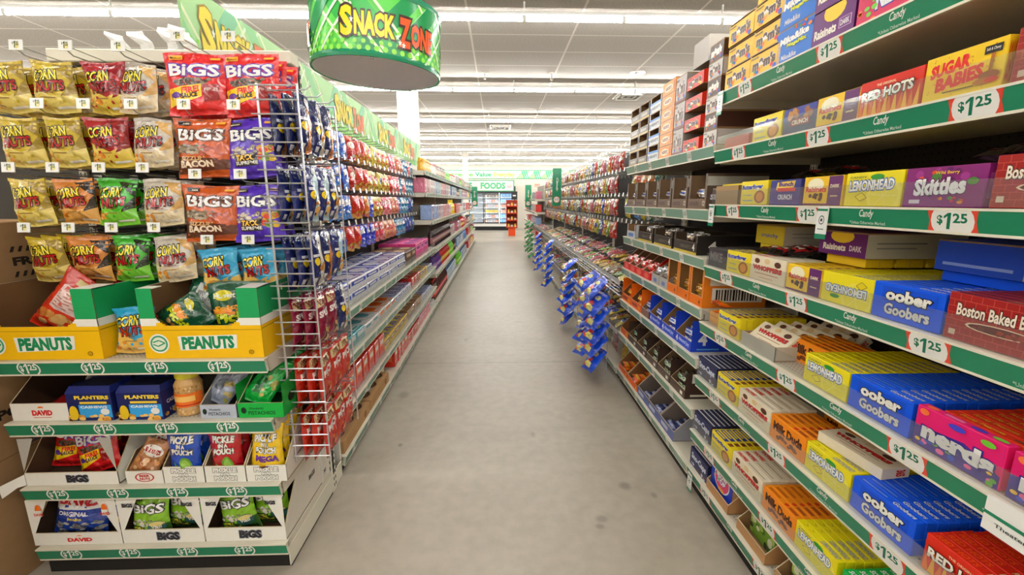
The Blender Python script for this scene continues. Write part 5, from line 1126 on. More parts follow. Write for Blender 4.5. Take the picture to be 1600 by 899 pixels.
tb_('green_peanut_bag', 'peanut_bag', 'dark green peanut bag deep inside the carton', -1.10, .34, zb + .135, (-.1, .05, 0))
# third shelf
SUN = lambda u, v, s_=.05: El(u, v, s_, s_ * 2.2, (226, 120, 50), 12) + Rc(u - s_, v - s_ * 2.2, u + s_, v, WHT)
ze = ZE[2]
def ecase(P, x, label, z, name='display_carton', d=.018, g=None): return put_case(P, name, label, 'carton', atE(x, d, z + .0005), 0, g)
dv = case('dv', .22, .34, .165, WHT, .07, T('DAVID', .34, .3, .68, .62, (190, 40, 40), bold=.06) + SUN(.5, .74) + Rc(.36, .18, .66, .22, (206, 120, 110)), shape='slope', inner=(58, 44, 34))
ecase(dv, -1.73, 'white seed carton with open dark inside and red lettering, third end cap shelf', ze)
bag('plain_red_pack', .17, .2, .03, (140, 34, 34), [], 41); tb_('plain_red_pack', 'seed_bag', 'dark red seed bag lying deep in the white seed carton', -1.73, .2, ze + .03, (-PI / 2 + .1, 0, .1))
def planters(x, label):
    e = empty('nut_box', label, 'nut box', atE(x, .012, ze + .0005)); w_, d_, h_ = .165, .12, .135; N_ = (26, 34, 84); a = w_ / 2
    m = MB(); m.box(-a, a, 0, d_, 0, h_ * .82, N_, 'card', .002)
    m.add([(-a, 0, h_ * .82), (a, 0, h_ * .82), (a * .9, .014, h_), (-a * .9, .014, h_), (a * .9, d_ - .014, h_), (-a * .9, d_ - .014, h_), (a, d_, h_ * .82), (-a, d_, h_ * .82)], [(0, 1, 2, 3), (1, 6, 4, 2), (6, 7, 5, 4), (7, 0, 3, 5)], (30, 40, 96), 'card')
    o = Rc(.26, .12, .98, .58, (70, 160, 216)) + T('PLANTERS', .2, .78, .96, .92, (240, 214, 80), bold=.05) + Rc(.3, .62, .9, .7, (236, 206, 90)) + T('CASHEWS', .3, .46, .9, .55, 'f2f6f8', bold=.04) + Blobs(.02, .02, .98, .2, 18, .07, [(226, 180, 100), (206, 150, 70), (236, 200, 130)], 5, 1.2) + El(.14, .3, .1, .26, (226, 196, 60), 14) + El(.84, .34, .1, .12, 'f0f0ec', 14)
    art(m, o, front_map(-a, a, 0, h_ * .82, 0), 'card')
    art(m, T('1.50 OZ', .3, .2, .8, .3, 'e8e8f0') + T('CASHEWS', .2, .5, .9, .64, 'e8e8f0', bold=.03) + Blobs(.1, .0, .9, .2, 8, .08, [(226, 180, 100)], 3, 1), right_map(0, d_, 0, h_ * .82, a), 'card'); obj('printed_box', m, parent=e)
    m = MB(); m.box(-a * .84, a * .84, .02, d_ - .02, h_ - .012, h_ - .002, (18, 20, 40), 'card'); obj('open_top', m, parent=e)
planters(-1.545, 'navy cashew box beside the white seed carton'); planters(-1.36, 'navy cashew box beside the nut jar')
bag('cashew_bag', .12, .17, .035, (36, 46, 110), Rc(.2, .3, .8, .7, (80, 160, 210)) + Rc(.3, .74, .7, .84, (236, 210, 90)), 42)
for i, (x, d, a) in enumerate(((-1.50, .24, .5), (-1.35, .24, .3), (-1.40, .32, -.3), (-1.56, .34, 0))): tb_('cashew_bag', 'cashew_bag', f"blue cashew bag leaning behind the navy boxes, {nth(i)} from the jar side", x, d, ze + .095, (-.2, a, 0), g=None)
e = empty('nut_jar', 'clear jar of mixed nuts with an orange label', 'jar', atE(-1.215, .075, ze + .0005))
m = MB(); m.lathe([(.04, 0), (.047, .006), (.047, .03), (.042, .04), (.046, .06), (.046, .1), (.047, .125), (.036, .145), (.036, .15)], (196, 160, 110), 'plast', 20); art(m, Blobs(0, .02, 1, .98, 150, .025, [(206, 170, 116), (170, 126, 80), (222, 196, 150)], 6, 1.6), lambda u, v, d: ((.0468 + d) * math.cos(PI + u * PI), (.0468 + d) * math.sin(PI + u * PI), .008 + v * .12), 'plast'); obj('nuts', m, parent=e)
m = MB(); art(m, Rc(0, 0, 1, 1, (222, 120, 50)) + Rc(.2, .4, .8, .8, (240, 196, 120)) + Rc(.1, .1, .9, .2, (180, 60, 40)), lambda u, v, d: ((.0485 + d) * math.cos(PI + u * PI), (.0485 + d) * math.sin(PI + u * PI), .04 + v * .055), 'plast', 16); obj('jar_label', m, parent=e)
m = MB(); m.lathe([(.039, .15), (.04, .152), (.04, .172), (.037, .175)], (206, 196, 70), 'plast', 20); obj('lid', m, parent=e)
pis = lambda c, t: Rc(0, 0, 1, 1, c) + El(.12, .5, .06, .22, (20, 40, 30), 12) + T('Wonderful', .24, .56, .56, .72, t) + T('PISTACHIOS', .22, .2, .82, .46, t)
gy = case('gy', .135, .34, .125, (186, 192, 204), .055, pis((186, 192, 204), (60, 66, 80)), shape='slope', inner=(120, 120, 124)); ecase(gy, -1.075, 'pale grey pistachio tray beside the green one', ze)
gn = case('gn', .17, .36, .135, (28, 150, 66), .06, pis((34, 160, 72), (16, 60, 34)), [(c_, p) for c_, p in Rc(0, 0, 1, 1, (28, 140, 62)) + El(.2, .44, .08, .16, (20, 40, 30), 12) + T('PISTACHIOS', .3, .1, .96, .34, (16, 60, 34))], shape='slope', inner=(20, 100, 50)); ecase(gn, -.915, 'bright green pistachio tray at the end cap edge', ze)
bag('pistachio_bag_grey', .1, .17, .03, (150, 156, 172), Rc(.2, .3, .5, .9, (90, 96, 110)) + Blobs(.5, .1, .9, .6, 8, .1, [(196, 176, 120), (150, 150, 90)], 3, .7), 43); bag('pistachio_bag_green', .1, .18, .03, (36, 166, 72), Rc(.2, .2, .5, .9, (20, 96, 50)) + Blobs(.5, .1, .9, .6, 8, .1, [(206, 186, 120), (160, 160, 90)], 4, .7), 44)
for i in range(3): tb_('pistachio_bag_grey', 'pistachio_bag', f"grey pistachio bag leaning in the grey tray, {ORD[i]} one", -1.09 + .015 * i, .11 + .08 * i, ze + .095 + .008 * i, (-.5, .5 - .3 * i, 0), g=None); tb_('pistachio_bag_green', 'pistachio_bag', f"green pistachio bag leaning in the green tray, {ORD[i]} one", -.925 + .012 * i, .11 + .085 * i, ze + .105 + .01 * i, (-.5, .5 - .2 * i, 0))
# second shelf
z2_ = ZE[1]
bigs = lambda u0, u1: T('BiGS', u0, .2, u1, .8, (40, 40, 48), out=(170, 174, 180), bold=.07, ow=.05)
bg = case('bg', .35, .34, .2, WHT, .055, bigs(.44, .68), [(c_, p) for c_, p in T('BiGS', .62, .78, .9, .9, (60, 60, 64), bold=.06)], shape='slope', inner=(70, 54, 42)); e = ecase(bg, -1.672, 'white seed carton holding red bags with a torn front flap, second end cap shelf', z2_)
m = MB(); m.add([(-.175, -.002, .05), (-.175, -.002, .004), (-.2, -.012, .0), (-.246, -.03, -.034), (-.25, -.03, .016)], [(0, 1, 2, 3, 4), (4, 3, 2, 1, 0)], WHT, 'card'); obj('torn_flap', m, parent=e)
for s_ in (-1, 1):
    m = MB(); m.add([(s_ * .175, .0, .2), (s_ * .175, .0, .06), (s_ * .12, .004, .2)], [(0, 1, 2), (2, 1, 0)], WHT, 'card'); obj('side_flap', m, parent=e)
for i, (x, a, d) in enumerate(((-1.745, .12, .15), (-1.625, -.2, .11), (-1.66, .1, .26))): tb_('seed_bag_red_short', 'sunflower_seed_bag', f"red sunflower seed bag tilted in the white carton, {['upright one', 'slanting one', 'rear one'][i]}", x, d - .02, z2_ + .108, (-.12, a, .05))
b2_ = case('b2_', .16, .28, .2, (222, 216, 204), .2, T('BiGS', .3, .6, .7, .8, (60, 60, 64), bold=.06), [(c_, p) for c_, p in T('BiGS', .3, .6, .7, .76, (60, 60, 64), bold=.06)], shape='box', cutw=1, top=0); ecase(b2_, -1.38, 'closed white seed carton standing behind the small nut carton', z2_, d=.205)
bn = case('bn', .142, .17, .11, WHT, .055, Ring(.5, .5, .26, .36, .16, (170, 50, 44)) + T('BEER', .36, .52, .64, .72, (170, 50, 44), bold=.05) + T('NUTS', .36, .28, .64, .48, (170, 50, 44), bold=.05), shape='slope', inner=(120, 96, 74)); ecase(bn, -1.395, 'small white nut carton with a red round emblem', z2_)
bag('beer_nut_bag', .1, .15, .03, (170, 120, 80), El(.5, .7, .42, .16, 'f2ece4') + T('BEER NUTS', .16, .64, .84, .76, (170, 40, 44), bold=.05) + Blobs(.1, .06, .9, .5, 16, .1, [(150, 84, 50), (206, 150, 100), (226, 190, 150)], 3, .7), 45)
for i in range(2): tb_('beer_nut_bag', 'nut_bag', f"brown and white nut bag leaning in the small carton, {ORD[i]} one", -1.39 + .01 * i, .05 + .05 * i, z2_ + .085 + .015 * i, (-.3, .45, 0))
pk = T('PICKLE', .2, .6, .8, .9, WHT, out=(70, 70, 70), bold=.06, ow=.06) + T('IN A', .38, .42, .62, .58, WHT, out=(70, 70, 70), bold=.06, ow=.06) + T('POUCH', .22, .1, .78, .4, WHT, out=(70, 70, 70), bold=.06, ow=.06)
ps = [(c_, p) for c_, p in T('PICKLE IN A', .3, .5, .9, .68, (230, 226, 218), out=(110, 104, 98), bold=.05, ow=.06) + T('POUCH', .36, .26, .86, .46, (230, 226, 218), out=(110, 104, 98), bold=.05, ow=.06)]
pc = case('pc', .155, .42, .2, WHT, .07, pk, ps, shape='slope', inner=(110, 92, 74), sidecol=(224, 218, 206))
def pickle(key, c, c2, t2, sd):
    o = T('PICKLE', .16, .68, .84, .82, WHT, out=(60, 60, 60), bold=.06, ow=.05) + T('IN A', .36, .59, .64, .67, WHT, out=(60, 60, 60), bold=.06, ow=.05) + T('POUCH', .2, .46, .84, .58, WHT, out=(60, 60, 60), bold=.06, ow=.05)
    o += (T('MEGA', .2, .3, .9, .42, c2, bold=.06) + El(.5, .1, .4, .12, (80, 30, 40)) if t2 else El(.6, .24, .18, .18, (110, 160, 60)) + El(.6, .24, .12, .14, (150, 190, 90)) + Pg([(.2, .3), (.4, .16), (.3, .1)], (120, 170, 70)))
    bag(key, .13, .205, .045, c, o, sd, 8, 11)
pickle('pickle_pouch_blue', (34, 76, 170), (0, 0, 0), 0, 46); pickle('pickle_pouch_red', (170, 30, 40), (0, 0, 0), 0, 47); pickle('pickle_pouch_yellow', (232, 196, 44), (96, 40, 130), 1, 48)
for c_, (x, k) in enumerate(((-1.243, 'blue'), (-1.083, 'red'), (-.923, 'yellow'))):
    ecase(pc, x, f"white pickle carton holding {k} pouches, second end cap shelf", z2_)
    for i in range(4): tb_('pickle_pouch_' + k, 'pickle_pouch', f"{k} pickle pouch standing in its white carton, {ORD[i]} in line", x, .05 + .062 * i, z2_ + .118 + .004 * (i % 2), (-.05, .015 * (-1) ** i, .02 * (-1) ** i), g=None)
# bottom shelf
z3_ = ZE[0]
d2 = case('d2', .345, .36, .205, WHT, .055, T('DAVID', .38, .26, .66, .58, (190, 40, 40), bold=.06) + SUN(.52, .74, .03), shape='slope', inner=(66, 52, 42)); e = ecase(d2, -1.70, 'white seed carton holding white and blue bags, bottom end cap shelf', z3_)
def wings(e, a, h_, lip, lab):
    for s_ in (-1, 1):
        m = MB(); m.add([(s_ * a, -.001, h_), (s_ * a, -.001, lip), (s_ * (a - .012), 0, lip), (s_ * (a - .08), .004, h_)], [(0, 1, 2, 3), (3, 2, 1, 0)], WHT, 'card')
        if lab: art(m, lab, lambda u, v, d: (s_ * (a - .045) - .03 + .06 * u, -.0025 - d, h_ - .075 + .06 * v), 'card')
        obj('side_flap', m, parent=e)
wings(e, .1725, .205, .055, SUN(.5, .5, .2) + T('DAVID', .2, .1, .8, .3, (190, 60, 50), bold=.05))
o = Rc(0, .0, 1, .58, (36, 62, 140)) + Pg([(0, .56), (1, .62), (1, 1), (0, 1)], 'f0f0f0') + T('DAVID', .08, .68, .92, .9, (176, 30, 44), bold=.07, ow=.04, out=(230, 210, 210)) + T('ORIGINAL', .1, .46, .7, .55, 'f0f0f4', bold=.04) + Blobs(.1, .04, .95, .34, 36, .07, [(200, 200, 196), (150, 150, 148), (120, 120, 120)], 3, .5) + T('jumbo', .3, .36, .6, .44, (236, 220, 120), bold=.04)
bag('david_bag', .2, .19, .045, (36, 62, 140), o, 49); bag('david_bag_b', .14, .17, .04, (34, 56, 130), Rc(.1, .4, .9, .56, (60, 90, 170)) + T('Ranch', .2, .6, .8, .72, 'f0ece0', bold=.04) + Blobs(.3, .1, .8, .36, 8, .12, [(214, 180, 100)], 2, .8), 50)
tb_('david_bag', 'sunflower_seed_bag', 'white and blue sunflower seed bag leaning in the bottom carton', -1.72, .07, z3_ + .102, (-.15, .1, .05)); tb_('david_bag_b', 'sunflower_seed_bag', 'dark blue seed bag tucked behind the white and blue one', -1.61, .12, z3_ + .094, (-.1, -.05, -.1)); tb_('plain_red_pack', 'sunflower_seed_bag', 'dark red seed bag at the back of the bottom carton', -1.66, .24, z3_ + .115, (-.1, .2, 0))
b3 = case('b3', .322, .36, .205, WHT, .062, bigs(.42, .7), [(c_, p) for c_, p in T('BiGS', .66, .5, .84, .62, (60, 60, 64), bold=.06)], shape='slope', inner=(66, 50, 38), sidecol=(224, 218, 206))
for c_, (x, nm) in enumerate(((-1.363, 'two upright green bags'), (-1.036, 'two tilted green bags'))):
    e = ecase(b3, x, f"white seed carton holding {nm}, bottom end cap shelf", z3_); wings(e, .161, .205, .062, T('BiGS', .1, .6, .8, .9, (50, 50, 54), bold=.06))
    for i in range(2): tb_('seed_bag_green', 'sunflower_seed_bag', f"green dill sunflower seed bag, {['upright', 'tilted'][c_]} {['first', 'second'][i]} of its pair, bottom shelf", x - .06 + .115 * i + .01 * c_, .055 + .045 * i + .02 * c_, z3_ + .096, (-.06, .0 if not c_ else -.16 + .06 * i, .05))
for k, d in enumerate((.385,)):
    for x in (-.955, -1.14): 
        m = MB(); m.box(-.085, .085, 0, .09, 0, .2, {'f': WHT, 'r': (224, 218, 206), 'l': WHT, 't': WHT, 'b': WHT}, 'card', .001); art(m, T('BiGS', .2, .2, .5, .3, (60, 60, 64), bold=.05), right_map(0, .09, 0, .2, .085)); item('closed_carton', m, f"closed white seed carton at the back of the bottom end cap shelf, {'outer' if x > -1 else 'inner'} one", 'carton', atE(x, d, z3_ + .0005))
# tall shipping carton beside the end cap
m = MB(); m.box(-.5, 0, 0, 1.42, 0, 1.42, (150, 122, 92), 'kraft', .004)
K = (40, 32, 26)
def P_(t, y0, y1, z0, z1): return T(t, (y0 - .62) / 1.42, z0 / 1.42, (y1 - .62) / 1.42, z1 / 1.42, K, bold=.05)
lay = P_('FRAGILE', 1.775, 2.02, 1.245, 1.28) + P_('A TOP', 1.77, 1.98, 1.13, 1.168) + P_('POTATO', 1.60, 1.88, .665, .705) + P_('PARTY', 1.64, 1.9, .36, .395) + P_('CHIPS', 1.68, 1.9, .12, .155)
for k in range(8):
    for z in (1.30, 1.20): y = (1.77 + .03 * k - .62) / 1.42; lay += Pg([(y, z / 1.42), (y + .009, z / 1.42), (y + .016, (z + .022) / 1.42), (y + .007, (z + .022) / 1.42)], K)
lay += Rc(0, .36, 1, .362, (110, 86, 62))
art(m, lay, right_map(0, 1.42, 0, 1.42, 0), 'kraft')
item('shipping_carton', m, 'tall brown corrugated carton with black printing beside the end cap', 'carton', (-1.925, .62, 0))
# loose paper slips above the end cap
for i, (x, y, a, b_, h_) in enumerate(((-1.60, 2.045, .5, .3, .07), (-1.50, 2.06, -.3, .1, .09), (-1.39, 2.05, .2, -.2, .1), (-1.36, 2.065, .5, .2, .11), (-1.31, 2.04, .1, .1, .08))):
    m = MB(); vs = []; fs = []
    for j in range(6):
        for k in range(3): vs.append((-.03 + .03 * k + .02 * math.sin(j), .01 * math.sin(j * 1.3 + k), h_ * j / 5))
    for j in range(5):
        for k in range(2): q = j * 3 + k; fs.append((q, q + 1, q + 4, q + 3))
    m.add(vs, fs, 'f0f0ee', 'matte'); m.add([(p[0], p[1] + .0006, p[2]) for p in vs], [f[::-1] for f in fs], 'e8e8e6', 'matte')
    item('paper_slip', m, f"curled white paper slip standing on the end cap top rail, {nth(i)} from the carton side", 'paper', (x, y, 2.1155), (0, a * .4, b_))

# ================================================================ wire rack hooked on the end cap side
WX0, WX1, WY0, WY1, WZ0, WZ1 = -.752, -.60, 0, .36, .47, 1.90
e = empty('wire_rack', 'narrow wire side rack of hanging pretzel and nut bags beside the end cap', 'rack', (-.10, 1.65, 0))
for nm, y in (('wire_panel', 0.0), ('wire_panel', WY1)):
    m = MB()
    for x in (WX0 + .015, WX1): m.tube([(x, y, WZ0 - .03), (x, y, WZ1)], .0032, 'd4d4d8', 'chrome', 6)
    z = WZ0
    while z < WZ1 + .001: m.tube([(WX0 - .012, y - .003, z), (WX1 + .004, y - .003, z)], .0029, 'd8d8dc', 'chrome', 5); z += .0475
    obj(nm, m, parent=e)
m = MB()
for y in [WY1 * k / 4 for k in range(5)]: m.tube([(WX0 + .012, y, WZ0), (WX0 + .012, y, WZ1)], .003, 'c4c4c8', 'chrome', 5)
for k in range(9): z = WZ0 + (WZ1 - WZ0) * k / 8; m.tube([(WX0 + .012, 0, z), (WX0 + .012, WY1, z)], .003, 'c4c4c8', 'chrome', 5)
obj('rack_back', m, parent=e)
def pretz(key, c, wv, sd, w_=.105, h_=.208):
    NV = c; 
    if wv == 'maroon': o = Pg([(.08, .74), (.92, .8), (.9, .94), (.1, .9)], (226, 206, 160)) + T("SNYDER'S", .14, .78, .86, .9, (120, 30, 50), bold=.05) + T('SPLITS', .12, .58, .9, .7, 'f2e8e4', bold=.05, rot=.08) + Blobs(.4, .08, .95, .46, 16, .09, [(206, 176, 120), (170, 130, 80), (226, 200, 150)], sd, .6)
    elif wv == 'red': o = Pg([(.08, .74), (.92, .8), (.9, .94), (.1, .9)], (226, 206, 160)) + T("SNYDER'S", .14, .78, .86, .9, (110, 40, 30), bold=.05) + T('PIECES', .12, .56, .9, .7, 'f4e8e0', bold=.06, rot=.1) + Blobs(.2, .06, .95, .42, 20, .09, [(196, 100, 50), (160, 70, 36), (216, 140, 80)], sd, .6)
    else: o = Pg([(.45, .0), (.95, .0), (1, .5), (.72, .95), (.5, .7)], wv) + Pg([(.55, .86), (.8, .98), (.98, .9), (.96, .7)], 'eeeeee') + El(.3, .46, .16, .08, (240, 210, 60)) + Rc(.12, .55, .5, .6, (230, 230, 236)) + Blobs(.5, .08, .92, .42, 9, .1, [(196, 140, 70), (226, 180, 110)], sd, .6) + Rc(.1, .06, .28, .16, 'e8e8ee')
    bag(key, w_, h_, .04, c, o, sd, 8, 12, wr=.8, bend=.004)
pretz('wing_navy_orange', (24, 32, 78), (206, 130, 70), 51); pretz('wing_navy_white', (24, 34, 84), (220, 216, 206), 52); pretz('wing_navy_cyan', (22, 34, 92), (190, 214, 220), 53)
pretz('wing_maroon', (116, 24, 50), 'maroon', 54, .107, .212); pretz('wing_red', (176, 46, 30), 'red', 55, .107, .212)
rows = [(1.894, ('wing_navy_orange', 'wing_navy_white', 'wing_navy_orange'), 'navy pretzel', 'top'), (1.642, ('wing_navy_cyan', 'wing_navy_cyan', 'wing_navy_white'), 'navy pretzel', 'second'), (1.39, ('wing_navy_white', 'wing_navy_orange', 'wing_navy_cyan'), 'navy pretzel', 'third'),
        (1.147, ('wing_maroon', 'wing_maroon', 'wing_navy_white'), 'maroon nut', 'fourth'), (.904, ('wing_red', 'wing_red', 'wing_red'), 'russet pretzel', 'fifth'), (.665, ('wing_red', 'wing_red', 'wing_red'), 'russet pretzel', 'lowest')]
for z, ks, ds, rn in rows:
    for c_, k in enumerate(ks):
        for i in range(3):
            y = 1.65 + .072 + .112 * c_; x = -.10 + WX1 - .022 - .044 * i
            dsc = ds if not (ds.startswith('maroon') and c_ == 2) else 'navy pretzel'
            item('pretzel_bag', PB[k][0], f"{dsc} bag, {ORD[i]} on {['near', 'middle', 'far'][c_]} hook, {rn} row of the wire rack", 'snack bag', (x, y, z - .009 - .006 * i), (rnd.uniform(-.03, .01), rnd.uniform(-.04, .04), RL + rnd.uniform(-.1, .03)), f"{dsc} bags on the {rn} rack row")
        hk = MB(); hk.tube([(WX0 + .012, .072 + .112 * c_, z), (WX1 + .0, .072 + .112 * c_, z + .004), (WX1 + .02, .072 + .112 * c_, z + .018)], .0025, 'c4c4c8', 'chrome', 5); obj('peg_hook', hk, parent=e)

# ================================================================ snack wall bags
SB = {'whiteorange': ((222, 210, 196), (206, 120, 60), (230, 150, 70), 0), 'white': ((226, 220, 210), (190, 150, 90), (206, 60, 50), 1), 'blue': ((44, 92, 186), (90, 150, 220), (230, 230, 236), 1), 'red': ((176, 36, 36), (206, 90, 60), (240, 220, 200), 0),
      'redgold': ((196, 60, 36), (226, 170, 70), (200, 40, 40), 1), 'gold': ((206, 176, 76), (230, 206, 130), (190, 60, 40), 0), 'yellow': ((226, 206, 60), (240, 224, 120), (60, 90, 170), 2), 'pink': ((206, 70, 90), (236, 150, 150), (240, 220, 220), 1),
      'peach': ((220, 150, 120), (236, 190, 160), (196, 70, 60), 0), 'teal': ((36, 116, 150), (80, 170, 200), (220, 230, 236), 1), 'navy': ((26, 40, 100), (70, 90, 160), (226, 226, 230), 2), 'green': ((130, 176, 70), (190, 210, 130), (240, 240, 220), 0), 'royal': ((40, 56, 176), (90, 110, 220), (226, 230, 240), 1),
      'orange': ((226, 120, 40), (240, 170, 80), (250, 230, 180), 0), 'clear': ((206, 196, 180), (230, 226, 216), (120, 160, 110), 3), 'brown': ((120, 80, 56), (170, 120, 80), (220, 190, 140), 1), 'candyred': ((206, 60, 60), (240, 226, 220), (230, 190, 70), 3), 'candygreen': ((120, 170, 80), (236, 236, 226), (60, 130, 90), 3), 'candyyellow': ((230, 196, 60), (190, 40, 40), (240, 226, 130), 3),
      'candypink': ((226, 130, 150), (236, 230, 230), (206, 50, 90), 3), 'purple': ((96, 50, 140), (150, 100, 190), (236, 220, 120), 0), 'whitegreen': ((224, 224, 216), (40, 130, 96), (40, 130, 96), 2)}
for i, (k, (a, b_, c_, st)) in enumerate(SB.items()): candybag('sb_' + k, a, b_, c_, 60 + i, .135, .18, .042, 7, 9, st)
CN = {'whiteorange': 'white and orange', 'redgold': 'red and gold', 'clear': 'clear front', 'candyred': 'red topped sweet', 'candygreen': 'green topped sweet', 'candyyellow': 'yellow topped sweet', 'candypink': 'pink topped sweet', 'whitegreen': 'white and green', 'royal': 'royal blue'}
seqs = ['whiteorange whiteorange whiteorange whiteorange white whiteorange blue blue red redgold redgold gold yellow gold gold gold pink pink peach peach teal teal pink teal',
        'blue blue blue whiteorange white white blue blue red redgold redgold gold gold yellow gold gold red pink pink teal pink teal teal teal',
        'blue green clear clear white blue blue blue redgold redgold orange royal gold gold pink pink peach peach royal teal teal teal navy teal',
        'green green red red red blue blue redgold redgold royal royal royal pink pink peach peach peach teal teal teal navy navy navy teal']
for r_, sq in enumerate(seqs):
    z = (2.0, 1.775, 1.55, 1.31)[r_]
    for i, k in enumerate(sq.split()):
        Y = L1[0] + (i + .5) * .1575
        for q in range(3 if i > 2 else 2):
            item('snack_bag', PB['sb_' + k][0], f"{CN.get(k, k)} snack bag, {ORD[q]} on {nth(i)} hook from wire rack, {['top', 'second', 'third', 'lowest'][r_]} snack row", 'snack bag', atL(Y + rnd.uniform(-.01, .01), .286 + .062 * q, z - .0095), (rnd.uniform(-.06, .02), rnd.uniform(-.05, .05), RL + rnd.uniform(-.2, .08)), f"snack bags on {nth(i)} hook of row {r_ + 1}")
m = MB(); m.box(0, .44, 0, .02, .1, 1.95, (226, 224, 216), 'steel'); dots(m, .02, .36, .12, .6, -.0006, .03, .004)
ob = obj('end_panel', m, (-.86 - .455, 2.19, 0)); tag(ob, 'white perforated end panel of the snack wall behind the wire rack', 'end panel')
# ---- packs on the snack wall shelves
def pack(key, w_, h_, d_, c, c2, c3, mat='foil', sd=1):
    o = Rc(.06, .5, .94, .9, c2) + Rc(.2, .6, .8, .8, c3); t = Rc(.05, .08, .95, .9, c2) + El(.5, .5, .34, .3, c3, 14) + Rc(.2, .12, .8, .2, c)
    return pbox(key, w_, h_, d_, c, o, t, Rc(.1, .3, .9, .7, c2), None, None, .004, mat)
pack('pk_blueclam', .3, .07, .2, (226, 228, 234), (60, 90, 180), (226, 226, 232)); pack('pk_pinkbox', .26, .16, .2, (206, 80, 140), (230, 150, 190), (130, 50, 120), 'card'); pack('pk_brownbox', .26, .13, .18, (80, 58, 48), (120, 90, 70), (200, 180, 150), 'card')
pack('pk_white', .17, .07, .24, (220, 220, 216), (200, 206, 214), (90, 150, 160)); pack('pk_orange', .17, .07, .24, (206, 204, 200), (230, 150, 100), (226, 110, 50)); pack('pk_navyblue', .17, .07, .24, (210, 212, 220), (50, 84, 170), (230, 230, 236)); pack('pk_red', .16, .1, .22, (186, 50, 44), (206, 90, 70), (236, 220, 200)); pack('pk_gold', .17, .09, .22, (206, 176, 70), (70, 90, 160), (236, 216, 120), 'card')
pack('pk_redtall', .13, .16, .22, (196, 52, 40), (222, 110, 60), (240, 226, 210)); pack('pk_pink', .15, .12, .2, (214, 130, 150), (236, 190, 200), (200, 60, 90)); pack('pk_teal', .16, .08, .22, (90, 160, 170), (210, 226, 226), (226, 230, 230)); pack('pk_brown', .16, .1, .22, (130, 96, 66), (176, 136, 96), (226, 206, 170))
PD = {'pk_blueclam': 'white and blue cookie tray', 'pk_pinkbox': 'pink snack cake carton', 'pk_brownbox': 'dark brown snack cake carton', 'pk_white': 'white cookie pack', 'pk_orange': 'orange and white cookie pack', 'pk_navyblue': 'blue and white cookie pack', 'pk_red': 'red cookie pack', 'pk_gold': 'gold cookie box', 'pk_redtall': 'tall red cracker pack', 'pk_pink': 'pink cookie pack', 'pk_teal': 'teal cookie pack', 'pk_brown': 'brown cookie pack'}
def shelfpacks(z, Y, sq, deep, lay, sn, d0=.03, lev=1):
    i = 0
    for k, cnt in sq:
        me, w_, h_, d_ = PB[k]
        for c_ in range(cnt):
            Y += w_ / 2 + .004
            for q in range(deep):
                if d0 + (q + 1) * (d_ + .004) > .49: break
                for v in range(lev): item('cookie_pack' if k not in ('pk_pinkbox', 'pk_brownbox') else 'snack_cake_carton', me, f"{PD[k]}, {nth(i)} from wire rack, {['front', 'back'][min(q, 1)]}{' upper' if v else ''}, {sn} snack shelf", 'snack pack', atL(Y, d0 + q * (d_ + .004), z + .0005 + v * (h_ + .001)), (0, 0, RL + rnd.uniform(-.05, .05)), f"{PD[k]} on {sn} snack wall shelf")
            Y += w_ / 2 + .004; i += 1
shelfpacks(ZL[3], 2.3, [('pk_blueclam', 6)], 2, 0, 'top', lev=2); shelfpacks(ZL[3], 4.2, [('pk_brownbox', 2), ('pk_pinkbox', 3)], 2, 0, 'far top'); 
shelfpacks(ZL[2], 2.3, [('pk_white', 1), ('pk_teal', 2), ('pk_white', 2), ('pk_orange', 3), ('pk_navyblue', 4), ('pk_red', 3), ('pk_gold', 3), ('pk_navyblue', 2)], 1, 0, 'second', lev=1)
shelfpacks(ZL[1], 2.3, [('pk_redtall', 7), ('pk_gold', 5), ('pk_brown', 5), ('pk_navyblue', 4)], 1, 0, 'third', lev=1)
shelfpacks(ZL[0], 3.55, [('pk_redtall', 4), ('pk_red', 4), ('pk_pink', 5), ('pk_white', 2)], 1, 0, 'bottom')
# bread tubs in holed kraft trays, bottom shelf start
def tubtray(Y, label, n_=3, wd=.5):
    e = empty('kraft_tray', label, 'tray', atL(Y, .012, ZL[0] + .0005), RL); m = MB(); h_ = .075; KC = (176, 142, 104)
    m.box(-wd / 2, wd / 2, 0, .3, 0, h_, {'f': KC, 't': KC, 'l': KC, 'r': KC, 'b': KC, 'u': KC}, 'kraft', .002)
    for i in range(n_):
        for j in range(2): art(m, El(.17 + .33 * i, .28 + .42 * j, .125, .19, (74, 54, 38), 18) + El(.17 + .33 * i, .31 + .42 * j, .11, .155, (110, 84, 58), 18), top_map(-wd / 2, wd / 2, 0, .3, h_), 'kraft')
    obj('holed_tray', m, parent=e); m = MB(); art(m, Rc(.1, .4, .4, .46, (140, 106, 76)) + El(.8, .5, .05, .3, (140, 106, 76)), front_map(-wd / 2, wd / 2, 0, h_, -.0005), 'kraft'); obj('print', m, parent=e)
def tub(x, d, label, c, zz=.0765):
    e = empty('snack_tub', label, 'tub', atL(x, d, ZL[0] + zz)); m = MB(); m.lathe([(.042, 0, c), (.043, .003, c), (.05, .075, c), (.05, .082, 'eceef0')], c, 'plast', 20); art(m, El(.5, .5, .1, .3, 'f0e8e0', 14) + Rc(.3, .2, .7, .3, mix(L and (220, 60, 60), (220, 60, 60), 0)), lambda u, v, q: ((.0445 + .007 * v + q) * math.cos(2 * PI * u - 1.2 - PI / 2 + PI), (.0445 + .007 * v + q) * math.sin(2 * PI * u - 1.2 - PI / 2 + PI), .005 + .065 * v), 'plast', 24); obj('cup', m, parent=e)
    m = MB(); m.lathe([(.052, .0815), (.053, .083), (.053, .092), (.048, .094), (.046, .091)], (226, 230, 234), 'plast', 20); obj('lid', m, parent=e)
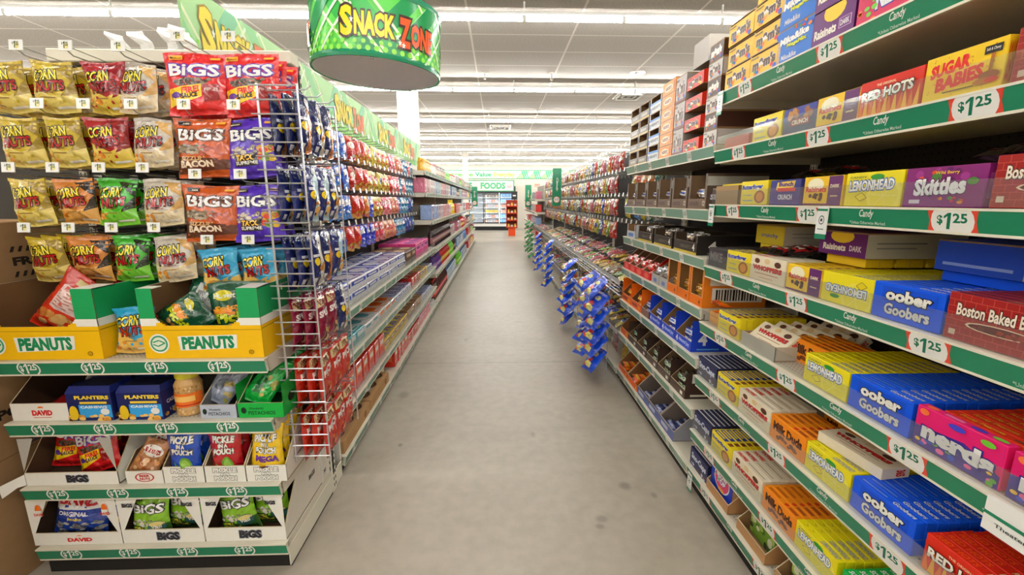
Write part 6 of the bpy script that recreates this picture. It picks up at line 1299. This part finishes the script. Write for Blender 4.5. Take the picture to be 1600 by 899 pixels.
tubtray(2.5, 'brown holed tray beside the wire rack end, bottom snack shelf'); tubtray(3.02, 'brown holed tray further along the bottom snack shelf')
tub(2.335, .10, 'blue snack tub with white lid standing on the near holed tray', (44, 110, 196)); tub(2.36, .225, 'blue snack tub half hidden behind the near one', (50, 96, 180)); tub(2.93, .10, 'white and blue snack tub on the further holed tray', (200, 210, 226)); tub(2.86, .22, 'blue snack tub at the back of the further holed tray', (50, 90, 170)); tub(3.12, .16, 'yellow snack tub with white lid', (222, 196, 60)); tub(3.21, .12, 'white snack tub beside the yellow one', (226, 222, 210)); tub(3.36, .12, 'cream snack tub last in the tub row', (226, 216, 190), .001)

# ================================================================ bagged candy run
rnd = random.Random(5)
for i, (k, (a, b_, c_, st)) in enumerate(SB.items()):
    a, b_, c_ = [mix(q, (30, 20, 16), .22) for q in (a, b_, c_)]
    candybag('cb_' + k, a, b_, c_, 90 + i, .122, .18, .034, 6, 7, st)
def pickk(seq, i): return seq[i % len(seq)]
RS = [['whitegreen', 'orange', 'orange', 'brown', 'candyyellow', 'yellow', 'candyred', 'red', 'candypink', 'red', 'redgold', 'gold', 'candypink', 'candyred'],
      ['whitegreen', 'orange', 'orange', 'peach', 'candyyellow', 'yellow', 'yellow', 'redgold', 'red', 'candypink', 'red', 'candygreen', 'gold', 'purple'],
      ['whitegreen', 'whitegreen', 'yellow', 'blue', 'candyyellow', 'gold', 'candyred', 'clear', 'red', 'candypink', 'candyyellow', 'gold', 'royal', 'gold'],
      ['whitegreen', 'orange', 'orange', 'royal', 'candyyellow', 'candyyellow', 'gold', 'redgold', 'red', 'candyred', 'green', 'gold', 'navy', 'candygreen']]
far = ['gold', 'candyred', 'clear', 'brown', 'candygreen', 'yellow', 'candypink', 'redgold', 'candyyellow', 'clear', 'navy', 'orange', 'gold', 'green']
EMPTY = {(0, 4), (0, 5), (1, 5), (1, 6), (1, 7), (2, 4), (2, 5), (2, 6), (2, 7), (3, 5), (3, 6), (3, 7), (0, 6)}
cnt = 0
for k in range(4):
    a, b_ = RP[k], RP[k + 1]
    for r_, z in enumerate((2.0, 1.77, 1.53, 1.28)):
        for i in range(14):
            Y = a + (i + .5) * (b_ - a) / 14
            if k == 0 and (r_, i) in EMPTY and not (r_ == 2 and i == 5): continue
            kk = pickk(RS[r_], i) if k == 0 else pickk(far, i * 3 + r_ * 5 + k * 4)
            if k == 0 and r_ == 2 and i == 5: kk = 'yellow'
            for q in range(2 if k == 0 and i < 4 else 1):
                cnt += 1
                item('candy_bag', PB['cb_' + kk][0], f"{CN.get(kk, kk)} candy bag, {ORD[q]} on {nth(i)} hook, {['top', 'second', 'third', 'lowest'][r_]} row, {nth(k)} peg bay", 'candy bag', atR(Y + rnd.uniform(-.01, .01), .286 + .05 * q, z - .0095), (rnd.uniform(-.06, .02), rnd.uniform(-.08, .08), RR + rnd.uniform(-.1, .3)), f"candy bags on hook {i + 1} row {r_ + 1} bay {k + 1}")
binc = ['candyyellow', 'clear', 'candyred', 'candygreen', 'gold', 'candypink', 'clear', 'redgold', 'gold', 'brown', 'candygreen', 'purple']
for k in range(4):
    a, b_ = RP[k], RP[k + 1]
    for lv, (zr, n_) in enumerate(((.85, 14), (.42, 12))):
        for i in range(n_):
            Y = a + (i + .5) * (b_ - a) / n_; kk = binc[(i * 2 + k * 3 + lv * 5) % 12]
            if k == 0 and lv == 1: kk = ['yellow', 'yellow', 'gold', 'yellow', 'royal', 'redgold', 'gold', 'clear', 'blue', 'red', 'gold', 'clear'][i]
            if k == 0 and lv == 0: kk = ['yellow', 'yellow', 'green', 'brown', 'clear', 'gold', 'gold', 'candyyellow', 'redgold', 'candypink', 'candygreen', 'candyred', 'green', 'candypink'][i]
            for q in range(2 if k < 3 else 1):
                d = .02 + .205 * q; hgt = zr - .05 + .06 * q
                item('loose_candy_bag', PB['cb_' + kk][0], f"{CN.get(kk, kk)} candy bag {['lying', 'lying behind'][q]}, {nth(i)} in {['upper', 'lower'][lv]} wire bin, {nth(k)} peg bay", 'candy bag', atR(Y + rnd.uniform(-.006, .006), d + .2, hgt + .085), (-PI / 2 + .3 + rnd.uniform(-.05, .05), rnd.uniform(-.1, .1), RR + rnd.uniform(-.08, .08)), f"bags in {['upper', 'lower'][lv]} wire bin of bay {k + 1}")
# base shelf kraft cartons of bags
for k in range(2):
    a, b_ = RP[k], RP[k + 1]
    for i in range(8):
        Y = a + (i + .5) * (b_ - a) / 8; kk = binc[(i * 5 + k) % 12]
        item('loose_candy_bag', PB['cb_' + kk][0], f"{CN.get(kk, kk)} candy bag standing {nth(i)} along the base shelf, {nth(k)} peg bay", 'candy bag', atR(Y, .12, .1 + .2), (-.1, 0, RR), 'bags on the candy base shelf')
# clip strips of chip bags hung out over the aisle
o = El(.5, .4, .16, .12, (206, 60, 70), 12) + El(.62, .7, .14, .1, (240, 236, 170), 12) + El(.36, .66, .1, .1, (90, 90, 190), 12) + Pg([(.34, .14), (.7, .1), (.74, .3), (.4, .36)], (232, 226, 130)) + El(.32, .2, .1, .08, (206, 60, 70), 12) + El(.66, .18, .12, .07, (240, 236, 190), 12)
bag('chip_bag_blue', .225, .225, .065, (28, 80, 206), o, 71, 10, 12, wr=1.7, hang=False)
bag('chip_bag_green', .19, .2, .06, (36, 130, 66), Pg([(.3, .3), (.7, .26), (.78, .8), (.5, .92)], (190, 216, 160)) + El(.5, .5, .16, .12, (230, 236, 226), 12), 72, 8, 10, wr=1.6, hang=False)
def strip(Y, n_, ztop, key, cname, where, dz=.122, cols=1, x0=-.075):
    for c_ in range(cols):
        e = empty('clip_strip', f"clear hanging strip of {cname} chip bags {where}{[', inner', ', outer'][c_] if cols > 1 else ''}", 'clip strip', atR(Y + .34 * c_, x0, ztop), RR)
        m = MB(); m.box(-.012, .012, 0, .002, -dz * n_ - .08, .06, (210, 214, 220), 'plast'); obj('strip', m, parent=e)
        for i in range(n_):
            item('chip_bag', PB[key][0], f"{cname} chip bag, {nth(i)} from the top of strip {where}{[', inner strip', ', outer strip'][c_] if cols > 1 else ''}", 'chip bag', atR(Y + .34 * c_ + rnd.uniform(-.02, .02), x0 - .035 - .01 * (i % 2), ztop - dz * i + .03), (rnd.uniform(-.85, -.68), rnd.uniform(-.2, .2), RR + rnd.uniform(-.1, .35)), f"{cname} chip bags {where}")
strip(3.53, 6, .84, 'chip_bag_blue', 'blue', 'beside the candy bars', cols=2)
strip(4.95, 6, .82, 'chip_bag_blue', 'blue', 'second along the bins', .122)
strip(7.05, 6, .86, 'chip_bag_blue', 'blue', 'third along the bins', .122); strip(8.8, 6, .86, 'chip_bag_blue', 'blue', 'fourth along the bins', .122)
strip(10.9, 7, .95, 'chip_bag_green', 'green', 'fifth along the bins', .122); strip(12.2, 7, .95, 'chip_bag_green', 'green', 'last along the bins', .122)

# ================================================================ grocery run beyond the snack wall
def jar(key, r_, h_, c, lid, lab, mat='plast'):
    m = MB(); m.lathe([(r_ * .9, 0), (r_, .006), (r_, h_ * .72), (r_ * .72, h_ * .84), (r_ * .72, h_ * .86, lid), (r_ * .76, h_ * .87, lid), (r_ * .76, h_, lid)], c, mat, 12)
    art(m, Rc(0, 0, 1, 1, lab) + Rc(.2, .3, .8, .7, mix(lab if isinstance(lab, tuple) else (240, 240, 236), (250, 250, 240), .4)), lambda u, v, d: ((r_ + d) * math.cos(PI + u * PI), (r_ + d) * math.sin(PI + u * PI), h_ * (.15 + .45 * v)), mat, 8)
    PB[key] = (m.mesh(key), 2 * r_, h_, 2 * r_)
def bottle(key, r_, h_, c, cap, lab):
    m = MB(); m.lathe([(r_ * .85, 0), (r_, .01), (r_, h_ * .55), (r_ * .9, h_ * .62), (r_ * .36, h_ * .8), (r_ * .32, h_ * .93), (r_ * .4, h_ * .93, cap), (r_ * .4, h_, cap)], c, 'plast', 12)
    art(m, Rc(0, 0, 1, 1, lab) + Rc(.3, .3, .7, .7, mix(lab, (250, 250, 240), .5)), lambda u, v, d: ((r_ + d) * math.cos(PI + u * PI), (r_ + d) * math.sin(PI + u * PI), h_ * (.2 + .28 * v)), 'plast', 8)
    PB[key] = (m.mesh(key), 2 * r_, h_, 2 * r_)
jar('jr_gold', .05, .17, (206, 160, 70), (220, 190, 90), (236, 200, 110)); jar('jr_brown', .05, .17, (110, 76, 56), (90, 50, 40), (226, 216, 200)); jar('jr_white', .05, .16, (226, 222, 214), (200, 60, 50), (236, 232, 226)); jar('jr_dark', .05, .18, (60, 44, 40), (40, 36, 36), (206, 190, 160)); jar('jr_green', .055, .15, (110, 190, 70), (90, 170, 60), (160, 220, 110))
bottle('bt_dark', .042, .3, (40, 26, 28), (30, 26, 26), (150, 110, 110)); bottle('bt_yellow', .055, .28, (226, 206, 60), (230, 214, 90), (240, 226, 120)); bottle('bt_water', .045, .24, (120, 160, 210), (226, 230, 236), (60, 110, 190)); bottle('bt_red', .045, .26, (170, 40, 40), (200, 60, 50), (220, 190, 60)); bottle('bt_purple', .045, .25, (80, 50, 120), (230, 230, 226), (150, 110, 180)); bottle('bt_green', .05, .26, (110, 190, 60), (226, 226, 220), (170, 220, 90)); bottle('bt_cola', .05, .28, (64, 30, 26), (190, 40, 40), (196, 40, 44))
def multi(key, c, c2, c3, w_=.24, h_=.2, d_=.16): pbox(key, w_, h_, d_, c, sum([Rc(.04 + .24 * k, .06, .24 + .24 * k, .94, c2 if k % 2 else c3) for k in range(4)], []) + Rc(0, .4, 1, .6, mix(c, (240, 240, 240), .5)), Rc(.1, .1, .9, .9, c2), None, None, None, .008, 'foil')
multi('mp_pink', (196, 120, 140), (226, 190, 200), (170, 60, 80)); multi('mp_blue', (150, 170, 206), (70, 110, 180), (200, 206, 220)); multi('mp_red', (206, 60, 56), (230, 190, 180), (180, 40, 40)); multi('mp_white', (206, 206, 210), (180, 190, 206), (210, 120, 130)); multi('mp_teal', (110, 160, 160), (60, 120, 130), (206, 220, 220)); multi('mp_water', (150, 180, 214), (90, 140, 200), (200, 216, 232), .3, .2)
GD = {'jr_gold': ('jar', 'gold jar'), 'jr_brown': ('jar', 'brown jar'), 'jr_white': ('jar', 'white jar with red lid'), 'jr_dark': ('jar', 'dark jar'), 'jr_green': ('jar', 'lime green tub'), 'bt_dark': ('bottle', 'dark bottle'), 'bt_yellow': ('bottle', 'yellow juice bottle'), 'bt_water': ('bottle', 'blue water bottle'), 'bt_red': ('bottle', 'red sauce bottle'), 'bt_purple': ('bottle', 'purple drink bottle'), 'bt_green': ('bottle', 'lime drink bottle'), 'bt_cola': ('bottle', 'cola bottle'),
      'mp_pink': ('drink pack', 'pink drink pack'), 'mp_blue': ('drink pack', 'blue drink pack'), 'mp_red': ('drink pack', 'red drink pack'), 'mp_white': ('drink pack', 'white drink pack'), 'mp_teal': ('drink pack', 'teal drink pack'), 'mp_water': ('drink pack', 'shrink-wrapped water pack'), 'fz': ('', '')}
SN = ['bottom', 'second', 'third', 'fourth', 'fifth', 'top']
def grow(k, lv, z, y0, sq, d0=.02, gap=.012, deep=1, at=atL, rz=RL, place='grocery bay', step=1):
    Y = y0; i = 0
    for key, n_ in sq:
        me, w_, h_, d_ = PB[key]; cat, ds = GD[key]
        for c_ in range(n_):
            Y += w_ / 2 + gap / 2
            for q in range(deep): item(cat.replace(' ', '_'), me, f"{ds}, {nth(i)} along the {SN[lv]} shelf{' behind' if q else ''}, {['first', 'second', 'third', 'fourth'][k]} {place}", cat, at(Y + rnd.uniform(-.004, .004), d0 + q * (d_ + .015) + (d_ / 2 if 'j' in key[:1] or key[:2] == 'bt' else 0), z + .0005), (0, 0, rz + rnd.uniform(-.04, .04)), f"{ds}s on {SN[lv]} shelf of {place} {k + 1}")
            Y += w_ / 2 + gap / 2; i += 1
plan = {0: [(5, 1.9, .13, [('jr_gold', 6), ('jr_white', 5), ('jr_brown', 5), ('jr_dark', 6), ('jr_green', 7)]), (4, 1.61, .13, [('mp_pink', 2), ('mp_white', 2), ('mp_blue', 2), ('mp_teal', 1), ('mp_pink', 3), ('mp_white', 3)]), (3, 1.24, .05, [('mp_blue', 3), ('mp_white', 2), ('mp_red', 2), ('mp_pink', 3), ('bt_yellow', 6)]), (2, .85, .04, [('bt_dark', 24), ('mp_white', 3)]), (1, .5, .04, [('bt_purple', 8), ('bt_red', 12), ('bt_green', 6), ('bt_dark', 5)]), (0, .1, .04, [('bt_cola', 14), ('mp_water', 5)])],
        1: [(5, 1.9, .13, [('jr_white', 8), ('mp_white', 4), ('jr_green', 5), ('mp_pink', 4)]), (4, 1.61, .13, [('mp_blue', 4), ('jr_dark', 8), ('mp_teal', 3), ('mp_pink', 3)]), (3, 1.24, .05, [('mp_red', 4), ('jr_white', 8), ('mp_white', 5)]), (2, .85, .04, [('mp_pink', 4), ('bt_red', 10), ('mp_red', 4)]), (1, .5, .04, [('mp_water', 5), ('bt_water', 12)]), (0, .1, .04, [('bt_green', 8), ('mp_water', 6)])],
        2: [(5, 1.9, .13, [('jr_brown', 8), ('mp_white', 5), ('mp_pink', 4)]), (4, 1.61, .13, [('mp_pink', 5), ('jr_gold', 8), ('mp_teal', 4)]), (3, 1.24, .05, [('mp_red', 5), ('jr_brown', 10), ('mp_white', 3)]), (2, .85, .04, [('jr_dark', 10), ('mp_teal', 4), ('jr_gold', 8)]), (1, .5, .04, [('mp_red', 5), ('jr_green', 10), ('mp_pink', 3)]), (0, .1, .04, [('mp_red', 5), ('jr_gold', 10), ('mp_red', 3)])]}
for k, rows_ in plan.items():
    for lv, z, d0, sq in rows_: grow(k, lv, z, (6.08, 9.68, 13.18)[k], sq, d0)
planr = [[(4, 1.55, [('mp_pink', 3), ('mp_teal', 3), ('jr_gold', 4)]), (3, 1.2, [('mp_red', 4), ('mp_white', 3)]), (2, .85, [('mp_blue', 4), ('mp_pink', 4)]), (1, .5, [('mp_red', 6), ('mp_white', 2)])], [(4, 1.55, [('mp_blue', 3), ('mp_pink', 4), ('jr_brown', 4)]), (3, 1.2, [('mp_teal', 3), ('mp_red', 4)]), (2, .85, [('mp_red', 4), ('jr_white', 8)]), (1, .5, [('mp_white', 5), ('mp_red', 3)])]]
for k, rows_ in enumerate(planr):
    for lv, z, sq in rows_: grow(k, lv, z, (12.0, 14.4)[k], sq, .03, at=atR, rz=RR, place='far candy-side bay')
# freezer stock
pbox('fz_white', .16, .15, .1, (226, 228, 230), Rc(.1, .2, .9, .8, (200, 206, 214)) + Rc(.3, .4, .7, .6, (190, 90, 80))); pbox('fz_yellow', .18, .13, .1, (232, 206, 110), Rc(.1, .2, .9, .5, (236, 170, 60))); pbox('fz_blue', .18, .19, .1, (110, 170, 226), Rc(.1, .2, .9, .8, (170, 210, 240))); pbox('fz_red', .17, .13, .1, (220, 120, 100), Rc(.1, .2, .9, .8, (236, 190, 170))); pbox('fz_dark', .12, .14, .1, (120, 90, 80), Rc(.1, .2, .9, .8, (226, 210, 190)))
FZ = [('fz_white', 'white'), ('fz_yellow', 'yellow'), ('fz_blue', 'pale blue'), ('fz_red', 'salmon'), ('fz_dark', 'brown')]
for s_, z in enumerate((.38, .64, .90, 1.16, 1.42, 1.68)):
    for d_, x0 in enumerate((-.68, .08)):
        for i in range(4):
            kk = (2 if d_ and (s_ in (0, 1, 4, 5)) else (3 if d_ and s_ == 3 else (1 if not d_ and s_ == 2 else (4 if (s_ == 5 and not d_) else (0 if (i + s_) % 3 else 3)))))
            key, nm = FZ[kk]; item('frozen_food_pack', PB[key][0], f"{nm} frozen food pack, {nth(i)} on the {SN[s_]} shelf behind the {['inner', 'outer'][d_]} freezer door", 'frozen food', (.06 + x0 + .186 * i, 22.75 + .3, z + .0005), (0, 0, 0), f"{nm} packs behind {['inner', 'outer'][d_]} freezer door")
# orange floor display at the aisle end
e = empty('floor_display', 'orange cardboard floor display with black header by the freezer', 'display stand', (.60, 19.0, 0)); OR_ = (206, 84, 44)
m = MB(); m.box(-.15, .15, .05, .35, 0, .34, OR_, 'card', .004); obj('pedestal', m, parent=e)
for k in range(4):
    z = .34 + .3 * k; m = MB(); m.box(-.24, .24, 0, .4, z, z + .012, OR_, 'card'); m.box(-.24, .24, 0, .01, z, z + .06, (190, 70, 40), 'card'); m.box(-.24, -.228, 0, .4, z, z + .28, OR_, 'card'); m.box(.228, .24, 0, .4, z, z + .28, OR_, 'card'); m.box(-.24, .24, .39, .4, z, z + .3, (150, 60, 40), 'card'); obj('display_tray', m, parent=e)
m = MB(); m.box(-.02, .24, .2, .22, 1.55, 1.9, (30, 32, 34), 'card'); m.box(.1, .16, .2, .22, 1.9, 2.12, (30, 32, 34), 'card'); art(m, Rc(.25, .42, .75, .56, (210, 212, 214)), front_map(-.02, .24, 1.55, 1.9, .2)); obj('header_card', m, parent=e)
for k in range(4):
    for i in range(3): item('snack_cake_pack', PB['fz_dark'][0] if (i + k) % 2 else PB['jr_gold'][0], f"small pack standing on the orange floor display, {nth(i)} along the {SN[k]} tray", 'snack pack', (.60 - .145 + .145 * i, 19.0 + .1, .34 + .3 * k + .013 + .0), (0, 0, 0), 'packs on the orange floor display')
